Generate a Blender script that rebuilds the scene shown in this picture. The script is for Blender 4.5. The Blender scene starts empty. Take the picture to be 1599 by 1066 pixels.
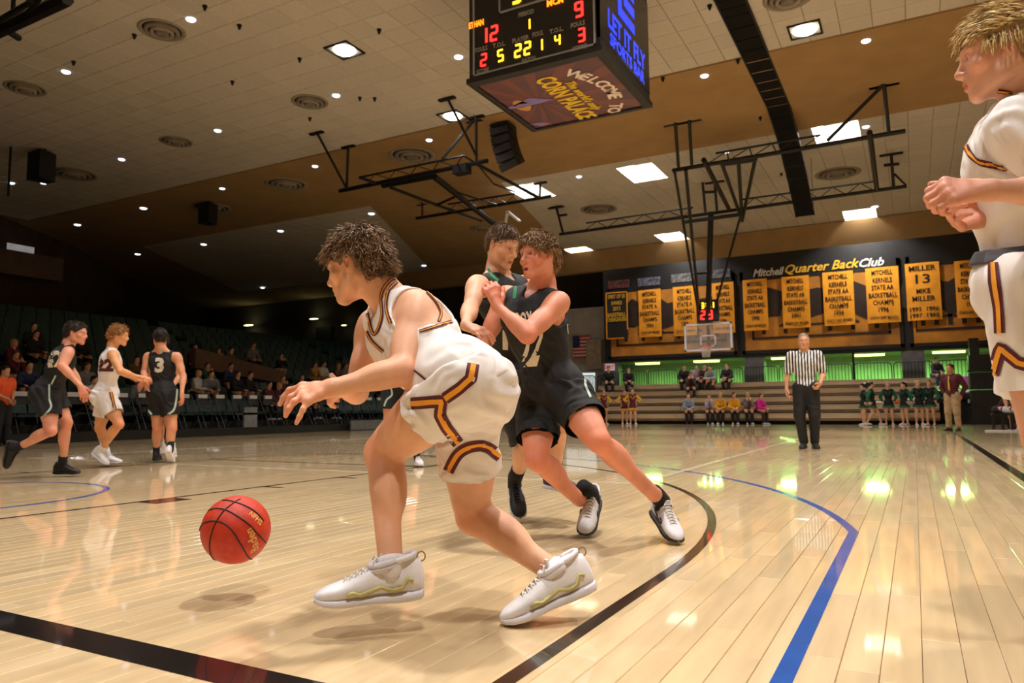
import bpy, math, random
import numpy as np
from mathutils import Vector, Matrix
from mathutils.bvhtree import BVHTree

SC = bpy.context.scene
COL = SC.collection
rnd = random.Random(7)

# ------------------------------------------------------------------ camera, world, exposure
W, H, FPX = 1599.0, 1066.0, 1150.3
CAM = np.array([6.958, -1.420, 0.662])
CR = np.array([0.87821821, 0.47819009, -0.0081863])
CU = np.array([0.05128853, -0.07714803, 0.99569959])
CD = np.array([-0.47550212, 0.87486137, 0.09227847])
cam = bpy.data.cameras.new('camera')
co = bpy.data.objects.new('camera', cam)
COL.objects.link(co)
cam.sensor_width = 36.0
cam.lens = FPX / W * 36.0
cam.clip_start = 0.05
cam.clip_end = 200
cam.dof.use_dof = True
cam.dof.focus_distance = 2.5
cam.dof.aperture_fstop = 6.3
co.matrix_world = Matrix(((CR[0], CU[0], -CD[0], CAM[0]), (CR[1], CU[1], -CD[1], CAM[1]),
                          (CR[2], CU[2], -CD[2], CAM[2]), (0, 0, 0, 1)))
SC.camera = co

wd = bpy.data.worlds.new('world')
SC.world = wd
wd.use_nodes = True
wd.node_tree.nodes['Background'].inputs[0].default_value = (1.0, 0.9, 0.78, 1)
wd.node_tree.nodes['Background'].inputs[1].default_value = 0.008
SC.view_settings.view_transform = 'Standard'
SC.view_settings.look = 'None'
SC.view_settings.exposure = 0.0
SC.view_settings.gamma = 1.0
SC.view_settings.use_curve_mapping = False
LAMP_W = 158.0          # one court lamp
LAMP_COL = (1.0, 0.955, 0.92)
CEIL = 8.5


def pr(p):
    q = np.asarray(p, float) - CAM
    z = q @ CD
    return (W / 2 + FPX * (q @ CR) / z, H / 2 - FPX * (q @ CU) / z, z)


def ray(x, y):
    return CD + CR * (x - W / 2) / FPX - CU * (y - H / 2) / FPX


def at(x, y, t):
    return CAM + ray(x, y) * t


def _ax(x, y, i, v):
    r = ray(x, y)
    return CAM + r * ((v - CAM[i]) / r[i])


def atX(x, y, X): return _ax(x, y, 0, X)
def atY(x, y, Y): return _ax(x, y, 1, Y)
def atZ(x, y, Z): return _ax(x, y, 2, Z)


# ------------------------------------------------------------------ materials
def lin(c):
    out = []
    for v in c[:3]:
        v = v / 255.0
        out.append(v / 12.92 if v <= 0.04045 else ((v + 0.055) / 1.055) ** 2.4)
    return tuple(out) + (1.0,)


MATS = {}


def pm(name, rgb, rough=0.6, var=0.12, scale=18.0, bump=0.0, bscale=None, emit=0.0, metal=0.0, spec=0.5,
       stretch=None, attr=None, coat=0.0, alpha=None, detail=4.0, rgb2=None, sheen=0.0, trans=0.0, sss=0.0):
    """procedural principled material: base colour with noise variation and optional bump"""
    if name in MATS:
        return MATS[name]
    m = bpy.data.materials.new(name)
    MATS[name] = m
    m.use_nodes = True
    nt = m.node_tree
    b = nt.nodes['Principled BSDF']
    c = lin(rgb)
    b.inputs['Roughness'].default_value = rough
    b.inputs['Metallic'].default_value = metal
    b.inputs['Specular IOR Level'].default_value = spec
    if coat:
        b.inputs['Coat Weight'].default_value = coat
        b.inputs['Coat Roughness'].default_value = 0.045
    if sheen:
        b.inputs['Sheen Weight'].default_value = sheen
    if trans:
        b.inputs['Transmission Weight'].default_value = trans
    if sss:
        b.inputs['Subsurface Weight'].default_value = sss
        b.inputs['Subsurface Radius'].default_value = (0.012, 0.004, 0.002)
        b.inputs['Subsurface Scale'].default_value = 1.0
    tc = nt.nodes.new('ShaderNodeTexCoord')
    mp = nt.nodes.new('ShaderNodeMapping')
    nt.links.new(tc.outputs['Object'], mp.inputs['Vector'])
    if stretch:
        mp.inputs['Scale'].default_value = stretch
    no = nt.nodes.new('ShaderNodeTexNoise')
    no.inputs['Scale'].default_value = scale
    no.inputs['Detail'].default_value = detail
    nt.links.new(mp.outputs['Vector'], no.inputs['Vector'])
    mx = nt.nodes.new('ShaderNodeMix')
    mx.data_type = 'RGBA'
    c2 = lin(rgb2) if rgb2 else tuple(v * (1 - 2 * var) for v in c[:3]) + (1.0,)
    c1 = c if rgb2 else tuple(min(1.0, v * (1 + var)) for v in c[:3]) + (1.0,)
    mx.inputs[6].default_value = c1
    mx.inputs[7].default_value = c2
    mr = nt.nodes.new('ShaderNodeMapRange')
    mr.inputs['From Min'].default_value = 0.35
    mr.inputs['From Max'].default_value = 0.68
    nt.links.new(no.outputs['Fac'], mr.inputs['Value'])
    nt.links.new(mr.outputs['Result'], mx.inputs[0])
    src = mx.outputs[2]
    if attr:
        an = nt.nodes.new('ShaderNodeAttribute')
        an.attribute_name = attr
        mu = nt.nodes.new('ShaderNodeMix')
        mu.data_type = 'RGBA'
        mu.blend_type = 'MULTIPLY'
        mu.inputs[0].default_value = 1.0
        nt.links.new(src, mu.inputs[6])
        nt.links.new(an.outputs['Color'], mu.inputs[7])
        src = mu.outputs[2]
    nt.links.new(src, b.inputs['Base Color'])
    if emit:
        nt.links.new(src, b.inputs['Emission Color'])
        b.inputs['Emission Strength'].default_value = emit
    if alpha is not None:
        b.inputs['Alpha'].default_value = alpha
    if bump:
        n2 = nt.nodes.new('ShaderNodeTexNoise')
        n2.inputs['Scale'].default_value = bscale or scale * 4
        n2.inputs['Detail'].default_value = 3
        nt.links.new(mp.outputs['Vector'], n2.inputs['Vector'])
        bp = nt.nodes.new('ShaderNodeBump')
        bp.inputs['Strength'].default_value = 1.0
        bp.inputs['Distance'].default_value = bump
        nt.links.new(n2.outputs['Fac'], bp.inputs['Height'])
        nt.links.new(bp.outputs['Normal'], b.inputs['Normal'])
    return m


# ------------------------------------------------------------------ objects
def tag(o, label=None, cat=None, group=None, kind=None):
    if label: o['label'] = label
    if cat: o['category'] = cat
    if group: o['group'] = group
    if kind: o['kind'] = kind
    return o


def mesh(name, V, F, mats, mi=None, smooth=False):
    me = bpy.data.meshes.new(name)
    V = np.asarray(V, np.float32)
    if isinstance(F, np.ndarray):
        n, k = F.shape
        me.vertices.add(len(V))
        me.vertices.foreach_set('co', V.ravel())
        me.loops.add(n * k)
        me.loops.foreach_set('vertex_index', F.astype(np.int32).ravel())
        me.polygons.add(n)
        me.polygons.foreach_set('loop_start', np.arange(0, n * k, k, dtype=np.int32))
        me.polygons.foreach_set('loop_total', np.full(n, k, np.int32))
        me.update(calc_edges=True)
    else:
        me.from_pydata([tuple(map(float, v)) for v in V], [], F)
    if not isinstance(mats, (list, tuple)):
        mats = [mats]
    for m in mats:
        me.materials.append(m)
    if mi is not None:
        me.polygons.foreach_set('material_index', np.asarray(mi, np.int32))
    me.polygons.foreach_set('use_smooth', np.full(len(me.polygons), bool(smooth)))
    me.update()
    return me


def link(name, me, parent=None, loc=None):
    o = bpy.data.objects.new(name, me)
    COL.objects.link(o)
    if parent is not None:
        o.parent = parent
    if loc is not None:
        o.location = tuple(map(float, loc))
    return o


def empty(name, loc=(0, 0, 0), rz=0.0, label=None, cat=None, group=None, kind=None):
    o = bpy.data.objects.new(name, None)
    o.empty_display_size = 0.1
    COL.objects.link(o)
    o.location = tuple(map(float, loc))
    o.rotation_euler = (0, 0, rz)
    return tag(o, label, cat, group, kind)


def unit(v):
    v = np.asarray(v, float)
    return v / (np.linalg.norm(v) + 1e-12)


class MB:
    """collects simple solids into one mesh"""
    def __init__(s):
        s.V = []; s.F = []; s.M = []

    def add(s, V, F, m=0):
        n = len(s.V)
        s.V.extend([tuple(map(float, v)) for v in V])
        s.F.extend([tuple(i + n for i in f) for f in F])
        s.M.extend([m] * len(F))
        return s

    def box(s, lo, hi, m=0):
        x0, y0, z0 = lo; x1, y1, z1 = hi
        V = [(x0, y0, z0), (x1, y0, z0), (x1, y1, z0), (x0, y1, z0), (x0, y0, z1), (x1, y0, z1), (x1, y1, z1), (x0, y1, z1)]
        F = [(0, 3, 2, 1), (4, 5, 6, 7), (0, 1, 5, 4), (1, 2, 6, 5), (2, 3, 7, 6), (3, 0, 4, 7)]
        return s.add(V, F, m)

    def bar(s, a, b, w, h=None, up=(0, 0, 1), m=0):
        a = np.asarray(a, float); b = np.asarray(b, float)
        d = unit(b - a)
        up = np.asarray(up, float)
        if abs(d @ up) > 0.95: up = np.array([1.0, 0, 0])
        x = unit(np.cross(d, up)); y = np.cross(x, d)
        h = h or w
        V = []
        for p in (a, b):
            for sx, sy in ((-1, -1), (1, -1), (1, 1), (-1, 1)):
                V.append(p + x * sx * w / 2 + y * sy * h / 2)
        F = [(0, 1, 2, 3), (7, 6, 5, 4), (0, 4, 5, 1), (1, 5, 6, 2), (2, 6, 7, 3), (3, 7, 4, 0)]
        return s.add(V, F, m)

    def tube(s, pts, r, n=8, m=0, cap=True):
        P = [np.asarray(p, float) for p in pts]
        rs = r if isinstance(r, (list, tuple, np.ndarray)) else [r] * len(P)
        V = []
        t0 = unit(P[1] - P[0])
        ref = np.array([0, 0, 1.0]) if abs(t0[2]) < 0.9 else np.array([1.0, 0, 0])
        x = unit(np.cross(t0, ref))
        for i, p in enumerate(P):
            t = unit(P[min(i + 1, len(P) - 1)] - P[max(i - 1, 0)])
            x = unit(x - t * (x @ t))
            y = np.cross(t, x)
            for k in range(n):
                a = 2 * math.pi * k / n
                V.append(p + rs[i] * (x * math.cos(a) + y * math.sin(a)))
        F = []
        for i in range(len(P) - 1):
            for k in range(n):
                k2 = (k + 1) % n
                F.append((i * n + k, i * n + k2, (i + 1) * n + k2, (i + 1) * n + k))
        if cap:
            F.append(tuple(range(n - 1, -1, -1)))
            F.append(tuple((len(P) - 1) * n + k for k in range(n)))
        return s.add(V, F, m)

    def lathe(s, prof, c=(0, 0, 0), n=24, m=0):
        V = []; F = []
        k = len(prof)
        for j in range(n):
            a = 2 * math.pi * j / n
            for r, z in prof:
                V.append((c[0] + r * math.cos(a), c[1] + r * math.sin(a), c[2] + z))
        for j in range(n):
            j2 = (j + 1) % n
            for i in range(k - 1):
                F.append((j * k + i, j2 * k + i, j2 * k + i + 1, j * k + i + 1))
        return s.add(V, F, m)

    def prism(s, poly, z0, z1, m=0):
        n = len(poly)
        V = [(x, y, z0) for x, y in poly] + [(x, y, z1) for x, y in poly]
        F = [tuple(range(n - 1, -1, -1)), tuple(range(n, 2 * n))]
        for i in range(n):
            j = (i + 1) % n
            F.append((i, j, n + j, n + i))
        return s.add(V, F, m)

    def solid(s, poly, dvec, m=0):
        """extrude a planar 3-D polygon along a vector"""
        n = len(poly)
        P = [np.asarray(p, float) for p in poly]
        d = np.asarray(dvec, float)
        V = P + [p + d for p in P]
        F = [tuple(range(n - 1, -1, -1)), tuple(range(n, 2 * n))]
        for i in range(n):
            j = (i + 1) % n
            F.append((i, j, n + j, n + i))
        return s.add(V, F, m)

    def make(s, name, mats, parent=None, loc=None, smooth=False):
        V = np.array(s.V)
        if loc is not None and len(V):
            V = V - np.asarray(loc, float)
        me = mesh(name, V, s.F, mats, s.M, smooth)
        return link(name, me, parent, loc)


def text_mesh(body, size, extrude=0.0, shear=0.0, offset=0.0, space=1.0, width=None):
    """flat text outline, centred on the origin in x/y; returns verts, faces"""
    cu = bpy.data.curves.new('t', 'FONT')
    cu.body = body; cu.size = size; cu.shear = shear; cu.offset = offset
    cu.space_character = space
    cu.align_x = 'CENTER'; cu.align_y = 'CENTER'
    cu.extrude = extrude; cu.resolution_u = 2
    o = bpy.data.objects.new('t', cu)
    COL.objects.link(o)
    dg = bpy.context.evaluated_depsgraph_get()
    me = bpy.data.meshes.new_from_object(o.evaluated_get(dg))
    V = np.array([v.co[:] for v in me.vertices]) if len(me.vertices) else np.zeros((0, 3))
    F = [tuple(p.vertices) for p in me.polygons]
    bpy.data.objects.remove(o)
    bpy.data.curves.remove(cu)
    bpy.data.meshes.remove(me)
    if width and len(V):
        ww = V[:, 0].max() - V[:, 0].min()
        V[:, 0] *= width / ww
    if len(V):
        V[:, 0] -= (V[:, 0].max() + V[:, 0].min()) / 2
    return V, F


SEG = {'0': 'abcdef', '1': 'bc', '2': 'abged', '3': 'abgcd', '4': 'fgbc', '5': 'afgcd', '6': 'afgedc', '7': 'abc',
       '8': 'abcdefg', '9': 'abcdfg'}


def seven(ch, w, h, t):
    """seven-segment digit as rectangles in x/y, lower-left at the origin"""
    R = {'a': (t * .6, h - t, w - t * .6, h), 'd': (t * .6, 0, w - t * .6, t), 'g': (t * .6, h / 2 - t / 2, w - t * .6, h / 2 + t / 2),
         'f': (0, h / 2, t, h - t * .3), 'b': (w - t, h / 2, w, h - t * .3), 'e': (0, t * .3, t, h / 2), 'c': (w - t, t * .3, w, h / 2)}
    V = []; F = []
    for s in SEG[ch]:
        x0, y0, x1, y1 = R[s]
        n = len(V)
        V += [(x0, y0, 0), (x1, y0, 0), (x1, y1, 0), (x0, y1, 0)]
        F.append((n, n + 1, n + 2, n + 3))
    return V, F


def place(V, o, ex, ey, ez=(0, 0, 0)):
    o = np.asarray(o, float); ex = np.asarray(ex, float); ey = np.asarray(ey, float); ez = np.asarray(ez, float)
    return [o + ex * v[0] + ey * v[1] + ez * v[2] for v in V]


def curve_obj(name, V, F, m, parent=None):
    return link(name, mesh(name, V, F, m), parent)
# ------------------------------------------------------------------ shared materials
M_WHITE_TILE = pm('acoustic_tile', (188, 181, 170), .9, .08, 60, attr='pv')
M_JOINT = pm('ceiling_joint', (120, 112, 100), .95, .1, 4)
M_TAN = pm('tan_ceiling_paint', (152, 121, 78), .9, .05, 1.5)
M_VENT = pm('vent_ring_paint', (140, 130, 114), .8, .08, 6)
M_BROWN = pm('brown_wall_paint', (74, 54, 44), .9, .1, 1.2)
M_DARKWALL = pm('dark_wall_paint', (66, 58, 48), .9, .1, .8)
M_PALEWALL = pm('pale_painted_wall', (176, 172, 164), .85, .08, 1.5)
M_BLACK = pm('black_paint', (16, 15, 15), .55, .2, 6)
M_BLACKMETAL = pm('black_steel', (14, 13, 13), .5, .2, 10, spec=.3)
M_GREY = pm('grey_column_paint', (104, 100, 104), .8, .1, 3)
M_LAMP = pm('lamp_glow', (255, 244, 224), .4, 0, 3, emit=14.0)
M_SMALL = pm('downlight_glow', (236, 240, 255), .4, 0, 3, emit=2.6)
M_REFL = pm('white_enamel', (240, 238, 232), .35, .03, 3)
M_MAPLE = pm('maple_floor', (221, 193, 148), .34, .07, 1.6, stretch=(9, .9, 1), attr='pv', bump=.0008, bscale=.16, coat=.95, spec=.4)
M_SUB = pm('subfloor', (92, 66, 38), .5, .1, 4)
M_LBLACK = pm('black_court_paint', (26, 22, 22), .2, .15, 5, coat=.5)
M_LBLUE = pm('blue_court_paint', (24, 84, 168), .2, .08, 5, coat=.5)
M_LWHITE = pm('white_court_paint', (226, 214, 186), .22, .08, 5, coat=.5)
M_LMAROON = pm('maroon_court_paint', (84, 34, 34), .22, .08, 5, coat=.5)

# ------------------------------------------------------------------ floor: boards with open joints over a subfloor
floor_bm = MB().box((-46, -7, -.30), (13, 40, -.018))
floor = tag(floor_bm.make('floor', M_SUB), 'pale maple strip basketball court floor with black and blue lines', 'floor', kind='structure')


def board_mesh(x0, x1, y0, y1):
    g = .0007
    b = .0018
    a = (x0 + g, y0 + g); c = (x1 - g, y1 - g)
    V = [(a[0], a[1], -.016), (c[0], a[1], -.016), (c[0], c[1], -.016), (a[0], c[1], -.016),
         (a[0], a[1], -b), (c[0], a[1], -b), (c[0], c[1], -b), (a[0], c[1], -b),
         (a[0] + b, a[1] + b, 0), (c[0] - b, a[1] + b, 0), (c[0] - b, c[1] - b, 0), (a[0] + b, c[1] - b, 0)]
    F = [(8, 9, 10, 11)]
    for i in range(4):
        j = (i + 1) % 4
        F.append((i, j, 4 + j, 4 + i)); F.append((4 + i, 4 + j, 8 + j, 8 + i))
    return V, F


boards = []
BW = .094
xi = -11.2
while xi < 12.4:
    y = -6.5 + rnd.random()
    while y < 30.2:
        L = rnd.choice((.75, .95, 1.2, 1.5, 1.9)) * (1 if y < 12 else 2.2)
        y2 = min(y + L, 30.4)
        c = np.array([xi + BW / 2, (y + y2) / 2, 0])
        px, py, t = pr(c)
        vis = t > .5 and -150 < px < W + 150 and py < H + 180
        boards.append(((BW * (y2 - y) / t ** 3) if vis else 0, xi, xi + BW, y, y2))
        y = y2
    xi += BW
boards.sort(key=lambda b: -b[0])


def board_tone():
    v = rnd.gauss(1.0, .045)
    w = rnd.gauss(0, .012)
    return (v + w, v, v - 2 * w, 1)


def set_pv(me, cols):
    at_ = me.attributes.new('pv', 'FLOAT_COLOR', 'POINT')
    at_.data.foreach_set('color', np.asarray(cols, np.float32).ravel())


SV, SF, SCOL = [], [], []
for i, (_, x0, x1, y0, y1) in enumerate(boards):
    tone = board_tone()
    V, F = board_mesh(x0, x1, y0, y1)
    if i < 300:
        o0 = np.array([(x0 + x1) / 2, (y0 + y1) / 2, 0])
        me = mesh('plank', np.array(V) - o0, F, M_MAPLE)
        set_pv(me, [tone] * 12)
        link('plank', me, floor, o0)
    else:
        n = len(SV)
        SV += V
        SF += [tuple(k + n for k in f) for f in F]
        SCOL += [tone] * 12
me = mesh('planks', np.array(SV), np.array(SF), M_MAPLE)
set_pv(me, SCOL)
tag(link('planks', me, floor), kind='stuff')


def flat_strip(name, pts, w, m, closed=False, z0=.0002, z1=.0011):
    """painted line as a thin raised strip along a plan polyline"""
    P = np.asarray(pts, float)
    n = len(P)
    Lf = []; Rt = []
    for i in range(n):
        if closed:
            d = P[(i + 1) % n] - P[i - 1]
            nn = np.array([-d[1], d[0]]) / np.linalg.norm(d)
            k = 1.0
        else:
            d0 = unit(P[i] - P[i - 1]) if i else unit(P[1] - P[0])
            d1 = unit(P[i + 1] - P[i]) if i < n - 1 else d0
            nn = unit(np.array([-(d0 + d1)[1], (d0 + d1)[0]]))
            k = 1 / max(.4, nn @ np.array([-d0[1], d0[0]]))
        Lf.append(P[i] + nn * w / 2 * k); Rt.append(P[i] - nn * w / 2 * k)
    b = MB()
    V = [(p[0], p[1], z) for i in range(n) for (p, z) in ((Lf[i], z0), (Rt[i], z0), (Rt[i], z1), (Lf[i], z1))]
    F = []
    for i in range(n if closed else n - 1):
        a = 4 * i; c = 4 * ((i + 1) % n)
        F += [(a + 3, a + 2, c + 2, c + 3), (a, a + 3, c + 3, c), (a + 2, a + 1, c + 1, c + 2)]
    b.add(V, F)
    return b.make(name, m, floor)


def arc(cx, cy, r, a0, a1, n=60):
    return [(cx + r * math.cos(math.radians(a0 + (a1 - a0) * i / n)), cy + r * math.sin(math.radians(a0 + (a1 - a0) * i / n))) for i in range(n + 1)]


CL, SX = 28.65, 7.77     # court length, half width
BK = 1.60                # basket centre from the baseline
for s, f in ((0, 1), (CL, -1)):
    def fx(pts): return [(x, s + f * y) for x, y in pts]
    if f > 0:
        flat_strip('baseline', fx([(-SX - .1, -.06), (SX + .2, -.06)]), .125, M_LBLACK)
    else:
        flat_strip('baseline', fx([(-SX, -.05), (SX, -.05)]), .10, M_LBLACK)
    yb = math.sqrt(6.775 ** 2 - 6.64 ** 2)
    a = math.degrees(math.atan2(yb, 6.64))
    flat_strip('blue_three_point_line', fx([(6.64, 0)] + arc(0, BK, 6.775, a, 180 - a, 90) + [(-6.64, 0)]), .05, M_LBLUE)
    flat_strip('black_three_point_line', fx([(6.045, 0)] + arc(0, BK, 6.045, 0, 180, 90) + [(-6.045, 0)]), .05, M_LBLACK, z0=.0003, z1=.0013)
    for sx in (1, -1):
        flat_strip('lane_line', fx([(sx * 1.83, 0), (sx * 1.83, 5.79)]), .05, M_LBLACK)
        b = MB().box((min(sx * 1.855, sx * 2.06), s + f * 2.13 if f > 0 else s - 2.44, .0002), (max(sx * 1.855, sx * 2.06), s + f * 2.44 if f > 0 else s - 2.13, .0014))
        b.make('lane_block', M_LMAROON, floor)
        for yy in (3.36, 4.33, 5.28):
            flat_strip('lane_mark', fx([(sx * 1.855, yy), (sx * 2.06, yy)]), .05, M_LBLACK)
    flat_strip('free_throw_line', fx([(-1.83, 5.79), (1.83, 5.79)]), .05, M_LBLACK, z0=.0003, z1=.0012)
    flat_strip('free_throw_circle', fx(arc(0, 5.79, 1.855, 0, 180, 60)), .05, M_LBLACK, z0=.0003, z1=.0014)
    flat_strip('restricted_arc', fx([(1.245, 1.2)] + arc(0, BK, 1.245, 0, 180, 50) + [(-1.245, 1.2)]), .05, M_LBLUE)
for sx in (1, -1):
    flat_strip('sideline', [(sx * (SX + .04), -.12), (sx * (SX + .04), CL + .1)], .10, M_LBLACK, z0=.0002, z1=.0010)
flat_strip('midcourt_line', [(-SX, CL / 2), (SX, CL / 2)], .05, M_LBLACK)
flat_strip('centre_circle', arc(0, CL / 2, 1.83, 0, 359, 70), .05, M_LBLACK, True)
for x in (4.75, -4.75):
    flat_strip('white_volleyball_line', [(x, 4.9), (x, CL - 4.9)], .05, M_LWHITE, z0=.0003, z1=.0015)
for y in (4.95, 11.3, CL / 2 + 3, CL - 4.95):
    flat_strip('white_volleyball_line', [(-4.75, y), (4.75, y)], .05, M_LWHITE, z0=.0003, z1=.0016)

# ------------------------------------------------------------------ ceiling
TS = .6
SKIP = set()
big = []
for (px, py) in ((992, 258), (1295, 198), (822, 288), (1318, 325), (1045, 362), (893, 383)):
    p = atZ(px, py + 10, CEIL)
    i = round(p[0] / TS - .5); j = round((p[1] - 20.2) / TS - .5)
    big.append((i * TS + TS, 20.2 + j * TS + TS / 2))
    for di in (0, 1):
        for dj in (0, 1):
            SKIP.add((i + di, j + dj, 's')); SKIP.add((i + di, j - 1, 's'))
X0, X1 = -46.0, 13.0
ceil_bm = MB().box((X0, -7, CEIL + .9), (X1, 40, CEIL + 1.0))
ceiling = tag(ceil_bm.make('ceiling', M_JOINT), 'gymnasium ceiling of pale acoustic tiles with tan painted bands', 'ceiling', kind='structure')
# backing sheets (lamp openings left out), tan bands a little lower than the tiles
bk = MB()
bk.box((X0, -7, CEIL), (X1, 15.0, CEIL + .03))
i0, i1 = int(-46 / TS), int(13 / TS) + 1
rows = {}
for j in range(20):
    i = i0
    while i < i1:
        if (i, j, 's') in SKIP:
            i += 1
            continue
        k = i
        while k < i1 and (k, j, 's') not in SKIP:
            k += 1
        bk.box((i * TS, 20.2 + j * TS, CEIL), (k * TS, 20.2 + (j + 1) * TS, CEIL + .03))
        i = k
bk.make('ceiling_backing', M_JOINT, ceiling)
tb = MB()
tb.box((X0, 15.0, CEIL - .05), (X1, 20.2, CEIL + .03))
tb.box((X0, -7, CEIL - .03), (-24.2, 15.0, CEIL - .001))
tb.box((X0, 32.2, CEIL - .05), (X1, 40, CEIL + .03))
tb.prism([(-5.2, 20.2), (-10.9, 20.2), (-16.4, 32.2), (-8.0, 32.2)], CEIL - .05, CEIL - .001)
tb.prism([(-24.5, 20.2), (-46, 20.2), (-46, 32.2), (-31.4, 32.2)], CEIL - .05, CEIL - .001)
tb.make('tan_ceiling_band', M_TAN, ceiling)
so = MB().solid([(-24, 32.0, CEIL - .04), (-24, 33.0, 7.62), (-24, 33.4, 7.62), (-24, 33.4, CEIL - .04)], (37, 0, 0))
so.make('tan_soffit', M_TAN, ceiling)


def tile_mesh():
    h = TS / 2 - .004
    b = .006
    V = [(-h, -h, 0), (h, -h, 0), (h, h, 0), (-h, h, 0), (-h + b, -h + b, -.012), (h - b, -h + b, -.012), (h - b, h - b, -.012), (-h + b, h - b, -.012)]
    F = [(7, 6, 5, 4)] + [(i, 4 + i, 4 + (i + 1) % 4, (i + 1) % 4)[::1] for i in range(4)]
    return np.array(V), F


TV, TF = tile_mesh()
tiles = []
for i in range(-41, 21):
    for j in range(-1, 25):
        tiles.append((i * TS + TS / 2, 15.0 - (j + .5) * TS))
for i in range(-52, 21):
    for j in range(20):
        if (i, j, 's') in SKIP: continue
        x, y = i * TS + TS / 2, 20.2 + (j + .5) * TS
        f = (y - 20.2) / 12
        if -10.9 - 5.5 * f + .6 < x < -5.2 - 2.8 * f - .5 or x < -25.2 - 6.9 * f: continue
        tiles.append((x, y))
tiles = [t for t in tiles if not (15.0 < t[1] < 20.2)]


def tscore(t):
    x, y, z = pr((t[0], t[1], CEIL))
    if z < 1 or not (-30 < x < W + 30 and -30 < y < H): return 0
    return 1 / z ** 3


tiles.sort(key=lambda t: -tscore(t))
tmes = []
for k in range(4):
    me = mesh('ceiling_tile', TV, TF, M_WHITE_TILE)
    v = 1.03 - .025 * k
    set_pv(me, [(v, v, v * .99, 1)] * 8)
    tmes.append(me)
SV, SF, SCOL = [], [], []
for k, (x, y) in enumerate(tiles):
    if k < 300:
        link('ceiling_tile', tmes[rnd.randrange(4)], ceiling, (x, y, CEIL))
    else:
        n = len(SV)
        SV += [(v[0] + x, v[1] + y, v[2] + CEIL) for v in TV]
        SF += [tuple(q + n for q in f) for f in TF]
        v = 1.03 - .025 * rnd.randrange(4)
        SCOL += [(v, v, v * .99, 1)] * 8
me = mesh('ceiling_tiles', np.array(SV), np.array(SF), M_WHITE_TILE)
set_pv(me, SCOL)
tag(link('ceiling_tiles', me, ceiling), kind='stuff')


def lamp(x, y, z, power, size, parent, spread=120):
    l = bpy.data.lights.new('lamp_light', 'AREA')
    gx = (parent.location[0] if parent is not None else 0) + x
    l.shape = 'DISK'; l.size = size; l.energy = power * min(1.35, max(.65, 1 + .07 * (gx - .5))); l.color = LAMP_COL
    l.spread = math.radians(spread)
    o = bpy.data.objects.new('lamp_light', l)
    COL.objects.link(o)
    o.parent = parent
    o.location = (x, y, z)
    return o


BIGL = ['square lamp recess nearest below the scoreboard edge', 'square lamp recess between the black hanging strip and the blond player',
        'square lamp recess half behind the folded hoop frame', 'square lamp recess low beside the end of the black hanging strip',
        'square lamp recess just left of the far hoop rods', 'square lamp recess beside the head of player 12']
for n_, (x, y) in enumerate(big):
    e = empty('ceiling_light', (x, y, CEIL), 0, BIGL[n_] + ', white sloping sides', 'ceiling light', 'square recessed ceiling lamps')
    b = MB()
    h0, h1, dz = TS - .005, .32, .46
    V = []
    for h, z in ((h0, -.03), (h0, 0), (h1, dz)):
        k_ = 1.5 if h == h0 else 1.0
        V += [(-h, -h * k_, z), (h, -h * k_, z), (h, h * k_, z), (-h, h * k_, z)]
    F = []
    for l in range(2):
        for i in range(4):
            j = (i + 1) % 4
            F.append((4 * l + i, 4 * l + j, 4 * l + 4 + j, 4 * l + 4 + i))
    F.append((8, 9, 10, 11))
    b.add(V, F)
    b.make('reflector', M_REFL, e)
    MB().lathe([(.0, dz - .03), (.23, dz - .03), (.25, dz - .01)], n=20).make('diffuser', M_LAMP, e)
    lamp(0, 0, dz - .06, LAMP_W * 1.25, .4, e, 176)
NEARL = [((538, 77), 'round bright ceiling lamp alone on the pale tiles above the left players'),
         ((707, 180), 'round bright ceiling lamp beside the rods of the folded hoop'),
         ((1257, 45), 'round bright ceiling lamp right of the black hanging strip')]
spots = [(atZ(px, py, CEIL), lb) for (px, py), lb in NEARL]
for (x, y) in ((5.4, 8.2), (-3.5, 6.0), (1.0, 4.0), (5.4, 2.2), (-3.5, 0.5), (9.6, 5.0), (1.0, -2.5), (9.5, 11.0), (7.5, -2.0)):
    spots.append((np.array([x, y, CEIL]), 'round bright ceiling lamp out of the picture above the near end of the court'))
for p, lb in spots:
    e = empty('ceiling_light', (p[0], p[1], CEIL - .014), 0, lb, 'ceiling light', 'round ceiling lamps')
    b = MB()
    for sx in (-1, 1):
        b.box((sx * .30 - .02, -.32, -.03), (sx * .30 + .02, .32, 0)); b.box((-.28, sx * .30 - .02, -.03), (.28, sx * .30 + .02, 0))
    b.make('frame', M_BLACKMETAL, e)
    MB().lathe([(0, -.05), (.20, -.05), (.24, -.02), (.24, 0)], n=24).make('diffuser', M_LAMP, e)
    lamp(0, 0, -.07, LAMP_W * (.5 if 'out of' in lb and p[0] < 0 else 1.0), .45, e)
SM = [(103, 111), (298, 29), (190, 248), (68, 285), (18, 285), (340, 203), (525, 148), (224, 323), (347, 292), (121, 349), (492, 257), (670, 216),
      (318, 381), (662, 414), (580, 333), (438, 360), (1100, 115), (1352, 60), (1134, 236), (904, 275), (1366, 322), (1352, 197), (215, 395), (410, 448), (716, 88)]
ORD = 'first second third fourth fifth sixth seventh eighth ninth tenth eleventh twelfth thirteenth fourteenth fifteenth sixteenth seventeenth eighteenth nineteenth twentieth'.split()
ORD += ['twenty-' + w for w in ORD[:9]] + ['thirtieth'] + ['thirty-' + w for w in ORD[:9]]
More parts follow.
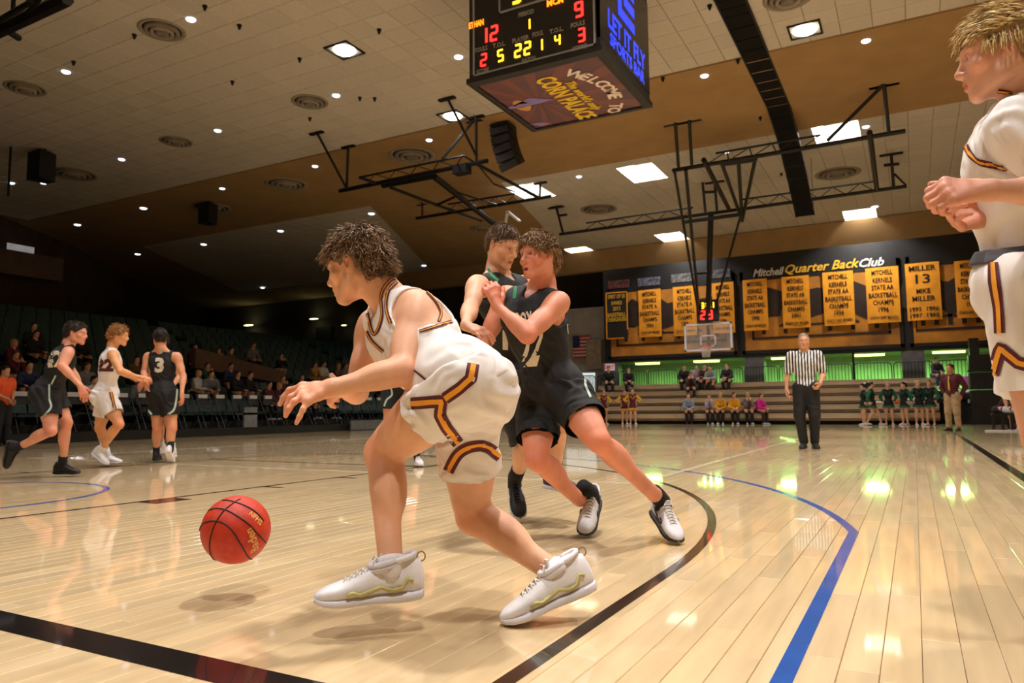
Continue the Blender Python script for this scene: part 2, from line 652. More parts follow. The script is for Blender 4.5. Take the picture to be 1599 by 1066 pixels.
for n_, (px, py) in enumerate(sorted(SM)):
    p = atZ(px, py, CEIL)
    dz = .05 if (15.0 < p[1] < 20.2 or p[1] > 32.2 or p[0] < -24) else .014
    r = .095 if pr(p)[2] < 26 else .13
    o = MB().lathe([(0, -.03), (r * .8, -.03), (r, -.012), (r, .0)], n=16).make('downlight', M_SMALL, loc=None)
    o.location = (p[0], p[1], CEIL - dz)
    tag(o, 'small round white ceiling downlight, %s counted from the left' % ORD[n_], 'downlight', 'small ceiling downlights')
VENT = [((253, 46), 'upper left corner of the picture'), ((40, 137), 'left edge of the picture'), ((484, 158), 'pale tiles above the curly-haired player'),
        ((275, 220), 'dim tiles above player 3'), ((115, 271), 'dark tiles right of the left hanging speaker'), ((643, 240), 'tan band beside the folded hoop'),
        ((447, 285), 'tan band left of the folded hoop'), ((1308, 270), 'tiles right of the black hanging strip'), ((935, 326), 'tiles left of the far hoop rods'),
        ((752, 355), 'tiles just above the two embracing dark players'), ((1230, -4), 'top edge of the picture beside the black strip'), ((330, 322), 'dark tan band behind the small speaker')]
for (px, py), lb in VENT:
    p = atZ(px, py, CEIL)
    dz = .05 if (15.0 < p[1] < 20.2 or p[0] < -24) else .014
    r = .46 if pr(p)[2] < 22 else .72
    e = empty('ceiling_vent', (p[0], p[1], CEIL - dz), 0, 'round ringed air vent on the %s' % lb, 'air vent', 'round ceiling vents')
    for k, (f0, f1, z) in enumerate(((1.0, .8, -.03), (.74, .56, -.07), (.5, .34, -.10), (.28, .0, -.12))):
        MB().lathe([(r * f0, 0), (r * f0, z + .015), (r * (f0 + f1) / 2, z), (r * f1, z + .03), (r * f1, z + .06)], n=28).make('ring', M_VENT if k % 2 == 0 else M_JOINT, e, smooth=True)
    MB().lathe([(0, -.002), (r * .98, -.002)], n=24).make('throat', M_BLACK, e)
for n_, (px, py) in enumerate(sorted([(320, 8), (374, 38), (210, 53), (115, 95), (468, 90), (592, 45), (363, 126), (484, 183), (562, 151), (585, 152), (1108, 7), (1152, 90), (1035, 118), (1187, 180), (1540, 4), (1220, 270)])):
    p = atZ(px, py, CEIL)
    o = MB().lathe([(0, -.10), (.02, -.10), (.035, -.05), (.05, -.012), (.05, 0)], n=10).make('sprinkler', M_BLACKMETAL)
    o.location = (p[0], p[1], CEIL - (.05 if 15.0 < p[1] < 20.2 else .012))
    tag(o, 'tiny dark sprinkler head on the ceiling, %s counted from the left' % ORD[n_], 'sprinkler', 'ceiling sprinkler heads')

# ------------------------------------------------------------------ walls
def struct(name, bm, m, label=None, parent=None):
    return tag(bm.make(name, m, parent), label, 'wall' if label else None, kind=None if parent else 'structure')


wl = [(-19.5, -7), (-22.0, 8), (-24.4, 14), (-27, 18.3), (-32.2, 24.7), (-40, 36.5)]
b = MB()
b.prism(wl + [(x - .4, y) for x, y in wl[::-1]], 0, CEIL)
struct('wall_left', b, M_BROWN, 'dark brown side wall behind the upper seats')
struct('wall_back', MB().box((-40.4, 36.5, 0), (-7.0, 36.9, CEIL)), M_DARKWALL, 'dark far corner wall behind the seating bowl')
struct('wall_right', MB().box((12.6, -7, 0), (13, 40, CEIL)), M_TAN, 'tan side wall out of the picture')
struct('wall_front', MB().box((-22, -7.4, 0), (13, -7, CEIL)), M_TAN, 'tan end wall behind the camera')
WY = 33.0
wend = struct('wall_end', MB().box((-6.5, WY, 2.95), (12.6, WY + .35, 7.64)), M_BLACK, 'black painted end wall carrying the amber murals and banners')
struct('wall_corridor', MB().box((-7.0, 36.5, 0), (12.6, 36.9, 3.2)), pm('corridor_wall_paint', (186, 190, 172), .8, .08, 2), 'pale corridor wall behind the railing lit green')
struct('ceiling_corridor', MB().box((-6.5, WY + .35, 3.0), (12.6, 36.5, 3.1)), pm('corridor_ceiling_paint', (170, 168, 150), .85, .06, 2), 'low pale corridor ceiling')
struct('floor_corridor', MB().box((-9.4, 32.4, 0), (12.6, 36.5, 1.28)), M_DARKWALL, 'raised corridor floor behind the end bleachers')
struct('wall_pale', MB().box((-9.4, 34.4, 1.28), (-6.55, 34.6, 6.0)), M_PALEWALL, 'pale wall beside the mural where the flag hangs')
struct('wall_pale_side', MB().box((-6.55, WY + .35, 1.28), (-6.45, 34.4, 7.6)), M_PALEWALL, 'pale narrow wall at the left edge of the mural')
MB().box((-9.3, 34.37, 1.30), (-7.6, 34.40, 2.55)).make('lit_doorway', pm('lit_doorway_glow', (230, 240, 236), .6, .05, 2, emit=.9), bpy.data.objects['wall_pale'])
for k, (x, lb) in enumerate(((.7, 'grey square corridor column behind the seated upper spectators'), (7.0, 'grey square corridor column behind the maroon-shirted coach'), (-6.2, 'grey corridor column under the exit sign'))):
    o = MB().box((x - .42, WY - .02, 0), (x + .42, WY + .5, 2.95)).make('column', M_GREY)
    tag(o, lb, 'column', kind='structure')
# green corridor lamps
GLOW = pm('corridor_lamp_glow', (222, 255, 132), .4, 0, 2, emit=3.6)
for k, px in enumerate((1011, 1103, 1226, 1358, 1482)):
    x = atY(px, 560, 33.9)[0]
    e = empty('corridor_lamp', (x, 33.9, 3.0), 0, ['yellow-green corridor ceiling lamp, leftmost under the mural', 'yellow-green corridor ceiling lamp behind the far hoop net',
              'yellow-green corridor ceiling lamp just left of the referee', 'yellow-green corridor ceiling lamp right of the referee',
              'yellow-green corridor ceiling lamp above the maroon-shirted coach'][k], 'lamp', 'green corridor lamps')
    MB().box((-.62, -.2, -.07), (.62, .2, 0)).make('housing', M_REFL, e)
    MB().box((-.58, -.16, -.15), (.58, .16, -.07)).make('diffuser', GLOW, e)
    l = lamp(0, .4, -.22, 150, .9, e, 180)
    l.data.color = (.36, 1.0, .22)
# exit sign
e = empty('exit_sign', (-6.2, WY - .1, 2.55), 0, 'white and red EXIT sign on the grey column', 'sign')
MB().box((-.24, -.05, 0), (.24, .06, .34)).make('housing', pm('exit_housing', (235, 210, 214), .5, .05, 3, emit=.25), e)
V, F = text_mesh('EXIT', .26, offset=.006)
link('lettering', mesh('lettering', place(V, (0, -.055, .17), (1, 0, 0), (0, 0, 1)), F, pm('exit_red', (200, 30, 40), .5, 0, 2, emit=.4)), e)

# ------------------------------------------------------------------ murals, header lettering, banners
M_AMBER = pm('amber_mural', (214, 142, 40), .7, .0, .7, rgb2=(128, 80, 28), detail=6)
M_AMBER_D = pm('dark_mural_ink', (44, 27, 14), .7, .2, 2)
M_GOLD = pm('gold_banner_cloth', (246, 164, 32), .75, .06, 2.5, bump=.004, bscale=5)
M_INK = pm('black_banner_print', (28, 20, 14), .8, .1, 5)
M_WPRINT = pm('white_print', (225, 222, 214), .7, .05, 5)
M_GPRINT = pm('gold_print', (226, 176, 40), .7, .05, 5)
for k, (a, b_, lb) in enumerate(((950, 1150, 'left amber mural panel behind the far hoop'), (1158, 1410, 'wide middle amber mural panel with a black court outline'), (1419, 1575, 'right amber mural panel behind the number 13 banner'))):
    x0 = atY(a, 500, WY)[0]; x1 = atY(b_, 500, WY)[0]
    e = empty('mural_panel', ((x0 + x1) / 2, WY - .06, 3.1), 0, lb, 'mural')
    w = (x1 - x0) / 2
    MB().box((-w, 0, 0), (w, .06, 3.75)).make('panel', M_AMBER, e)
    fr = MB()
    for q in ((-w, -.02, 0, -w + .14, .02, 3.75), (w - .14, -.02, 0, w, .02, 3.75), (-w, -.02, 0, w, .02, .14), (-w, -.02, 3.3, w, .02, 3.75)):
        fr.box(q[:3], q[3:])
    fr.make('frame', M_BLACK, e)
    ink = MB()
    # dark printed artwork: sweeping hills, a court outline, distant figures
    for q in range(3):
        cx = -w * .6 + q * w * .6 + rnd.uniform(-.3, .3)
        pts = [(cx + 1.1 * math.cos(a_) * rnd.uniform(.7, 1.15), -.012 - .002 * q, 2.1 + .8 * math.sin(a_) * rnd.uniform(.6, 1.2)) for a_ in np.linspace(0, 2 * math.pi, 15)[:-1]]
        ink.solid(pts, (0, .01, 0))
    for q in ((-w * .86, .62, w * .86, .72), (-w * .86, .62, -w * .83, 1.5), (w * .83, .62, w * .86, 1.5), (-w * .5, 1.15, w * .5, 1.22)):
        ink.box((q[0], -.018, q[1]), (q[2], .0, q[3]))
    for q in range(6):
        fx_ = -w * .7 + q * w * .28
        ink.box((fx_ - .08, -.018, .85), (fx_ + .08, 0, 1.35)); ink.box((fx_ - .05, -.018, 1.36), (fx_ + .05, 0, 1.48))
        ink.box((fx_ - .16, -.018, 1.22), (fx_ + .16, 0, 1.28))
    ink.make('printed_artwork', M_AMBER_D, e)


def wall_text(name, body, px, py, hpx, m, parent=None, Y=WY - .03, shear=0.0, width=None, offset=0.0, ext=.006):
    Y = WY - .11
    p = atY(px, py, Y)
    t = pr(p)[2]
    s = hpx / (FPX / t) / .72
    V, F = text_mesh(body, s, ext, shear, offset, width=None if width is None else width * t / FPX)
    me = mesh(name, place(V, (0, 0, 0), (1, 0, 0), (0, 0, 1), (0, -1, 0)), F, m)
    return link(name, me, parent, p)


for body, px, py, h, m, w, lb in (('Mitchell', 1200, 425, 12, M_WPRINT, 47, 'white slanted word Mitchell on the black header'),
                                  ('Quarter Back', 1283, 416, 14, M_GPRINT, 108, 'gold slanted words Quarter Back on the black header'),
                                  ('Club', 1361, 410, 13, M_WPRINT, 35, 'white slanted word Club on the black header')):
    tag(wall_text('header_lettering', body, px, py, h, m, None, WY - .02, .35, w, .012), lb, 'lettering')
for px, py, c, w in ((967, 444, (120, 60, 60), 34), (1014, 440, (110, 110, 130), 36), (1067, 434, (120, 118, 116), 36), (1122, 428, (100, 100, 106), 36)):
    p = atY(px, py, WY)
    e = MB().box((-.55, -.09, -.2), (.55, 0, .2)).make('sponsor_board', pm('sponsor_print_%d' % px, c, .7, .35, 7, rgb2=(26, 22, 24)))
    e.location = (p[0], WY - .02, p[2])
    tag(e, {967: 'small reddish sponsor board above the black banner', 1014: 'small bluish sponsor board above the 1984 banner',
            1067: 'small grey sponsor board left of the far hoop mast', 1122: 'small dark sponsor board right of the far hoop mast'}[px], 'sign', 'small sponsor boards')


def cloth_panel(w, h, amp, seed):
    """hanging banner with soft folds, real thickness"""
    r = random.Random(seed)
    nx, nz = 12, 10
    ph = r.uniform(0, 6)
    V = []
    for s in (0, 1):
        for j in range(nz + 1):
            for i in range(nx + 1):
                x = -w / 2 + w * i / nx; z = -h * j / nz
                y = amp * math.sin(ph + 5.2 * i / nx + 1.2 * j / nz) * (.25 + .75 * j / nz) - amp - .03 - .012 * (1 - s)
                V.append((x, y, z))
    n = (nx + 1) * (nz + 1)
    F = []
    for j in range(nz):
        for i in range(nx):
            a = j * (nx + 1) + i
            F.append((a, a + nx + 1, a + nx + 2, a + 1)); F.append((n + a, n + a + 1, n + a + nx + 2, n + a + nx + 1))
    rim = [j * (nx + 1) for j in range(nz + 1)] + [nz * (nx + 1) + i for i in range(1, nx + 1)] + [j * (nx + 1) + nx for j in range(nz - 1, -1, -1)] + [i for i in range(nx - 1, 0, -1)]
    for k in range(len(rim)):
        a, c = rim[k], rim[(k + 1) % len(rim)]
        F.append((a, n + a, n + c, c))
    return V, F, ph


def KL(a, y): return ['MITCHELL', 'KERNELS', 'STATE %s' % a, 'BASKETBALL', 'CHAMPS', y, 'COACH GARY MUNSEN']


BAN = [((947, 981, 456, 529), 'B', ['SPIRIT OF SD', 'AWARD', '2013', 'BASKETBALL', 'CHEERLEADERS', '', ''], 'black banner with gold lettering at the left end of the mural'),
       ((998, 1033, 452, 526), 'G', KL('A', '1984'), 'gold championship banner reading STATE A 1984'),
       ((1052, 1088, 447, 524), 'G', KL('A', '1985'), 'gold championship banner reading STATE A, left of the shot clock'),
       ((1113, 1147, 441, 520), 'G', KL('AA', '1986'), 'gold championship banner half hidden by the shot clock'),
       ((1161, 1199, 436, 516), 'G', KL('AA', '1990'), 'gold STATE AA banner just right of the far hoop, first on the wide mural'),
       ((1222, 1265, 431, 512), 'G', KL('AA', '1991'), 'gold STATE AA banner second on the wide mural, left of the referee head'),
       ((1286, 1334, 424, 508), 'G', KL('AA', '1994'), 'gold STATE AA banner third on the wide mural, right above the referee'),
       ((1353, 1405, 417, 504), 'G', KL('AA', '1996'), 'gold STATE AA banner last on the wide mural, beside the number 13 banner'),
       ((1415, 1469, 410, 500), 'M', ['MILLER', '13', 'MIKE', 'MILLER', '1995  1996', '1997  1998'], 'gold retired-number banner with a large 13'),
       ((1492, 1540, 406, 496), 'G', KL('AA', '1997'), 'gold STATE AA banner partly covered by the blond player at right')]
for n_, ((xa, xb, ya, yb_), kind, lines, lb) in enumerate(BAN):
    Y = WY - .10
    pl = atY(xa, (ya + yb_) / 2, Y); pr_ = atY(xb, (ya + yb_) / 2, Y)
    pt = atY((xa + xb) / 2, ya, Y); pb = atY((xa + xb) / 2, yb_, Y)
    w = pr_[0] - pl[0]; h = pt[2] - pb[2]
    e = empty('banner', ((pl[0] + pr_[0]) / 2, Y, pt[2]), 0, lb, 'banner', 'hanging championship banners')
    V, F, ph = cloth_panel(w, h, .018, n_)
    link('cloth', mesh('cloth', V, F, M_INK if kind == 'B' else M_GOLD, smooth=False), e)
    MB().tube([(-w / 2 - .04, -.05, .01), (w / 2 + .04, -.05, .01)], .016, 6).make('hanging_rod', M_BLACKMETAL, e)
    MB().box((-w / 2 + .1, -.05, -.02), (-w / 2 + .16, .10, .02)).box((w / 2 - .16, -.05, -.02), (w / 2 - .1, .10, .02)).make('wall_bracket', M_BLACKMETAL, e)
    if kind == 'B':
        bd = MB()
        for q in ((-w / 2, -h, -w / 2 + .05, 0), (w / 2 - .05, -h, w / 2, 0), (-w / 2, -h, w / 2, -h + .05), (-w / 2, -.05, w / 2, 0)):
            bd.box((q[0], -.075, q[1]), (q[2], -.058, q[3]))
        bd.make('gold_border', M_GOLD, e)
    hs = [.085] * len(lines)
    ys = [.10, .24, .37, .51, .64, .77, .91]
    ws = [.62, .58, .66, .86, .62, .30, .84]
    if kind == 'G': hs[6] = .05
    if kind == 'M':
        ys = [.10, .29, .50, .63, .81, .92]; hs = [.09, .16, .085, .09, .07, .07]; ws = [.78, .42, .40, .66, .84, .84]
    if kind == 'B':
        ys = [.10, .24, .36, .49, .59, .8, .9]; ws = [.8, .5, .34, .84, .9, .5, .5]
    for L_, yy, hh, ww in zip(lines, ys, hs, ws):
        if not L_: continue
        V, F = text_mesh(L_, hh * h / .72, .003, offset=.004 if hh > .06 else .002, width=ww * w)
        me = mesh('lettering', place(V, (0, -.078, -yy * h), (1, 0, 0), (0, 0, 1), (0, -1, 0)), F, M_GPRINT if kind == 'B' else M_INK)
        link('lettering', me, e)

# flag on the pale wall
pf = atY(908, 524, 34.25)
e = empty('flag', (pf[0], 34.25, pf[2]), 0, 'red and white striped flag hanging on the pale wall', 'flag')
for k in range(13):
    b = MB().box((-.5, 0, -.09 * (k + 1)), (.5, .03, -.09 * k - .002))
    b.make('stripe', pm('flag_red', (190, 50, 56), .8, .1, 4) if k % 2 == 0 else pm('flag_white', (225, 205, 200), .8, .08, 4), e)
MB().box((-.5, -.012, -.63), (-.1, .0, 0)).make('canton', pm('flag_blue', (40, 46, 90), .8, .1, 4), e)
o = MB().prism([(pf[0] + .35, 34.0), (pf[0] + 1.15, 34.05), (pf[0] + 1.2, 34.38), (pf[0] + .3, 34.38)], 2.75, 4.25).make('loudspeaker_horn', pm('beige_speaker', (150, 136, 112), .7, .1, 4))
tag(o, 'beige wall-mounted speaker box beside the striped flag', 'speaker')
# ------------------------------------------------------------------ end bleachers
M_BENCH = pm('bleacher_wood', (204, 182, 150), .5, .08, 2.5, stretch=(.4, 6, 6), coat=.2)
M_RISER = pm('bleacher_riser', (150, 130, 106), .6, .1, 2.5)
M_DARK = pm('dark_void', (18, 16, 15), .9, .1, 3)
BX0, BX1, BY = -6.4, 7.75, 29.35
bl = empty('bleacher', ((BX0 + BX1) / 2, BY, 0), 0, 'tan wooden five-row pull-out bleachers along the far end wall', 'bleachers')
TR, TD = .335, .64
TZ = [.44 + k * TR for k in range(5)]
secs = [(BX0, -1.9), (-1.88, 3.0), (3.02, BX1)]
for k in range(5):
    y = BY + k * TD
    for a, c in secs:
        b = MB().box((a, y + .03, TZ[k] - .29), (c, y + .08, TZ[k] - .06), 0)
        b.make('riser', M_RISER, bl, None).location = (-(BX0 + BX1) / 2, -BY, 0)
        b = MB().box((a, y - .03, TZ[k] - .05), (c, y + .30, TZ[k]), 0).box((a, y - .03, TZ[k] - .20), (c, y + .02, TZ[k] - .04), 0)
        b.make('seat_board', M_BENCH, bl, None).location = (-(BX0 + BX1) / 2, -BY, 0)
        b = MB().box((a, y + .24, TZ[k] - .12), (c, y + TD + .02, TZ[k] - .07), 0)
        b.make('footboard', M_RISER, bl, None).location = (-(BX0 + BX1) / 2, -BY, 0)
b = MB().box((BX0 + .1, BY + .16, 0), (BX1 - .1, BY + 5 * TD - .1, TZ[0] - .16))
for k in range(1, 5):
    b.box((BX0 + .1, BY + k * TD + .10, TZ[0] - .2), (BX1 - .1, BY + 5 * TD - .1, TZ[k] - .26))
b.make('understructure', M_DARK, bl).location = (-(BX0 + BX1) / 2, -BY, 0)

# ------------------------------------------------------------------ railing in front of the corridor
M_RAIL = pm('dark_green_rail', (34, 40, 34), .5, .1, 6)
RAILY = WY - .05


def rail_panel(x0, x1, z0, z1, Y, label):
    e = empty('railing_panel', ((x0 + x1) / 2, Y, z0), 0, label, 'railing', 'corridor railing panels')
    w = (x1 - x0) / 2; h = z1 - z0; r = .16
    pts = [(-w, 0, 0), (-w, 0, h - r)] + [(-w + r - r * math.cos(a), 0, h - r + r * math.sin(a)) for a in (.5, 1.05)] + \
          [(-w + r, 0, h), (w - r, 0, h)] + [(w - r + r * math.sin(a), 0, h - r + r * math.cos(a)) for a in (.5, 1.05)] + [(w, 0, h - r), (w, 0, 0)]
    MB().tube(pts, .024, 6).make('rail_frame', M_RAIL, e)
    b = MB()
    n = 11
    for k in range(1, n):
        x = -w + 2 * w * k / n
        b.box((x - .013, -.013, .06), (x + .013, .013, h - .02))
    b.box((-w, -.015, .05), (w, .015, .08))
    tag(b.make('rail_bars', M_RAIL, e), kind='stuff')


rx = -5.72
k = 0
while rx < 9.2:
    rail_panel(rx, rx + 1.42, 1.28, 2.5, RAILY - .08, 'dark rounded steel railing panel by the green corridor, %s from the left' % ORD[k])
    rx += 1.5
    k += 1
for q in range(3):
    rail_panel(-8.9 + q * .95, -8.05 + q * .95, 1.28, 2.35, 33.2, 'dark steel railing panel at the bright doorway by the flag, %s from the left' % ORD[q])
# things seen behind and beside the bleachers
o = MB().box((1.65, 33.6, 1.28), (2.35, 34.1, 1.62)).box((2.0, 33.7, 1.62), (2.3, 34.0, 1.72)).make('equipment_case', pm('maroon_case', (70, 36, 34), .6, .1, 5))
tag(o, 'dark maroon case on the corridor floor left of the referee', 'case')
o = MB().tube([(2.72, 32.85, 1.2), (2.72, 32.85, 3.0)], .05, 8).make('pole', M_BLACKMETAL)
tag(o, 'black upright pole in front of the railing left of the referee', 'pole')
o = MB().tube([(4.78, 32.85, 1.2), (4.78, 32.85, 3.0)], .05, 8).make('pole', M_BLACKMETAL)
tag(o, 'black upright pole in front of the railing right of the referee', 'pole')
b = MB()
for z in (0, .62, 1.26, 1.9):
    b.box((8.75, 29.7, z + .02), (9.75, 30.6, z + .6)); b.box((8.72, 29.68, z), (9.78, 30.62, z + .05))
b.box((8.8, 29.75, 2.5), (9.1, 30.4, 3.1))
o = b.make('road_case_stack', M_BLACK)
tag(o, 'tall stack of black road cases beside the right end of the bleachers', 'cases')
o = MB().box((8.15, 30.2, 0), (8.7, 30.9, .9)).box((8.05, 30.1, .9), (8.75, 31, .98)).make('side_table', M_DARK)
tag(o, 'low black stand tucked at the right end of the bleachers', 'stand')

# ------------------------------------------------------------------ far hoop
M_RIM = pm('orange_rim', (226, 66, 44), .4, .05, 5)
M_NET = pm('white_net_cord', (222, 212, 200), .8, .1, 10)
M_FRAMEW = pm('white_board_frame', (222, 224, 236), .5, .04, 5)
M_GLASS = bpy.data.materials.new('backboard_glass')
M_GLASS.use_nodes = True
_b = M_GLASS.node_tree.nodes['Principled BSDF']
_b.inputs['Base Color'].default_value = (.85, .9, .9, 1)
_b.inputs['Roughness'].default_value = .05
_b.inputs['Alpha'].default_value = .12
YB = CL - 1.22
hoop = empty('basketball_hoop', (0, YB, 2.9), 0, 'glass far basketball backboard with orange rim hung from black ceiling rods', 'basketball hoop')
HL = (0, -YB, -2.9)


def hp(b, name, m, smooth=False):
    o = b.make(name, m, hoop, None, smooth)
    o.location = HL
    return o


hp(MB().box((-.9, YB, 2.92), (.9, YB + .02, 3.95)), 'glass', M_GLASS)
b = MB()
for q in ((-.93, 2.89, -.86, 3.98), (.86, 2.89, .93, 3.98), (-.93, 2.89, .93, 2.96), (-.93, 3.91, .93, 3.98)):
    b.box((q[0], YB - .02, q[1]), (q[2], YB + .04, q[3]))
hp(b, 'board_frame', M_FRAMEW)
b = MB()
for q in ((-.305, 3.05, -.255, 3.51), (.255, 3.05, .305, 3.51), (-.305, 3.46, .305, 3.51), (-.305, 3.05, .305, 3.10)):
    b.box((q[0], YB - .012, q[1]), (q[2], YB + .0, q[3]))
hp(b, 'target_square', M_FRAMEW)
yr = YB - .38
hp(MB().tube([(.23 * math.cos(a), yr + .23 * math.sin(a), 3.05) for a in np.linspace(0, 2 * math.pi, 25)], .016, 6), 'rim', M_RIM, True)
hp(MB().box((-.10, yr + .22, 2.98), (.10, YB, 3.06)), 'rim_bracket', M_RIM)
b = MB()
for k in range(12):
    for sgn in (1, -1):
        pts = []
        for j in range(6):
            f = j / 5
            a = 2 * math.pi * (k + sgn * j * .5) / 12
            rr = .23 - .10 * f ** .7
            pts.append((rr * math.cos(a), yr + rr * math.sin(a), 3.04 - .42 * f))
        b.tube(pts, .008, 4, cap=False)
tag(hp(b, 'net', M_NET), kind='stuff')
hp(MB().box((-.05, YB + .06, 2.95), (.05, YB + .16, 4.3)), 'rear_post', M_BLACKMETAL)
BZ = 7.55


def seg(px, z):
    return atZ(px[0], px[1], z)


def trk(b, pts, r, z=BZ, n=6):
    """straight rods through picture points lying on the horizontal plane z"""
    P = [seg(p, z) if len(p) == 2 else (atZ(p[0], p[1], p[2]) if p[2] < 100 else atY(p[0], p[1], p[2] - 100)) for p in pts]
    for a, c in zip(P[:-1], P[1:]):
        b.tube([a, c], r, n)
    return b


def zig(b, a, c, a2, c2, n, r, z=BZ):
    A, Cc, A2, C2 = [seg(p, z) for p in (a, c, a2, c2)]
    prev = A
    for i in range(1, n + 1):
        f = i / n
        q = (A2 + (C2 - A2) * f) if i % 2 else (A + (Cc - A) * f)
        b.tube([prev, q], r, 4)
        prev = q


def f8(x, y): return (840 + x / 2.665, 120 + y / 2.665)
def f7(x, y): return (460 + x / 3.634, 140 + y / 3.634)


def T_foot(b, x, y, half=.28):
    p = atZ(x, y, CEIL)
    b.box((p[0] - half, p[1] - .06, CEIL - .06), (p[0] + half, p[1] + .06, CEIL - .005))


b = trk(MB(), [f8(560, 390), f8(1530, 225)], .06)
trk(b, [f8(740, 318), f8(1175, 242)], .03)
zig(b, f8(700, 365), f8(1150, 288), f8(740, 318), f8(1175, 242), 9, .018)
hp(b, 'upper_truss', M_BLACKMETAL)
b = trk(MB(), [f8(90, 655), f8(1535, 455)], .06)
trk(b, [f8(200, 608), f8(645, 543)], .03); trk(b, [f8(850, 510), f8(1400, 435)], .03)
zig(b, f8(190, 640), f8(660, 575), f8(200, 608), f8(645, 543), 9, .018)
zig(b, f8(850, 550), f8(1400, 473), f8(850, 510), f8(1400, 435), 10, .018)
hp(b, 'lower_truss', M_BLACKMETAL)
for a, c in ((f8(572, 190), f8(585, 375)), (f8(630, 180), f8(640, 365)), (f8(1440, 30), f8(1460, 230)), (f8(1440, 30), f8(1205, 265)),
             (f8(75, 540), f8(105, 655)), (f8(1470, 318), f8(1480, 458)), (f8(685, 440), f8(697, 562)), (f8(735, 435), f8(745, 556))):
    b = trk(MB(), [a + (CEIL - .05,), c + (BZ,)], .045)
    if a != f8(685, 440): T_foot(b, *a, half=.33)
    hp(b, 'ceiling_rod', M_BLACKMETAL)
b = MB()
trk(b, [f8(1380, 230), f8(1410, 465)], .07)
trk(b, [f8(690, 480) + (8.1,), f8(742, 478) + (8.1,)], .05)
trk(b, [f8(85, 578) + (8.1,), f8(120, 573) + (8.1,)], .05); trk(b, [f8(1440, 368) + (8.1,), f8(1503, 362) + (8.1,)], .05)
trk(b, [f8(1485, 405) + (8.2,), f8(1530, 450)], .035)
tag(hp(b, 'cross_ties', M_BLACKMETAL), kind='stuff')
b = trk(MB(), [f8(690, 345), f8(795, 550)], .075)
for q in ((765, 360), (905, 340), (835, 355)):
    trk(b, [f8(*q), f8(850, 600) + (7.2,)], .055)
trk(b, [f8(765, 360), f8(905, 340)], .09)
hp(b, 'brace', M_BLACKMETAL)
b = trk(MB(), [f8(600, 605) + (7.3,), f8(845, 572) + (7.3,)], .07)
pt = f8(720, 565)
top = atZ(pt[0], pt[1], 7.5)
b.tube([top, (0.0, YB + .11, 4.2)], .10, 8)
for q, r in ((f8(605, 605), .045), (f8(845, 572), .045), (f8(570, 400), .04), (f8(615, 385), .05)):
    a = atZ(q[0], q[1], 7.4)
    b.tube([a, (-.35 if q[0] < 1100 else .3, YB + .11, 4.6 if q[0] > 1068 else 4.25)], r, 6)
b.tube([(-.45, YB - .35, 5.9), (.35, YB - .35, 5.9)], .04, 6)
b.box((-.35, YB + .05, 4.1), (.35, YB + .18, 4.3))
hp(b, 'mast', M_BLACKMETAL)
# shot clock on top of the board
M_LY = pm('yellow_led', (255, 196, 40), .4, 0, 2, emit=3.2)
M_LR = pm('red_led', (255, 40, 34), .4, 0, 2, emit=3.6)
M_LO = pm('orange_led', (255, 128, 20), .4, 0, 2, emit=2.6)
M_LB = pm('blue_neon', (46, 70, 244), .4, 0, 2, emit=1.05)
sc = empty('shot_clock', (0.02, YB - .12, 4.02), 0, 'black shot clock above the far backboard showing 3:01 and 23', 'shot clock')
MB().box((-.40, 0, 0), (.44, .14, .86)).make('housing', M_BLACK, sc)


def leds(parent, txt, x, z, w, h, t, gap, m, name, o=(0, -.008, 0), ex=(1, 0, 0), ey=(0, 0, 1)):
    VV = []; FF = []
    cx = 0
    for ch in txt:
        if ch == ':':
            for zz in (.28, .66):
                n = len(VV)
                VV += [(cx, zz * h, 0), (cx + t, zz * h, 0), (cx + t, zz * h + t, 0), (cx, zz * h + t, 0)]
                FF.append((n, n + 1, n + 2, n + 3))
            cx += t + gap * .8
            continue
        V, F = seven(ch, w if ch != '1' else t * 1.4, h, t)
        n = len(VV)
        VV += [(v[0] + cx, v[1], 0) for v in V]
        FF += [tuple(i + n for i in f) for f in F]
        cx += (w if ch != '1' else t * 1.4) + gap
    tot = cx - gap
    P = place([(v[0] - tot / 2, v[1], 0) for v in VV], np.asarray(o) + np.asarray(ex) * x + np.asarray(ey) * z, ex, ey)
    return link(name, mesh(name, P, FF, m), parent)


leds(sc, '3:01', .03, .52, .13, .25, .05, .05, M_LY, 'game_clock_digits')
leds(sc, '23', -.02, .08, .20, .38, .065, .09, M_LR, 'shot_clock_digits')

# ------------------------------------------------------------------ folded hoop frame under the ceiling
fh = empty('folded_hoop_frame', tuple(atZ(700, 260, BZ)), 0, 'black folded basketball backstop frame hanging under the tan ceiling band', 'hoop frame')
FHL = tuple(-v for v in fh.location)


def fp(b, name, m=M_BLACKMETAL):
    o = b.make(name, m, fh)
    o.location = FHL
    return o


fp(trk(MB(), [f7(255, 575), f7(1095, 403)], .065), 'main_bar')
b = trk(MB(), [f7(370, 497), f7(960, 375), f7(1010, 405)], .03)
trk(b, [f7(370, 497), f7(470, 535)], .05)
zig(b, f7(420, 525), f7(980, 425), f7(400, 492), f7(950, 380), 9, .016)
fp(b, 'truss')
b = trk(MB(), [f7(500, 545), f7(790, 490)], .085)
trk(b, [f7(790, 490), f7(1150, 775)], .10)
fp(b, 'folded_mast')
b = trk(MB(), [f7(545, 555), f7(810, 655), f7(1060, 742)], .05)
trk(b, [f7(800, 657), f7(905, 610)], .04); trk(b, [f7(900, 575), f7(1170, 660)], .03)
trk(b, [f7(1040, 425), f7(1380, 610)], .05); trk(b, [f7(1050, 440), f7(1130, 535), f7(1250, 580)], .025)
fp(b, 'brace')
b = trk(MB(), [f7(690, 730), f7(1455, 605)], .055)
trk(b, [f7(870, 650), f7(1250, 590)], .03)
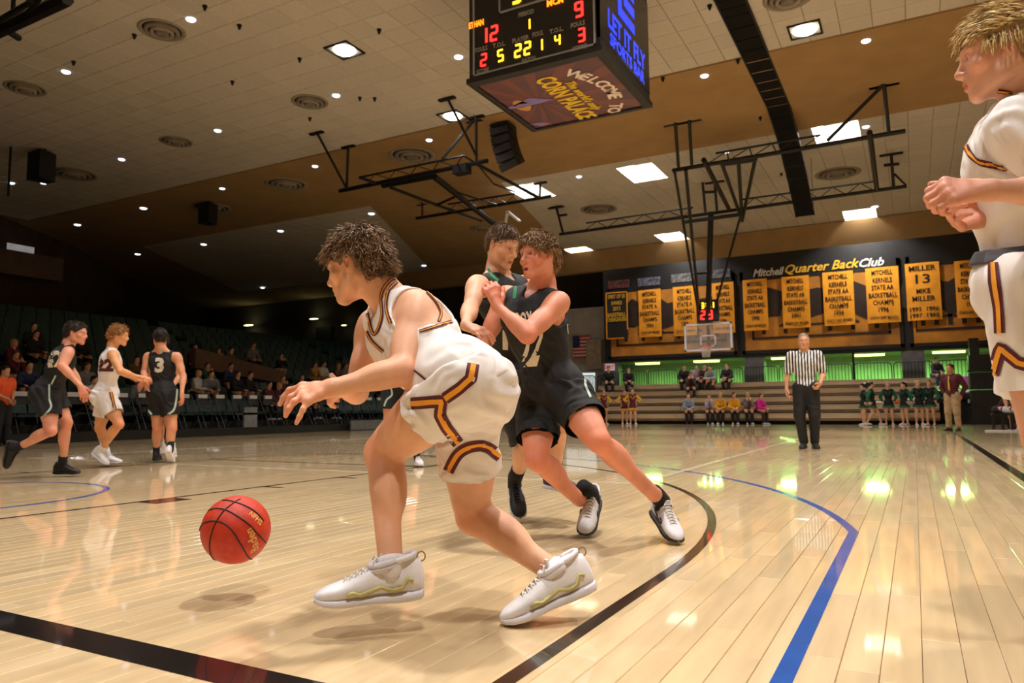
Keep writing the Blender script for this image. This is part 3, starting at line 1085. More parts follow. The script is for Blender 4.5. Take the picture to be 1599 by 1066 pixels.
zig(b, f7(870, 690), f7(1260, 636), f7(870, 650), f7(1250, 590), 7, .016)
fp(b, 'lower_bar')
for a, c in (((125, 240), (295, 560)), ((305, 318), (295, 560)), ((865, 45), (1030, 372)), ((1030, 150), (1032, 400)), ((1020, 170), (835, 395)),
             ((725, 645), (725, 722)), ((1395, 525), (1390, 612)), ((1485, 660), (1525, 815))):
    b = trk(MB(), [f7(*a) + (CEIL - .05,), f7(*c) + (BZ,)], .04)
    T_foot(b, *f7(*a), half=.24)
    fp(b, 'ceiling_rod')
p = seg(f7(945, 450), BZ - .1)
fp(MB().box((p[0] - .2, p[1] - .15, p[2] - .15), (p[0] + .25, p[1] + .15, p[2] + .1)), 'winch_box')
pa = [seg(f7(*q), BZ - .15) for q in ((1198, 752), (1208, 690), (1275, 745))]
b = MB()
for a, c in ((0, 1), (1, 2)):
    b.bar(pa[a], pa[c], .10, .05)
fp(b, 'folded_board_edge', M_FRAMEW)
# the end of another folded frame, top left corner of the picture
e = empty('folded_hoop_frame', tuple(atZ(60, 30, BZ)), 0, 'end of a black folded hoop frame in the top left corner of the picture', 'hoop frame')
b = trk(MB(), [(-40, 66), (105, -2)], .12)
trk(b, [(-20, 42), (50, 2), (20, -20)], .05); trk(b, [(12, 48), (30, 60)], .06); trk(b, [(62, -4), (45, 20)], .05)
o = b.make('frame_bars', M_BLACKMETAL, e); o.location = tuple(-v for v in e.location)
for q in ((20, 20), (80, -12)):
    p = atZ(q[0], q[1], BZ); b = MB().tube([p, (p[0], p[1], CEIL - .01)], .04, 6)
    o = b.make('ceiling_rod', M_BLACKMETAL, e); o.location = tuple(-v for v in e.location)

# ------------------------------------------------------------------ centre scoreboard
ZB = 6.3
sx0, sx1, sy0, sy1 = .42, 2.90, 9.08, 11.60
cxm, cym = (sx0 + sx1) / 2, (sy0 + sy1) / 2
sb = empty('scoreboard', (cxm, cym, ZB), 0, 'black four-sided hanging scoreboard with red and yellow digits and a maroon underside', 'scoreboard')
SBL = (-cxm, -cym, -ZB)


def sp(o):
    o.location = SBL
    return o


b = MB()
# stepped body: chamfered lower rim, set-back corners
b.box((sx0 + .02, sy0 + .02, ZB + .10), (sx1 - .02, sy1 - .02, 8.35))
sp(b.make('body', M_BLACK, sb))
b = MB()
V = []
for i_, z in ((.0, ZB + .05), (.0, ZB + .09), (-.02, ZB + .09), (-.02, ZB + .0), (.05, ZB - .02), (.12, ZB - .02), (.12, ZB + .05)):
    V += [(sx0 + i_, sy0 + i_, z), (sx1 - i_, sy0 + i_, z), (sx1 - i_, sy1 - i_, z), (sx0 + i_, sy1 - i_, z)]
F = []
for l in range(6):
    for i in range(4):
        F.append((4 * l + i, 4 * l + (i + 1) % 4, 4 * l + 4 + (i + 1) % 4, 4 * l + 4 + i))
b.add(V, F)
sp(b.make('lower_rim', M_BLACK, sb))
b = MB()
for sx in (sx0 + .05, sx1 - .05):
    for sy in (sy0 + .05, sy1 - .05):
        b.tube([(sx, sy, 8.3), (sx, sy, CEIL)], .03, 6)
sp(b.make('hanging_rod', M_BLACKMETAL, sb))
sp(MB().box((sx0 + .10, sy0 + .10, ZB + .005), (sx1 - .10, sy1 - .10, ZB + .03)).make('underside_panel', pm('maroon_print', (92, 36, 40), .35, .0, 1.6, rgb2=(64, 30, 56), coat=.3), sb))
rays = MB()
for k in range(14):
    a0 = 2 * math.pi * k / 14; a1 = a0 + .18
    c0 = np.array([sx0 + .75, cym])
    def clip(a):
        d = np.array([math.cos(a), math.sin(a)])
        ts = []
        for i_, (lo, hi) in enumerate(((sx0 + .12, sx1 - .12), (sy0 + .12, sy1 - .12))):
            if abs(d[i_]) > 1e-6:
                ts.append(((hi if d[i_] > 0 else lo) - c0[i_]) / d[i_])
        return c0 + d * min(ts)
    q0, q1 = clip(a0), clip(a1)
    rays.solid([(c0[0], c0[1], ZB + .003), (q0[0], q0[1], ZB + .003), (q1[0], q1[1], ZB + .003)], (0, 0, .002))
sp(rays.make('printed_rays', pm('ray_print', (104, 46, 50), .35, .05, 3, coat=.3), sb))


def sbt(name, body, pos, ex, ey, size, m, width=None, shear=0., offset=0., ext=.004):
    V, F = text_mesh(body, size, ext, shear, offset, width=width)
    ez = np.cross(ex, ey)
    return sp(link(name, mesh(name, place(V, pos, ex, ey, ez), F, m), sb))


def under(px, py): return atZ(px, py, ZB - .004)
UX, UY = (0, 1, 0), (1, 0, 0)
M_UY = pm('yellow_print', (226, 190, 40), .4, .05, 4)
M_UW = pm('cream_print', (226, 212, 200), .4, .05, 4)
# arched WELCOME TO
def uc(cx, cy): return under(700 + cx / 4.44, cy / 4.44)


q1, q2, q3 = uc(862, 512), uc(1075, 590), uc(1135, 778)
m1 = np.array([[q2[0] - q1[0], q2[1] - q1[1]], [q3[0] - q2[0], q3[1] - q2[1]]])
cc = np.linalg.solve(m1, .5 * np.array([q2[0] ** 2 - q1[0] ** 2 + q2[1] ** 2 - q1[1] ** 2, q3[0] ** 2 - q2[0] ** 2 + q3[1] ** 2 - q2[1] ** 2]))
rr = math.hypot(q1[0] - cc[0], q1[1] - cc[1])
a1, a3 = math.atan2(q1[1] - cc[1], q1[0] - cc[0]), math.atan2(q3[1] - cc[1], q3[0] - cc[0])
for k, ch in enumerate('WELCOME TO'):
    if ch == ' ': continue
    a = a1 + (a3 - a1) * (k * .93 + .2) / 9
    sbt('welcome_letter', ch, (cc[0] + rr * math.cos(a), cc[1] + rr * math.sin(a), ZB - .004), (-math.sin(a), math.cos(a), 0), (math.cos(a), math.sin(a), 0), .34, M_UW, offset=.010)
q1 = uc(940, 668); sbt('slogan', "The world's only", (q1[0], q1[1], ZB - .004), UX, UY, .24, M_UY, width=1.35, shear=.3, offset=.006)
q1 = uc(820, 688); sbt('slogan', 'CORN PALACE', (q1[0], q1[1], ZB - .004), UX, UY, .50, M_UY, width=2.0, offset=.016)
M_UV = pm('pale_violet', (126, 108, 178), .35, .1, 5, coat=.3)  # two thin pale violet streaks laid just below the underside panel
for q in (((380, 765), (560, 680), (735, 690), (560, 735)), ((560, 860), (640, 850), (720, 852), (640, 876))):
    sp(MB().solid([uc(*p_) + np.array([0, 0, .002]) for p_ in q], (0, 0, .002)).make('violet_streak', M_UV, sb))
b = MB()
for sgn in (-1, 1):
    pts = [(.98 - .32 * t_, cym + sgn * (.05 + .22 * math.sin(t_ * math.pi)), ZB - .002) for t_ in np.linspace(0, 1, 9)]
    pts += [(.98 - .32 * t_, cym + sgn * (.02 + .06 * math.sin(t_ * math.pi)), ZB - .002) for t_ in np.linspace(1, 0, 9)][1:-1]
    b.solid(pts, (0, 0, .003))
sp(b.make('corn_leaf_print', pm('corn_print', (190, 140, 70), .5, .1, 6), sb))
FY = sy0 + .012


def fpt(cx, cy): return atY(700 + cx / 4.44, cy / 4.44, FY - .004)
def fh_(c): return c / 4.44 / (FPX / 12.4)


b = MB()
A = fpt(115, 0); Bq = fpt(150, 545); Cq = fpt(1020, 330)
zb_ = ZB + .12
for q in ((sx0 + .10, zb_, sx0 + .13, 8.3), (sx1 - .13, zb_, sx1 - .10, 8.3), (sx0 + .10, zb_, sx1 - .10, zb_ + .03),
          (cxm - .62, 7.42, cxm - .59, 8.3), (cxm + .59, 7.42, cxm + .62, 8.3), (cxm - .62, 7.42, cxm + .62, 7.45)):
    b.box((q[0], FY - .01, q[1]), (q[2], FY + .008, q[3]))
sp(b.make('silver_border', pm('silver_trim', (150, 152, 160), .4, .05, 4), sb))
M_LBL = pm('grey_label_print', (150, 146, 142), .6, .05, 4)
for body, cx, cy, hh in (('PERIOD', 540, 92, 34), ('FOULS', 898, 168, 34), ('T.O.L.', 750, 210, 34), ('PLAYER', 502, 272, 36), ('FOUL', 622, 235, 36),
                         ('FOULS', 228, 342, 36), ('T.O.L.', 353, 311, 34), ('SCORE', 238, 492, 34), ('SCORE', 910, 330, 34), ('MATCH', 557, 415, 34)):
    sbt('panel_label', body, fpt(cx, cy), (1, 0, 0), (0, 0, 1), fh_(hh) / .78, M_LBL, offset=.003, width=fh_({'PERIOD': 118, 'PLAYER': 128, 'FOUL': 82}.get(body, 100)) * 1.02)
for body, cx, cy, hh, m in (('12', 298, 235, 118, M_LR), ('9', 905, 65, 112, M_LR), ('3', 922, 242, 100, M_LR), ('2', 245, 415, 98, M_LR), ('5', 362, 385, 92, M_LY),
                            ('22', 515, 343, 100, M_LY), ('1', 648, 310, 84, M_LY), ('4', 757, 278, 78, M_LY), ('1', 562, 167, 78, M_LY)):
    p = fpt(cx, cy)
    h_ = fh_(hh)
    o = leds(sb, body, p[0], p[2] - h_ / 2, h_ * .58, h_, h_ * .15, h_ * .16, m, 'led_digits', o=(0, FY - .006, 0))
    sp(o)
for body, cx, cy, hh in (('ETHAN', 194, 168, 44), ('MCM', 740, 12, 44)):
    sbt('led_name', body, fpt(cx, cy), (1, 0, 0), (0, 0, 1), fh_(hh) / .72, M_LO, offset=.005, width=fh_(122))
o = leds(sb, '3:01', cxm, 7.50, .2, .36, .06, .08, M_LY, 'led_clock', o=(0, FY - .006, 0)); sp(o)
# right-hand face: blue logo and words
XF = sx1 - .012


def rpt(cx, cy): return atX(700 + cx / 4.44, cy / 4.44, XF + .004)


sbt('blue_sign', 'LET IT FLY', (XF, cym + .05, ZB + .72), (0, 1, 0), (0, 0, 1), .44, M_LB, width=1.9, offset=.012)
sbt('blue_sign', 'SPORTS BAR', (XF, cym + .05, ZB + .40), (0, 1, 0), (0, 0, 1), .30, M_LB, width=1.75, offset=.006)
b = MB()
def lg(y, z): return (XF, cym + y, ZB + z)
for poly in ([(-.62, 1.45), (-.42, 1.45), (-.42, 1.02), (.42, 1.02), (.42, 1.2), (-.24, 1.2), (-.24, 1.75), (-.62, 1.75)],
             [(-.12, 1.32), (.42, 1.32), (.42, 1.50), (-.12, 1.50)], [(-.12, 1.60), (.42, 1.60), (.42, 1.78), (-.12, 1.78)]):
    b.solid([lg(y, z) for y, z in poly], (.006, 0, 0))
sp(b.make('blue_logo', M_LB, sb))
sp(MB().box((sx1 - .08, sy0 + .02, ZB + .24), (sx1 - .015, sy1 - .02, 8.3)).make('side_panel', pm('dark_glossy_panel', (20, 22, 34), .25, .1, 3), sb))

# ------------------------------------------------------------------ hanging loudspeakers, black strip
M_SPK = pm('black_speaker', (15, 14, 14), .6, .2, 12, bump=.002, bscale=80)
p0 = atZ(785, 196, CEIL - .1)
arr = empty('line_array_speaker', (p0[0], p0[1], p0[2]), 0, 'black curved line array of speaker cabinets hanging beside the scoreboard', 'speaker')
MB().tube([(0, 0, .0), (0, 0, .09)], .05, 6).make('cable', M_BLACKMETAL, arr)
MB().box((-.28, -.22, -.06), (.28, .25, 0)).make('rigging_frame', M_BLACKMETAL, arr)
ang = 0.0
pos = np.array([0.0, 0.0, -.07])
for k in range(5):
    ang = -.02 - .11 * k
    h = .215
    d = np.array([math.sin(ang) * .0, 0, -1.0])
    R_ = Matrix.Rotation(.10 + .11 * k, 4, (1, -.5, 0))
    bb_ = MB().box((-.30, -.20, -h), (.30, .22, 0)); bb_.box((-.28, -.235, -h + .02), (.28, -.2, -.02))
    bb_.box((.30, -.1, -h * .6), (.34, .1, -h * .4))
    o = bb_.make('cabinet', M_SPK, arr)
    o.matrix_local = Matrix.Translation(pos) @ R_
    pos = pos + np.array((R_ @ Vector((0, 0, -h - .008)))[:])
for (px, py, ptop, sc_, lb) in ((65, 258, 236, 1.0, 'dark box speaker hanging from the dim ceiling at far left'), (325, 330, 316, .72, 'small dark box speaker hanging over the left seats')):
    tp = atZ(px, ptop, CEIL - .05)
    t = pr(tp)[2]
    hgt = 44 * sc_ / FPX * t; w = 34 * sc_ / FPX * t
    e = empty('hanging_speaker', tuple(tp), 0, lb, 'speaker')
    b = MB()
    b.prism([(-w / 2, -w / 3), (w / 2, -w / 3), (w * .3, w / 2), (-w * .3, w / 2)], -hgt - .05, -.05)
    b.make('cabinet', M_SPK, e)
    b = MB()
    for sx in (-.3, .3):
        b.tube([(sx * w, 0, -.06), (sx * w, 0, .04)], .02, 5)
    b.make('bracket', M_BLACKMETAL, e)
p = atZ(17, 228, CEIL)
o = MB().tube([(p[0], p[1], CEIL), (p[0], p[1], CEIL - 1.5)], .035, 6).make('ceiling_pole', M_BLACKMETAL)
tag(o, 'thin dark pole hanging from the ceiling at the left picture edge', 'pole')
# long black slatted strip: rises along the ceiling, then curves down
Xs0, Xs1 = 3.98, 4.50
prof = [(11.8, 8.42), (13.1, 8.42), (14.8, 8.40), (16.0, 8.36), (17.2, 8.20), (18.5, 7.85), (19.8, 7.40), (21.2, 6.95), (22.4, 6.50)]
prof = []
for q in ((1112, -40), (1130, 0), (1156, 50), (1180, 100), (1199, 160), (1216, 220), (1231, 280), (1244, 338)):
    a_ = atX(q[0], q[1], 4.0)
    prof.append((a_[1], min(a_[2], 8.47)))
st = empty('hanging_strip', (4.25, prof[-1][0], prof[-1][1]), 0, 'long curved black slatted strip hanging down from the ceiling', 'ceiling strip')
b = MB()
for (y0, z0), (y1, z1) in zip(prof[:-1], prof[1:]):
    n = 3
    for k in range(n):
        a_ = np.array([4.25, y0 + (y1 - y0) * k / n, z0 + (z1 - z0) * k / n]); c_ = np.array([4.25, y0 + (y1 - y0) * (k + .93) / n, z0 + (z1 - z0) * (k + 1.03) / n])
        bb_ = MB().bar(a_, c_, .56, .05)
        o = bb_.make('slat', pm('matt_black_slat', (9, 8, 8), .85, .2, 6, spec=.2), st); o.location = tuple(-v for v in st.location)
b = MB()
for sx in (3.985, 4.515):
    for (y0, z0), (y1, z1) in zip(prof[:-1], prof[1:]):
        b.bar((sx, y0, z0), (sx, y1, z1), .03, .08)
o = b.make('edge_rail', M_BLACKMETAL, st); o.location = tuple(-v for v in st.location)
b = MB()
for k in (3, 5, 7):
    y, z = prof[k]
    for sx in (4.0, 4.5): b.tube([(sx, y, z), (sx, y, CEIL - .05)], .008, 4)
o = b.make('hanging_wire', M_BLACKMETAL, st); o.location = tuple(-v for v in st.location)

# ------------------------------------------------------------------ left seating bowl
M_TEAL = pm('teal_seat_plastic', (44, 72, 72), .55, .12, 5)
M_TIER = pm('dark_tier_paint', (48, 46, 44), .8, .15, 2)
NT = 11
stand = empty('seating_stand', (-16, 18, 0), 0, 'dark stepped stand rising on the left side of the court', 'stand')
for k in range(NT):
    x = -11.9 - .92 * k
    y0_ = max(1.0, -6.4 + (-19.5 - (x - .92)) / 2.5 * 15) if x - .92 < -19.4 else 1.0
    o = MB().box((x - .92, y0_, 0 if k == 0 else .2), (x, 36.0, .38 + .36 * k)).make('tier', M_TIER, stand)
    o.location = (16, -18, 0)
p1 = [atX(q[0], q[1], -15.2) for q in ((306, 543), (446, 580))]
vw = MB().solid([p1[0], p1[1], (p1[1][0], p1[1][1], p1[1][2] - .5), (p1[0][0], p1[0][1], p1[0][2] - .7)], (-.25, 0, 0))
tag(vw.make('ramp_wall', pm('brown_ramp_paint', (104, 80, 66), .85, .08, 2)), 'sloping brown ramp wall among the left seats', 'wall')


def seat_mesh():
    b = MB()
    b.box((-.24, -.22, .20), (.24, .20, .26), 0)
    V = [(-.24, .18, .26), (.24, .18, .26), (.24, .23, .26), (-.24, .23, .26), (-.22, .30, .66), (.22, .30, .66), (.22, .35, .66), (-.22, .35, .66)]
    b.add(V, [(0, 1, 5, 4), (1, 2, 6, 5), (2, 3, 7, 6), (3, 0, 4, 7), (4, 5, 6, 7)])
    b.box((-.05, -.05, 0), (.05, .12, .2))
    return b


sbm = seat_mesh()
sme = mesh('stadium_seat', sbm.V, sbm.F, M_TEAL)
seats = []
for k in range(NT):
    for j in range(66):
        y = 2.2 + j * .51
        if j % 17 == 16: continue
        x = -11.9 - .92 * k - .50
        z = .38 + .36 * k
        q = pr((x, y, z + .4))
        if q[2] < 2 or q[0] < -30: continue
        if k == 3 and min(p1[0][1], p1[1][1]) - .4 < y < max(p1[0][1], p1[1][1]) + .4: continue
        if x < -19 and y < -6 + (-19.5 - x) / 2.5 * 15 + 1: continue
        seats.append((q[2], x, y, z))
seats.sort()
SV, SF = [], []
for i, (_, x, y, z) in enumerate(seats):
    if i < 300:
        o = link('stadium_seat', sme, None, (x, y, z))
        o.rotation_euler = (0, 0, math.pi / 2)
        tag(o, 'teal plastic stadium seat in the dim rows of the left stand', 'seat', 'teal seats of the left stand')
    else:
        n = len(SV)
        SV += [(x - v[1], y + v[0], z + v[2]) for v in sbm.V]
        SF += [tuple(q + n for q in f) for f in sbm.F]
tag(link('stadium_seats', mesh('stadium_seats', SV, SF, M_TEAL)), 'teal seats of the upper dim rows of the left stand', 'seats', kind='stuff')

# row of black folding chairs with white name cards
M_CHAIR = pm('black_chair', (20, 19, 20), .45, .15, 8)
M_CARD = pm('white_card', (206, 206, 204), .7, .05, 8)
M_PADG = pm('grey_pad', (120, 122, 122), .7, .1, 6)
plat = MB().box((-11.85, 4.0, 0), (-10.15, 30.5, .22)).make('platform', M_BLACK)
tag(plat, 'low black platform under the row of folding chairs', 'platform')


def chair_parts():
    s = MB().box((-.2, -.2, .42), (.2, .2, .46))
    bk_ = MB()
    V = []
    for z, y in ((.66, .22), (.80, .245), (.94, .26)):
        V += [(-.21, y, z), (.21, y, z), (.21, y + .02, z), (-.21, y + .02, z)]
    F = []
    for l in range(2):
        for i in range(4):
            F.append((4 * l + i, 4 * l + (i + 1) % 4, 4 * l + 4 + (i + 1) % 4, 4 * l + 4 + i))
    F += [(3, 2, 1, 0), (8, 9, 10, 11)]
    bk_.add(V, F)
    cd = MB().box((-.15, .225, .85), (.15, .242, .955)).box((-.15, .275, .85), (.15, .29, .955))
    fr = []
    for sx in (-.22, .22):
        fr.append(MB().tube([(sx, -.26, 0), (sx, -.02, .44), (sx, .26, .96)], .013, 5))
        fr.append(MB().tube([(sx, .26, 0), (sx, -.16, .44)], .013, 5))
    return s, bk_, cd, fr


cs, cbk, ccd, cfr = chair_parts()
ch0 = empty('folding_chair')
cs.make('seat', M_CHAIR, ch0); cbk.make('backrest', M_CHAIR, ch0); ccd.make('name_card', M_CARD, ch0)
for f in cfr: f.make('leg', M_CHAIR, ch0)


def copy_thing(root, loc, rz, label=None, group=None):
    r = root.copy(); COL.objects.link(r)
    r.location = loc; r.rotation_euler = (0, 0, rz)
    if label: r['label'] = label
    if group: r['group'] = group
    for c in list(root.children):
        d = c.copy(); COL.objects.link(d); d.parent = r
        for g in list(c.children):
            k_ = g.copy(); COL.objects.link(k_); k_.parent = d
    return r


first = True
CHY = [5.6 + .62 * i for i in range(36)]
for i, y in enumerate(CHY):
    loc = (-10.85, y, .22)
    rz = math.pi / 2 + rnd.uniform(-.08, .08)
    lb_ = 'black folding chair with a white name card, %s from the near end of the row' % ORD[i]
    tag(ch0, None if not first else lb_, 'chair', 'black folding chairs beside the court')
    if first:
        ch0.location = loc; ch0.rotation_euler = (0, 0, rz); first = False
    else:
        copy_thing(ch0, loc, rz, lb_)
for (px, py, lb) in ((88, 645, 'pale grey padded seat board beside player 42'), (1046 / 2.665, 652, 'pale grey seat board standing under the pointing hand')):
    p = atX(px, py, -10.1)
    o = MB().box((p[0] - .08, p[1] - .24, .22), (p[0] - .02, p[1] + .24, .80)).box((p[0] - .4, p[1] - .24, .58), (p[0] - .02, p[1] + .24, .64)).make('padded_seat', M_PADG)
    tag(o, lb, 'seat')
p = atX(575, 665, -9.9)
o = MB().box((p[0] - .05, p[1] - .9, .02), (p[0], p[1] + .9, .34)).make('sign_board', M_PADG)
tag(o, 'long low grey sign board at the foot of the chairs', 'sign')
for (px, py, Y, r, lb) in ((388, 508, 35.9, .42, 'bright oval wall lamp in the dark far corner, left'), (490, 498, 35.9, .36, 'greenish square wall lamp above the dark door'), (537, 508, 35.9, .2, 'small yellowish wall lamp right of the dark door')):
    p = atY(px, py, Y)
    b = MB().lathe([(0, -.03), (r * .8, -.02), (r, .0), (r, .04)], n=16)
    o = b.make('wall_lamp', pm('wall_lamp_glow', (250, 255, 200), .4, 0, 2, emit=4.0))
    o.location = tuple(p); o.scale = (1, .5, .55); 
    tag(o, lb, 'lamp')
p = atY(505, 535, 36.4)
MB().box((p[0] - .7, 36.40, p[2] - 1.2), (p[0] + .7, 36.48, p[2] + 1.1)).make('dark_door', M_BLACK, bpy.data.objects['wall_back'])
pw = atZ(38, 384, 7.4)
o = MB().box((pw[0] - .6, pw[1] - 3.2, pw[2] - 1.3), (pw[0] + .5, pw[1] + 1.3, pw[2] - .35)).make('booth_front', pm('booth_paint', (92, 74, 62), .8, .1, 2))
tag(o, 'brown projecting booth front high on the left wall', 'booth')
o = MB().box((pw[0] - .5, pw[1] - 3.0, pw[2] - .33), (pw[0] - .4, pw[1] + .6, pw[2] + .1)).make('booth_window', pm('booth_glow', (190, 190, 190), .5, .1, 2, emit=.35))
tag(o, 'pale lit window strip above the booth front', 'window')

# ------------------------------------------------------------------ ball
M_BALL = pm('orange_leather', (196, 52, 22), .5, .10, 40, bump=.0012, bscale=420, spec=.45)
M_SEAM = pm('black_seam', (20, 14, 12), .6, .1, 10)
BR = .1195
bp_ = at(368.5, 826.5, FPX * .239 / 104.0)
ball = empty('basketball', tuple(bp_), 0, 'orange basketball with black seams bouncing left of the dribbling player', 'ball')
# orientation: frame with view axis toward the camera
vx, vy = CR, CU
vz = -unit(ray(368.5, 826.5))
NB, MBq = 40, 24
V = []
F = []
for j in range(MBq + 1):
    th = math.pi * j / MBq
    for i in range(NB):
        ph = 2 * math.pi * i / NB
        V.append((BR * math.sin(th) * math.cos(ph), BR * math.sin(th) * math.sin(ph), BR * math.cos(th)))
for j in range(MBq):
    for i in range(NB):
        F.append((j * NB + i, (j + 1) * NB + i, (j + 1) * NB + (i + 1) % NB, j * NB + (i + 1) % NB))
link('ball_skin', mesh('ball_skin', V, F, M_BALL, smooth=True), ball)


def bdir(px, py):
    """unit vector on the ball's near face under a picture point"""
    x = (px - 368.5) / 52.0; y = -(py - 826.5) / 52.0
    z = math.sqrt(max(0.0, 1 - x * x - y * y))
    return vx * x + vy * y + vz * z


def seam(pts, name='seam', closed=False):
    P = [unit(p) * (BR + .0006) for p in pts]
    MB().tube(P, .0024, 6).make(name, M_SEAM, ball, smooth=True)


def gc(a, c, n=40, full=True):
    a = unit(a); b_ = unit(c - a * (a @ c))
    return [a * math.cos(t) + b_ * math.sin(t) for t in np.linspace(0, 2 * math.pi if full else math.acos(np.clip(a @ unit(c), -1, 1)), n)]


def spl(pix, n=8):
    D = [bdir(*p) for p in pix]
    out = []
    for i in range(len(D) - 1):
        p0, p1, p2, p3 = D[max(i - 1, 0)], D[i], D[i + 1], D[min(i + 2, len(D) - 1)]
        for k in range(n):
            t = k / n
            out.append(.5 * ((2 * p1) + (-p0 + p2) * t + (2 * p0 - 5 * p1 + 4 * p2 - p3) * t * t + (-p0 + 3 * p1 - 3 * p2 + p3) * t ** 3))
    out.append(D[-1])
    return out


def b8(x, y): return (x / 2.5017, 640 + y / 2.5017)
seam(spl([b8(940, 341), b8(905, 362), b8(876, 395), b8(855, 445), b8(846, 500), b8(850, 555), b8(858, 580)]))
seam(spl([b8(822, 398), b8(850, 388), b8(890, 393), b8(940, 418), b8(985, 450), b8(1020, 490), b8(1040, 520)]))
seam(spl([b8(798, 470), b8(815, 448), b8(850, 438), b8(885, 448), b8(915, 480), b8(945, 530), b8(965, 565), b8(985, 582)]))
seam(spl([b8(868, 352), b8(910, 351), b8(960, 362), b8(1010, 390), b8(1040, 430)]))
for body, cx, cy, ex_, sz, m in (('NFHS', 1012, 414, (1.0, .42), .030, pm('gold_foil_print', (226, 170, 90), .4, .1, 8)), ('Baden', 992, 512, (-.5, -.9), .046, None)):
    m = m or MATS['gold_foil_print']
    c_ = bdir(*b8(cx, cy))
    exv = unit(vx * ex_[0] - vy * ex_[1]); exv = unit(exv - c_ * (exv @ c_)); eyv = np.cross(c_, exv)
    V, F = text_mesh(body, sz, 0, 0, .0008)
    P = []
    for v in V:
        q = unit(c_ * BR + exv * v[0] + eyv * v[1]) * (BR + .0008)
        P.append(q)
    link('ball_print', mesh('ball_print', P, F, m), ball)
# ------------------------------------------------------------------ implicit-surface modelling for figures and cloth
f32 = np.float32


class Sdf:
    def __init__(s):
        s.ops = []

    def c(s, a, b, ra, rb=None, k=.02, sub=False):
        a = np.asarray(a, float); b = np.asarray(b, float); rb = ra if rb is None else rb
        r = max(ra, rb)
        s.ops.append(('c', sub, k, np.minimum(a, b) - r, np.maximum(a, b) + r, (a, b, ra, rb)))
        return s

    def chain(s, pts, rs, k=.02):
        for i in range(len(pts) - 1):
            s.c(pts[i], pts[i + 1], rs[i], rs[i + 1], k)
        return s

    def e(s, c, A, r, k=.02, sub=False):
        c = np.asarray(c, float); A = np.asarray(A, float); r = np.asarray(r, float)
        ext = np.sqrt(((A.T * r) ** 2).sum(1))
        s.ops.append(('e', sub, k, c - ext, c + ext, (c, A, r)))
        return s

    def cut(s, n, d):
        """keep n.p < d"""
        s.ops.append(('p', False, 0, None, None, (np.asarray(n, float), d)))
        return s

    def bbox(s):
        L = [o for o in s.ops if o[0] != 'p' and not o[1]]
        return np.min([o[3] for o in L], 0), np.max([o[4] for o in L], 0)

    def field(s, lo, hi, h):
        n = np.maximum(np.ceil((hi - lo) / h).astype(int) + 1, 4)
        ax = [(lo[i] + h * np.arange(n[i])).astype(f32) for i in range(3)]
        f = np.full(n, .2, f32)
        for kind, sub, k, blo, bhi, prm in s.ops:
            if kind == 'p':
                nn, d = prm
                f = np.maximum(f, (nn[0] * ax[0][:, None, None] + nn[1] * ax[1][None, :, None] + nn[2] * ax[2][None, None, :] - d).astype(f32))
                continue
            m = k + 3.2 * h
            i0 = np.clip(np.floor((blo - m - lo) / h).astype(int), 0, n)
            i1 = np.clip(np.ceil((bhi + m - lo) / h).astype(int) + 1, 0, n)
            if np.any(i1 - i0 < 1): continue
            sl = tuple(slice(a, b) for a, b in zip(i0, i1))
            X = ax[0][sl[0]][:, None, None]; Y = ax[1][sl[1]][None, :, None]; Z = ax[2][sl[2]][None, None, :]
            if kind == 'c':
                a, b, ra, rb = prm
                ba = b - a
                L2 = float(ba @ ba) + 1e-12
                px, py, pz = X - f32(a[0]), Y - f32(a[1]), Z - f32(a[2])
                t = np.clip((px * f32(ba[0]) + py * f32(ba[1]) + pz * f32(ba[2])) / f32(L2), 0, 1)
                d = np.sqrt((px - t * f32(ba[0])) ** 2 + (py - t * f32(ba[1])) ** 2 + (pz - t * f32(ba[2])) ** 2) - (f32(ra) + t * f32(rb - ra))
            else:
                c, A, r = prm
                px, py, pz = X - f32(c[0]), Y - f32(c[1]), Z - f32(c[2])
                q0 = q1 = 0
                for i in range(3):
                    u = (px * f32(A[i][0]) + py * f32(A[i][1]) + pz * f32(A[i][2])) / f32(r[i])
                    q0 = q0 + u * u
                    q1 = q1 + (u / f32(r[i])) ** 2
                k0 = np.sqrt(q0)
                d = k0 * (k0 - 1) / np.sqrt(q1 + f32(1e-9))
            g = f[sl]
            if sub:
                d = -d
                hh = np.maximum(k - np.abs(g - d), 0) if k > 0 else 0
                f[sl] = np.maximum(g, d) + (hh * hh * f32(.25 / k) if k > 0 else 0)
            else:
                hh = np.maximum(k - np.abs(g - d), 0) if k > 0 else 0
                f[sl] = np.minimum(g, d) - (hh * hh * f32(.25 / k) if k > 0 else 0)
        return f

    def surf(s, h, lo=None, hi=None):
        a, b = s.bbox()
        lo = a - 4 * h if lo is None else np.asarray(lo, float)
        hi = b + 4 * h if hi is None else np.asarray(hi, float)
        return nets(s.field(lo, hi, h), lo, h)


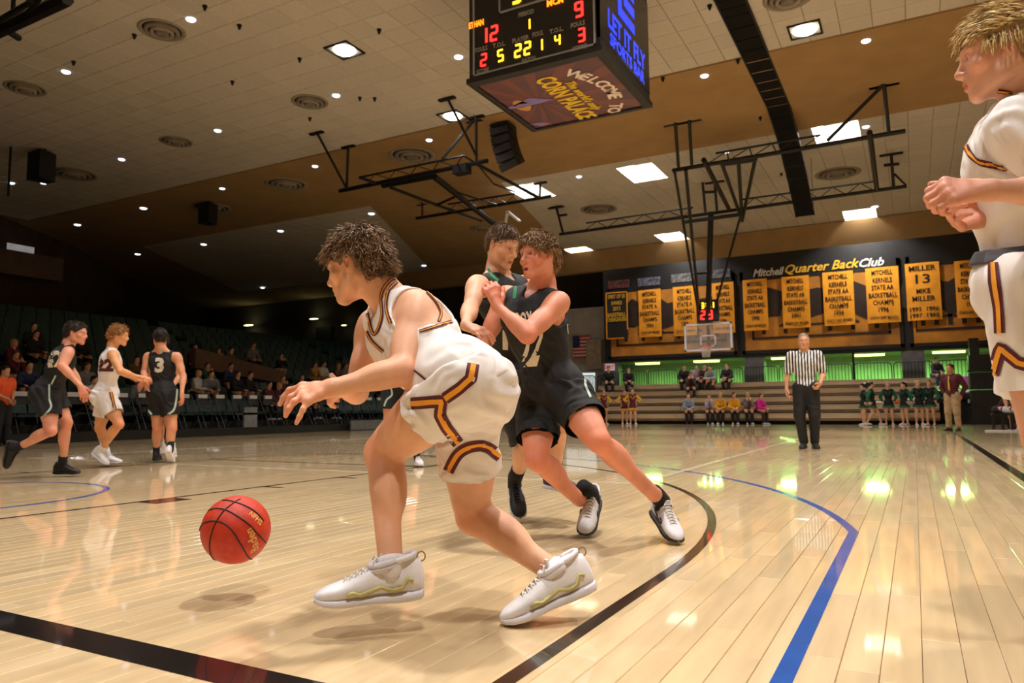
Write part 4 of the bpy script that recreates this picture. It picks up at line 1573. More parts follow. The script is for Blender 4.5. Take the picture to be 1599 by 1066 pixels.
def nets(f, lo, h):
    f[0] = f[-1] = .1; f[:, 0] = f[:, -1] = .1; f[:, :, 0] = f[:, :, -1] = .1
    s = f < 0
    t = s.astype(np.int8)
    c = (t[:-1, :-1, :-1] + t[1:, :-1, :-1] + t[:-1, 1:, :-1] + t[1:, 1:, :-1] + t[:-1, :-1, 1:] + t[1:, :-1, 1:] + t[:-1, 1:, 1:] + t[1:, 1:, 1:])
    act = (c > 0) & (c < 8)
    I = np.argwhere(act)
    idx = np.full(act.shape, -1, np.int32)
    idx[act] = np.arange(len(I))
    P = np.zeros((len(I), 3)); cnt = np.zeros(len(I))
    cs = [(i, j, k) for i in (0, 1) for j in (0, 1) for k in (0, 1)]
    for a in cs:
        for b in cs:
            if a < b and sum(abs(p - q) for p, q in zip(a, b)) == 1:
                fa = f[I[:, 0] + a[0], I[:, 1] + a[1], I[:, 2] + a[2]]; fb = f[I[:, 0] + b[0], I[:, 1] + b[1], I[:, 2] + b[2]]
                m = (fa < 0) != (fb < 0)
                tt = np.where(m, fa / np.where(m, fa - fb, 1), 0)
                P += m[:, None] * (np.array(a) + (np.array(b) - np.array(a)) * tt[:, None])
                cnt += m
    P = I + P / cnt[:, None]
    Q = []
    for ax in range(3):
        o1, o2 = [(1, 2), (2, 0), (0, 1)][ax]
        sa = [slice(1, -1)] * 3; sb = [slice(1, -1)] * 3
        sa[ax] = slice(0, -1); sb[ax] = slice(1, None)
        A, B = s[tuple(sa)], s[tuple(sb)]
        E = np.argwhere(A != B)
        if not len(E): continue
        flip = A[E[:, 0], E[:, 1], E[:, 2]]
        base = E + 1
        base[:, ax] -= 1
        q = []
        for d1, d2 in ((0, 0), (-1, 0), (-1, -1), (0, -1)):
            g = base.copy(); g[:, o1] += d1; g[:, o2] += d2
            q.append(idx[g[:, 0], g[:, 1], g[:, 2]])
        q = np.stack(q, 1)
        q = np.where(flip[:, None], q, q[:, ::-1])
        Q.append(q)
    F = np.concatenate(Q)

    def smp(p):
        p = np.clip(p, 0, np.array(f.shape) - 1.001)
        i = p.astype(int); w = p - i
        r = 0
        for a in cs:
            ww = np.prod([w[:, k] if a[k] else 1 - w[:, k] for k in range(3)], 0)
            r = r + ww * f[i[:, 0] + a[0], i[:, 1] + a[1], i[:, 2] + a[2]]
        return r

    for _ in range(2):
        G = np.stack([smp(P + d) - smp(P - d) for d in np.eye(3) * .6], 1) / 1.2
        g2 = (G ** 2).sum(1)
        st = (smp(P) / np.maximum(g2, 1e-10))[:, None] * G
        ln = np.linalg.norm(st, axis=1, keepdims=True)
        P = P - st * np.minimum(1, .35 / np.maximum(ln, 1e-9))
    G = np.stack([smp(P + d) - smp(P - d) for d in np.eye(3) * .8], 1)
    N = G / np.maximum(np.linalg.norm(G, axis=1, keepdims=True), 1e-9)
    return lo + h * P, F, N


def compact(V, F, keep, *ex):
    F = F[keep]
    u, inv = np.unique(F, return_inverse=True)
    return (V[u], inv.reshape(F.shape)) + tuple(e[u] for e in ex)


def multi_surf(sd, h, boxes):
    """one mesh from a coarse grid plus fine boxes (lo, hi, hfine) of the same field"""
    V, F, N = sd.surf(h)
    cen = V[F].mean(1)
    keep = np.ones(len(F), bool)
    for lo, hi, hf in boxes:
        keep &= ~np.all((cen > lo + h * 1.6) & (cen < hi - h * 1.6), 1)
    VV, FF, NN = [], [], []
    V, F, N = compact(V, F, keep, N)
    VV.append(V); FF.append(F); NN.append(N)
    n = len(V)
    for lo, hi, hf in boxes:
        V, F, N = sd.surf(hf, lo - 3 * hf, hi + 3 * hf)
        cen = V[F].mean(1)
        keep = np.all((cen > lo) & (cen < hi), 1)
        V, F, N = compact(V, F, keep, N)
        VV.append(V); FF.append(F + n); NN.append(N)
        n += len(V)
    return np.concatenate(VV), np.concatenate(FF), np.concatenate(NN)


def wrinkle(V, N, amp, lam, dv, seed, warp=1.0):
    r = np.random.RandomState(seed)
    dv = unit(dv)
    ph = 0
    for _ in range(4):
        w = r.normal(size=3); w /= np.linalg.norm(w)
        ph = ph + warp * np.sin(V @ w / (lam * 1.7) * 2 * np.pi + r.uniform(0, 6))
    a = np.sin(V @ dv * 2 * np.pi / lam + ph)
    w = r.normal(size=3); w /= np.linalg.norm(w)
    gate = .5 + .5 * np.sin(V @ w / (lam * 2.6) * 2 * np.pi + r.uniform(0, 6))
    return V + N * (amp * a * gate)[:, None]


def axes(f, u):
    """rows x, y, z of a frame facing f with approximate up u"""
    f = unit(f); x = unit(np.cross(f, u)); return np.array([x, f, np.cross(x, f)])


# ------------------------------------------------------------------ hands
def gen_hand(w, d, pn, left, s=1.0, curl=(.3, .35, .4, .45), spread=.06, thumb=.6, bend=1.0):
    """finger polylines from wrist w: direction d, palm normal pn"""
    d = unit(d); pn = unit(pn - d * (np.asarray(pn) @ d))
    t = np.cross(d, pn) * (-1 if left else 1)
    out = []
    for i, (off, kn, ln) in enumerate(((.032, .094, (.042, .026, .022)), (.011, .098, (.046, .029, .023)), (-.011, .093, (.042, .027, .023)), (-.031, .084, (.033, .021, .020)))):
        k = w + s * (d * kn + t * off)
        a = 0
        fd = unit(d + t * spread * (1.5 - i) * 1.2)
        P = [k]
        for j, L in enumerate(ln):
            a += curl[i] * (.8, 1.15, .8)[j] * bend
            P.append(P[-1] + s * L * (fd * math.cos(a) + pn * math.sin(a)))
        out.append(P)
    b = w + s * (d * .022 + t * .028 + pn * .008)
    td = unit(d * .72 + t * (.35 + .6 * thumb) + pn * .35)
    td2 = unit(td + d * .35 * (1 - thumb) + d * .2)
    out.append([b, b + s * td * .042, b + s * (td * .042 + td2 * .034), b + s * (td * .042 + td2 * .034 + unit(td2 + d * .2) * .026)])
    return out


def add_hand(sd, w, fingers, s=1.0, k=.010, wr=None):
    kn = [f[0] for f in fingers[:4]]
    for q in kn:
        sd.c(np.asarray(w), q, .019 * s, .0135 * s, .016 * s)
    for a, b in zip(kn[:-1], kn[1:]):
        sd.c(w + (a - w) * .55, w + (b - w) * .55, .0145 * s, .0145 * s, .012 * s)
        sd.c(a, b, .0115 * s, .0115 * s, .008 * s)
    for i, f in enumerate(fingers):
        r = [.0105, .0092, .0084, .0070] if i < 4 else [.0165, .0125, .0108, .0085]
        if i == 3: r = [.0092, .0080, .0073, .0062]
        for j in range(3):
            sd.c(f[j], f[j + 1], r[j] * s, r[j + 1] * s, (.006 if j else .010) * s)
    sd.c(w + (fingers[4][0] - w) * .3, fingers[4][1], .017 * s, .0125 * s, .012 * s)


# ------------------------------------------------------------------ head
def add_head(sd, H, A, s, mouth=0.0, detail=True):
    """H ear-level centre, A rows right/forward/up"""
    def p(x, y, z): return H + s * (A[0] * x + A[1] * y + A[2] * z)
    def E(x, y, z, r, k=.02, sub=False, B=None): sd.e(p(x, y, z), A if B is None else B, np.array(r) * s, k * s, sub)
    E(0, -.014, .042, (.074, .097, .083), .03)
    E(0, .028, .012, (.063, .068, .075), .03)
    E(0, .03, -.048, (.053, .058, .052), .03)
    for x in (-1, 1):
        sd.c(p(.060 * x, -.004, -.030), p(.052 * x, .012, -.066), .016 * s, .014 * s, .03 * s)
        sd.c(p(.052 * x, .012, -.066), p(.017 * x, .074, -.096), .015 * s, .014 * s, .028 * s)
    E(0, .078, -.094, (.022, .017, .017), .02)
    if not detail:
        E(0, .098, -.018, (.012, .022, .020), .01)
        for x in (-1, 1): E(.076 * x, -.008, -.002, (.010, .020, .031), .006)
        return
    for x in (-1, 1):
        E(.046 * x, .060, -.020, (.022, .020, .017), .025)
        E(.033 * x, .088, .014, (.018, .013, .0125), .012, True)
        sd.c(p(.012 * x, .092, .031), p(.046 * x, .078, .032), .009 * s, .007 * s, .014 * s)
        E(.031 * x, .0755, .0125, (.0150, .0140, .0135), .004)
        E(.031 * x, .0905, .0115, (.0125, .010, .0042), .002, True)
        E(.0125 * x, .097, -.029, (.0095, .0115, .0085), .008)
        E(.0075 * x, .104, -.0375, (.0040, .006, .0035), .003, True)
    sd.c(p(0, .086, .024), p(0, .112, -.020), .0085 * s, .0095 * s, .012 * s)
    E(0, .111, -.025, (.0115, .0115, .0105), .008)
    E(0, .085, -.056, (.028, .017, .024), .018)
    for x in (-1, 1):
        sd.c(p(.020 * x, .087, -.0585), p(.004 * x, .1015, -.0545), .0045 * s, .0060 * s, .006 * s)
        sd.c(p(.017 * x, .087, -.063 - mouth * .4), p(.0, .098, -.0690 - mouth), .0045 * s, .0068 * s, .006 * s)
    E(0, .101, -.0612 - mouth * .5, (.019 - mouth * .2, .012, .0018 + mouth * .55), .003, True)
    for x in (-1, 1):
        B = axes(A[1] * 1.0 + A[0] * x * .35, A[2] + A[1] * -.18)
        c = p(.079 * x, -.012, .000)
        sd.e(c, B, np.array((.0075, .0195, .031)) * s, .008 * s)
        sd.e(p(.084 * x, -.006, .001), B, np.array((.0055, .0115, .020)) * s, .004 * s, True)
        sd.c(p(.080 * x, .004, -.004), p(.080 * x, .002, -.010), .004 * s, .004 * s, .004 * s)


def eyes_obj(body, H, A, s, look=(0, 1, 0), col=(84, 66, 48)):
    """white eyeballs with iris and pupil rings"""
    W_ = pm('eye_white', (226, 214, 204), .25, .03, 10)
    I_ = pm('iris_%d' % col[0], col, .25, .1, 60)
    K_ = pm('pupil', (10, 9, 9), .2, 0, 5)
    ld = unit(A[0] * look[0] + A[1] * look[1] + A[2] * look[2])
    u = unit(np.cross(ld, A[2])); v = np.cross(u, ld)
    for x in (-1, 1):
        c = H + s * (A[0] * .031 * x + A[1] * .0755 + A[2] * .0122)
        V, F, M = [], [], []
        R = .0128 * s
        n, m = 16, 10
        for j in range(m + 1):
            th = [0, .16, .30, .44, .52, .8, 1.1, 1.5, 2.0, 2.6, math.pi][j]
            for i in range(n):
                a = 2 * math.pi * i / n
                V.append(c + R * (ld * math.cos(th) + (u * math.cos(a) + v * math.sin(a)) * math.sin(th)))
        for j in range(m):
            for i in range(n):
                F.append((j * n + i, j * n + (i + 1) % n, (j + 1) * n + (i + 1) % n, (j + 1) * n + i)); M.append(2 if j < 1 else 1 if j < 3 else 0)
        part(body, 'eye', np.array(V), F, [W_, I_, K_], M, True)


def part(body, name, V, F, m, mi=None, smooth=True):
    """a mesh child of a figure; world coordinates in, body-relative mesh out"""
    o0 = np.array(body.location) if body is not None else np.zeros(3)
    return link(name, mesh(name, np.asarray(V) - o0, F, m, mi, smooth), body)


# ------------------------------------------------------------------ hair
def hair_mesh(H, A, s, style, seed=1, n=700, length=.04, width=.0045, flow=None, off=.014, nape=-.05, line=.024, temple=.0, h=.006, ragged=.4):
    """scalp cap plus tapered tufts following flow(p, n) in head space"""
    sd = Sdf()
    I3 = np.eye(3)
    sd.e((0, -.014, .044), I3, (.074 + off * .75, .098 + off, .083 + off), .02)
    sd.e((0, -.055, -.005), I3, (.062 + off * .5, .050 + off, .060), .03)
    if style == 'long':
        sd.e((0, -.06, -.06), I3, (.075, .05, .11), .03)
    nrm = np.array([0, .78, -.62]); nrm /= np.linalg.norm(nrm)
    if style != 'hat':
        sd.cut(nrm, line)
        sd.cut((0, 0, -1), -nape)
        for x in (-1, 1):
            if style != 'long':
                sd.e((.092 * x, .004, -.022), I3, (.034, .034, .040), .006, True)
                sd.e((.092 * x, .05, -.02 + temple), I3, (.05, .030, .045), .006, True)
    V, F, N = sd.surf(h)
    r = np.random.RandomState(seed)
    if n:
        # tufts
        cand = np.where((N @ nrm < .6) & (V @ nrm < line - .004) & ~((np.abs(V[:, 0]) > .05) & (V[:, 2] < .03) & (V[:, 1] > -.045)))[0]
        sel = r.choice(cand, n)
        P0 = V[sel] + N[sel] * -.004
        D = np.array([flow(p, q, r) for p, q in zip(V[sel], N[sel])])
        D /= np.linalg.norm(D, axis=1, keepdims=True)
        D = D + r.normal(size=D.shape) * .13 * (1 + ragged)
        D /= np.linalg.norm(D, axis=1, keepdims=True)
        L = length * r.uniform(.55, 1.25, n)
        wv = width * r.uniform(.7, 1.4, n)
        TV = []; TF = []
        base = 0
        S = np.cross(D, N[sel]); S /= np.maximum(np.linalg.norm(S, axis=1, keepdims=True), 1e-6)
        cl = np.stack([np.sin(V[sel] @ w_ * 90 + q_) for q_, w_ in enumerate(r.normal(size=(3, 3)))], 1)
        curlv = (cl * .9 + r.normal(size=(n, 3)) * .35) * ragged
        rings = []
        for q, (t, ww, lift) in enumerate(((0, .8, 0), (.35, 1.0, .14), (.72, .75, .10))):
            c = P0 + D * (L * t)[:, None] + N[sel] * (L * lift)[:, None] + curlv * (L * t * t * .35)[:, None]
            for a in (0, 2.1, 4.2):
                rings.append(c + (S * math.cos(a) + N[sel] * math.sin(a) * .6) * (wv * ww)[:, None])
        tip = P0 + D * L[:, None] - N[sel] * (L * .02)[:, None] + curlv * (L * .35)[:, None]
        allv = np.stack(rings + [tip], 1).reshape(-1, 3)
        qf = []
        for q in range(2):
            for a in range(3):
                b = (a + 1) % 3
                qf.append((q * 3 + a, q * 3 + b, q * 3 + 3 + b, q * 3 + 3 + a))
        tf = [(6 + a, 6 + (a + 1) % 3, 9, 9) for a in range(3)]
        base = np.arange(n)[:, None, None] * 10 + len(V)
        F2 = (np.array(qf)[None] + base).reshape(-1, 4)
        T2 = (np.array([t[:3] for t in tf])[None] + base).reshape(-1, 3)
        mi = [0] * len(F) + list(np.repeat(r.randint(0, 3, n), len(qf))) + list(np.repeat(r.randint(0, 3, n), 3))
        V = np.concatenate([V, allv])
        F = [tuple(x) for x in F] + [tuple(x) for x in F2] + [tuple(x) for x in T2]
    else:
        mi = None
    Wd = H + s * (V @ A)
    return Wd, F, mi


def hair_mats(key, rgb):
    k = lambda f: tuple(min(255, v * f) for v in rgb)
    return [pm('hair_%s_%d' % (key, i), k(f), .55, .2, 60, spec=.35) for i, f in enumerate((.82, 1.0, 1.22))]


# ------------------------------------------------------------------ shoes
SHY = (-.094, -.084, -.055, -.01, .035, .075, .115, .155, .187, .207, .217)
SHW = (.014, .032, .037, .038, .040, .044, .048, .0475, .039, .024, .008)
SHT = (.085, .118, .130, .128, .114, .094, .076, .062, .053, .044, .034)


def shoe(body, P, f, u, s, mats, roll=0.0, laces=True, trim=None, low=False, name='shoe', toe_up=0.0, strap=False, wave=None):
    """P centre of the ankle on the sole plane, f toe direction, u sole normal"""
    A = axes(f, u)
    mu, ms, ml = mats
    nr = 16

    def loft(W_, B_, T_, k0, pinch):
        V = []; F = []
        for y, w, b, t in zip(SHY, W_, B_, T_):
            for i in range(nr):
                a = 2 * math.pi * (i + .5) / nr
                cx, sz = math.cos(a), math.sin(a)
                x = w * math.copysign(abs(cx) ** k0, cx)
                z = (b + t) / 2 + (t - b) / 2 * math.copysign(abs(sz) ** (k0 + .05), sz)
                if pinch and z > .05: x *= 1 - pinch * min(1, (z - .05) / .07)
                V.append(P + s * (A[0] * x + A[1] * y + A[2] * z))
        m = len(SHY)
        for j in range(m - 1):
            for i in range(nr):
                i2 = (i + 1) % nr
                F.append((j * nr + i, (j + 1) * nr + i, (j + 1) * nr + i2, j * nr + i2))
        F.append(tuple(range(nr))); F.append(tuple((m - 1) * nr + i for i in range(nr - 1, -1, -1)))
        return np.array(V), F

    tw = [t - (.035 if low and y < .06 else 0) for t, y in zip(SHT, SHY)]
    V, F = loft(SHW, [.018] * 11, tw, .72, .30)
    so = part(body, name, V, F, mu)
    bot = [.010, .004, .0, .0, .002, .003, .0, .0, .004, .010, .016]
    V, F = loft([w + .0045 for w in SHW], bot, [.034, .034, .032, .030, .029, .029, .028, .027, .027, .028, .030], .5, 0)
    part(None, 'sole', V, F, ms).parent = so
    fix = []
    def sub(nm, V, F, m, sm=True):
        o = part(None, nm, V, F, m, None, sm); o.parent = so; fix.append(o); return o
    q = lambda x, y, z: P + s * (A[0] * x + A[1] * y + A[2] * z)
    dz = -.035 if low else 0
    b = MB()
    ring = [q(.031 * math.cos(a), -.022 + .048 * math.sin(a), .122 + dz - .010 * math.sin(a) * 1.0) for a in np.linspace(0, 2 * math.pi, 21)]
    b.tube(ring, .0085 * s, 6)
    sub('collar', b.V, b.F, mu)
    if laces:
        b = MB()
        for i in range(6):
            y = .040 + .0165 * i
            z = np.interp(y, SHY, tw) + .0015
            w = .020
            for sg in (-1, 1):
                b.tube([q(-w * sg, y, z - .007), q(0, y + .006, z + .003), q(w * sg, y + .012, z - .009)], .0026 * s, 5)
        for sg in (-1, 1):
            b.tube([q(0, .036, .122 + dz), q(.020 * sg, .046, .128 + dz), q(.030 * sg, .052, .112 + dz), q(.008 * sg, .046, .112 + dz)], .0024 * s, 5)
        sub('laces', b.V, b.F, ml)
        b = MB()
        for sg in (0,):
            V = [q(-.017, .034, .116 + dz), q(.017, .034, .116 + dz), q(.015, .030, .140 + dz), q(-.015, .030, .140 + dz), q(-.017, .028, .116 + dz), q(.017, .028, .116 + dz), q(.015, .024, .140 + dz), q(-.015, .024, .140 + dz)]
            b.add(V, [(0, 1, 2, 3), (5, 4, 7, 6), (0, 3, 7, 4), (1, 5, 6, 2), (2, 6, 7, 3)])
        sub('tongue', b.V, b.F, mu, False)
    if strap:
        b = MB()
        for i, z in enumerate((.104, .116)):
            b.tube([q(.036 * math.cos(a), .012 + .048 * math.sin(a), z - .012 * math.sin(a)) for a in np.linspace(-.5, math.pi + .5, 15)], .010 * s, 6)
        sub('strap', b.V, b.F, ms)
        b = MB().tube([q(0, -.088 - .012 * math.sin(a), .122 + .014 * math.cos(a)) for a in np.linspace(0, 2 * math.pi, 12)], .0022 * s, 5)
        sub('pull_tab', b.V, b.F, pm('tab_cord', (150, 120, 70), .7, .1, 8))
    if wave:
        for sg in (-1, 1):
            b = MB()
            pts = [q(sg * (np.interp(y, SHY, SHW) * (1.0 if z < .05 else .95) + .002), y, z) for y, z in
                   ((-.06, .062), (-.045, .070), (-.03, .045), (0, .040), (.03, .052), (.06, .044), (.09, .036), (.11, .044), (.125, .036))]
            b.tube(pts, .0065 * s, 6)
            sub('side_wave', b.V, b.F, wave)
    if trim:
        for sg in (-1, 1):
            b = MB()
            ys = (.10, .07, .03, -.01, -.05)
            b.tube([q(sg * (np.interp(y, SHY, SHW) * .97 + .001), y, z) for y, z in zip(ys, (.050, .044, .050, .064, .082))], [.002 * s, .0055 * s, .0055 * s, .004 * s, .002 * s], 6)
            b.tube([q(sg * (np.interp(y, SHY, SHW) * .97 + .001), y, z) for y, z in ((.10, .050), (.085, .064), (.068, .066), (.058, .056))], [.002 * s, .004 * s, .004 * s, .002 * s], 6)
            sub('side_mark', b.V, b.F, trim)
    so_off = np.array(body.location)
    so.children  # children are expressed relative to the shoe, which shares the body's frame
    for c in so.children:
        c.location = tuple(-so_off)
    return so


def sock(body, a, b, r0, r1, m, mid=None):
    P = [a, mid, b] if mid is not None else [a, (a + b) / 2, b]
    P = [P[0], (P[0] + P[1]) / 2, P[1] * .8 + P[0] * .1 + P[2] * .1, (P[1] + P[2]) / 2, P[2]]
    bm = MB().tube(P, [r0 + (r1 - r0) * t for t in np.linspace(0, 1, 5)], 14)
    return part(body, 'sock', np.array(bm.V), bm.F, m)


# ------------------------------------------------------------------ whole figures
SKIN = {}


def skin_mat(rgb):
    return pm('skin_%d_%d' % (rgb[0], rgb[1]), rgb, .5, .07, 9, attr='pv', bump=.0006, bscale=160, spec=.4, rgb2=None, sss=.0)


class Fig:
    """a figure from named joints (world coordinates)"""
    def __init__(g, J, s=1.0, bulk=1.0, fem=False):
        g.J = {k: np.asarray(v, float) if not isinstance(v, (dict, list, str, float)) else v for k, v in J.items()}
        g.s = s; g.bulk = bulk; g.fem = fem
        J = g.J
        g.lat_s = unit(J['ls'] - J['rs']); g.lat_h = unit(J['lh'] - J['rh'])
        g.sc = (J['ls'] + J['rs']) / 2
        g.pv = (J['lh'] + J['rh']) / 2
        g.up = unit(J['nk'] - g.pv)
        g.uph = unit(J.get('pu', g.up)); g.uph = unit(g.uph - g.lat_h * (g.uph @ g.lat_h))
        g.fw_s = unit(np.cross(g.lat_s, g.up)); g.fw_h = unit(np.cross(g.lat_h, g.uph))
        g.HA = axes(J['hf'], J['hu'])

    def torso(g, sd, o=0.0, k=.05):
        """o: outward offset (cloth)"""
        s, b, J = g.s, g.bulk, g.J
        As = axes(g.fw_s, g.up); Ah = axes(g.fw_h, g.uph)
        r = lambda *a: np.array(a) * s * b + o
        f = .9 if g.fem else 1.0
        sd.e(g.sc - g.up * .15 * s + g.fw_s * .005, As, r(.158 * f, .112 * f, .185), k)
        sd.c(J['ls'] - g.lat_s * .045 * s - g.up * .02 * s, J['rs'] + g.lat_s * .045 * s - g.up * .02 * s, .058 * s * b + o, .058 * s * b + o, k)
        mid = g.pv * .55 + g.sc * .45
        Am = axes(g.fw_s + g.fw_h, g.up)
        sd.e(mid, Am, r(.132 * f, .098 * f, .15), k)
        sd.e(g.pv + g.uph * .03 * s, Ah, r(.152, .108, .115), k)
        for sg in (-1, 1):
            if g.fem:
                sd.e(g.sc - g.up * .17 * s + g.fw_s * .085 * s + g.lat_s * sg * .07 * s, As, r(.062, .050, .055), k * .6)
            else:
                sd.e(g.sc - g.up * .11 * s + g.fw_s * .068 * s + g.lat_s * sg * .072 * s, As, r(.078, .042, .062), k * .7)
            sd.e(g.sc - g.up * .10 * s - g.fw_s * .065 * s + g.lat_s * sg * .085 * s, As, r(.065, .040, .085), k * .7)
            sd.e(g.pv - g.uph * .04 * s - g.fw_h * .065 * s + g.lat_h * sg * .075 * s, Ah, r(.085, .085, .09), k)

    def neck(g, sd, o=0.0):
        J, s = g.J, g.s
        sk = J['hd'] - g.HA[1] * .030 * s - g.HA[2] * .045 * s
        r = (.050 if g.fem else .058) * s
        sd.c(J['nk'] - g.up * .03 * s, sk, r + o + .004, r + o, .03)
        for sh in ('ls', 'rs'):
            sd.c(J['nk'] + (sk - J['nk']) * .35 - g.fw_s * .012 * s, J[sh] * .72 + J['nk'] * .28 - g.up * .004 - g.fw_s * .012 * s, .036 * s + o, .030 * s + o, .05)
        if not g.fem:
            for x in (-1, 1):
                sd.c(J['hd'] + s * (g.HA[0] * .055 * x - g.HA[1] * .02 - g.HA[2] * .05), J['nk'] + g.fw_s * .045 * s + g.lat_s * -x * .012 * s, .014 * s + o, .012 * s + o, .02)

    def arm(g, sd, L, o=0.0, upto=1.0, hand=True):
        J, s = g.J, g.s * (g.bulk if g.bulk > 1 else 1)
        t = 'l' if L else 'r'
        S, E, Wr = J[t + 's'], J[t + 'e'], J[t + 'w']
        a = unit(E - S); f = unit(Wr - E)
        bd = f - a * (f @ a)
        bd = unit(bd) if np.linalg.norm(bd) > .12 else g.fw_s
        if g.fem: s *= .82
        out = unit((S - g.sc) * 1.0)
        sd.c(S, S + (E - S) * upto, .053 * s + o, (.053 + (.040 - .053) * upto) * s + o, .03)
        sd.e(S + a * .035 * s + out * .008, axes(a, bd), np.array((.057, .085, .055)) * s + o, .03)
        if upto < .6: return
        sd.e(S + (E - S) * .58 + bd * .014 * s, axes(a, bd), np.array((.041, .082, .040)) * s + o, .02)
        sd.e(S + (E - S) * .52 - bd * .016 * s, axes(a, bd), np.array((.042, .095, .038)) * s + o, .02)
        if upto < 1: return
        sd.c(E - a * .01, E - bd * .012 * s, .036 * s + o, .030 * s + o, .015)
        sd.c(E, Wr, .041 * s + o, .0255 * s + o, .02)
        sd.e(E + (Wr - E) * .28 + a * -.004, axes(f, bd), np.array((.046, .082, .040)) * s + o, .022)
        if hand:
            add_hand(sd, Wr, J[t + 'f'], g.s * (.92 if g.fem else 1.0))

    def leg(g, sd, L, o=0.0, thigh_only=False, k=.03):
        J, s = g.J, g.s
        t = 'l' if L else 'r'
        Hh, K, A = J[t + 'h'], J[t + 'k'], J[t + 'a']
        a = unit(K - Hh); b = unit(A - K)
        kf = a - b
        kf = kf - b * (kf @ b)
        kf = unit(kf) if np.linalg.norm(kf) > .12 else unit(g.fw_h - b * (g.fw_h @ b))
        kt = unit(kf - a * (kf @ a))
        q = s * g.bulk
        sd.c(Hh, K, .088 * q + o, .056 * q + o, k + .01)
        sd.e(Hh + (K - Hh) * .42 + kt * .018 * q, axes(a, kt), np.array((.080, .20, .078)) * q + o, .04)
        sd.e(Hh + (K - Hh) * .45 - kt * .022 * q, axes(a, kt), np.array((.070, .18, .066)) * q + o, .04)
        if thigh_only: return
        sd.e(K + (Hh - K) * .14 + kt * .012 * q - g.lat_h * 0, axes(a, kt), np.array((.056, .07, .050)) * q + o, .03)
        sd.e(K + kf * .018 * q, axes(b, kf), np.array((.040, .048, .040)) * q + o, .03)
        sd.c(K, A, .050 * q + o, .034 * s + o, .02)
        sd.e(K + (A - K) * .30 - kf * .020 * q, axes(b, kf), np.array((.050, .125, .050)) * q + o, .03)
        for sg in (-1, 1):
            sd.e(K + (A - K) * .30 - kf * .022 * q + np.cross(b, kf) * sg * .020 * q, axes(b, kf), np.array((.036, .105, .040)) * q + o, .02)
        sd.c(K + kf * .016 * q + b * .03, A + kf * .006, .026 * q + o, .022 * s + o, .03)
        for sg in (-1, 1):
            sd.c(A + np.cross(b, kf) * sg * .021 * s, A + np.cross(b, kf) * sg * .019 * s + b * .02, .016 * s + o, .013 * s + o, .015)
        # heel block inside the shoe so the leg ends as a foot
        tf = J.get(t + 't')
        if tf is not None:
            sd.c(A + b * .03 * s, A + b * .045 * s + unit(tf) * .09 * s, .026 * s + o, .020 * s + o, .02)

    def body(g, h=.006, hf=.003, hh=.003, mouth=0.0, detail=True, rgb=(222, 168, 134), base=None, label='', cat='person', group=None, lips=True, name='person', flush=.0):
        J, s = g.J, g.s
        sd = Sdf()
        g.torso(sd); g.neck(sd)
        for L in (True, False):
            g.arm(sd, L); g.leg(sd, L)
        add_head(sd, J['hd'], g.HA, s, mouth, detail)
        boxes = []
        if hf:
            r = .17 * s
            c = J['hd'] + g.HA[1] * .01 * s + g.HA[2] * .015 * s
            boxes.append((c - r, c + r, hf))
        if hh:
            for t in 'lr':
                P = np.array([p for f in J[t + 'f'] for p in f] + [J[t + 'w']])
                boxes.append((P.min(0) - .022, P.max(0) + .022, hh))
        V, F, N = multi_surf(sd, h, boxes)
        pv = np.ones((len(V), 4))
        def tint(c, r, col, soft=.5):
            d = np.linalg.norm(V - c, axis=1) / r
            w = np.clip((1 - d) / soft, 0, 1)[:, None]
            pv[:, :3] = pv[:, :3] * (1 - w) + pv[:, :3] * np.array(col) * w
        for t in 'lr':
            tint(J[t + 'k'], .11 * s, (1.0, .84, .80)); tint(J[t + 'e'], .07 * s, (1.0, .86, .82))
            hc = np.mean([f[1] for f in J[t + 'f']], 0)
            tint(hc, .13 * s, (1.0, .82, .80))
        if detail:
            P_ = lambda x, y, z: J['hd'] + s * (g.HA[0] * x + g.HA[1] * y + g.HA[2] * z)
            for x in (-1, 1):
                tint(P_(.05 * x, .06, -.03), .055 * s, (1.0, .92 - flush, .91 - flush), .9); tint(P_(.08 * x, -.012, 0), .035 * s, (1.0, .84, .81), .8)
                tint(P_(.032 * x, .088, .014), .017 * s, (.80, .70, .68))
            tint(P_(0, .11, -.022), .024 * s, (1.0, .88, .86), .8)
            for x in (-.010, 0, .010):
                tint(P_(x, .100, -.062 - mouth * .6), .0125 * s, (.86, .52, .50), .35)
            if mouth > .003: tint(P_(0, .094, -.062 - mouth * .5), .010 * s, (.22, .10, .10), .4)
        base = np.array([g.pv[0], g.pv[1], 0.0]) if base is None else np.asarray(base, float)
        me = mesh(name, V - base, F, skin_mat(rgb), None, True)
        set_pv(me, pv)
        o = link(name, me, None, base)
        tag(o, label, cat, group)
        g.o = o
        g.bvhs = [BVHTree.FromPolygons([tuple(v) for v in V], [tuple(int(i) for i in f) for f in F])]
        return o

    def cloth(g, name, sd, h, m, wr=(), parent=None):
        V, F, N = sd.surf(h)
        for a in wr:
            V = wrinkle(V, N, *a)
        ob = part(parent or g.o, name, V, F, m)
        g.bvhs.append(BVHTree.FromPolygons([tuple(v) for v in V], [tuple(int(i) for i in f) for f in F]))
        return ob

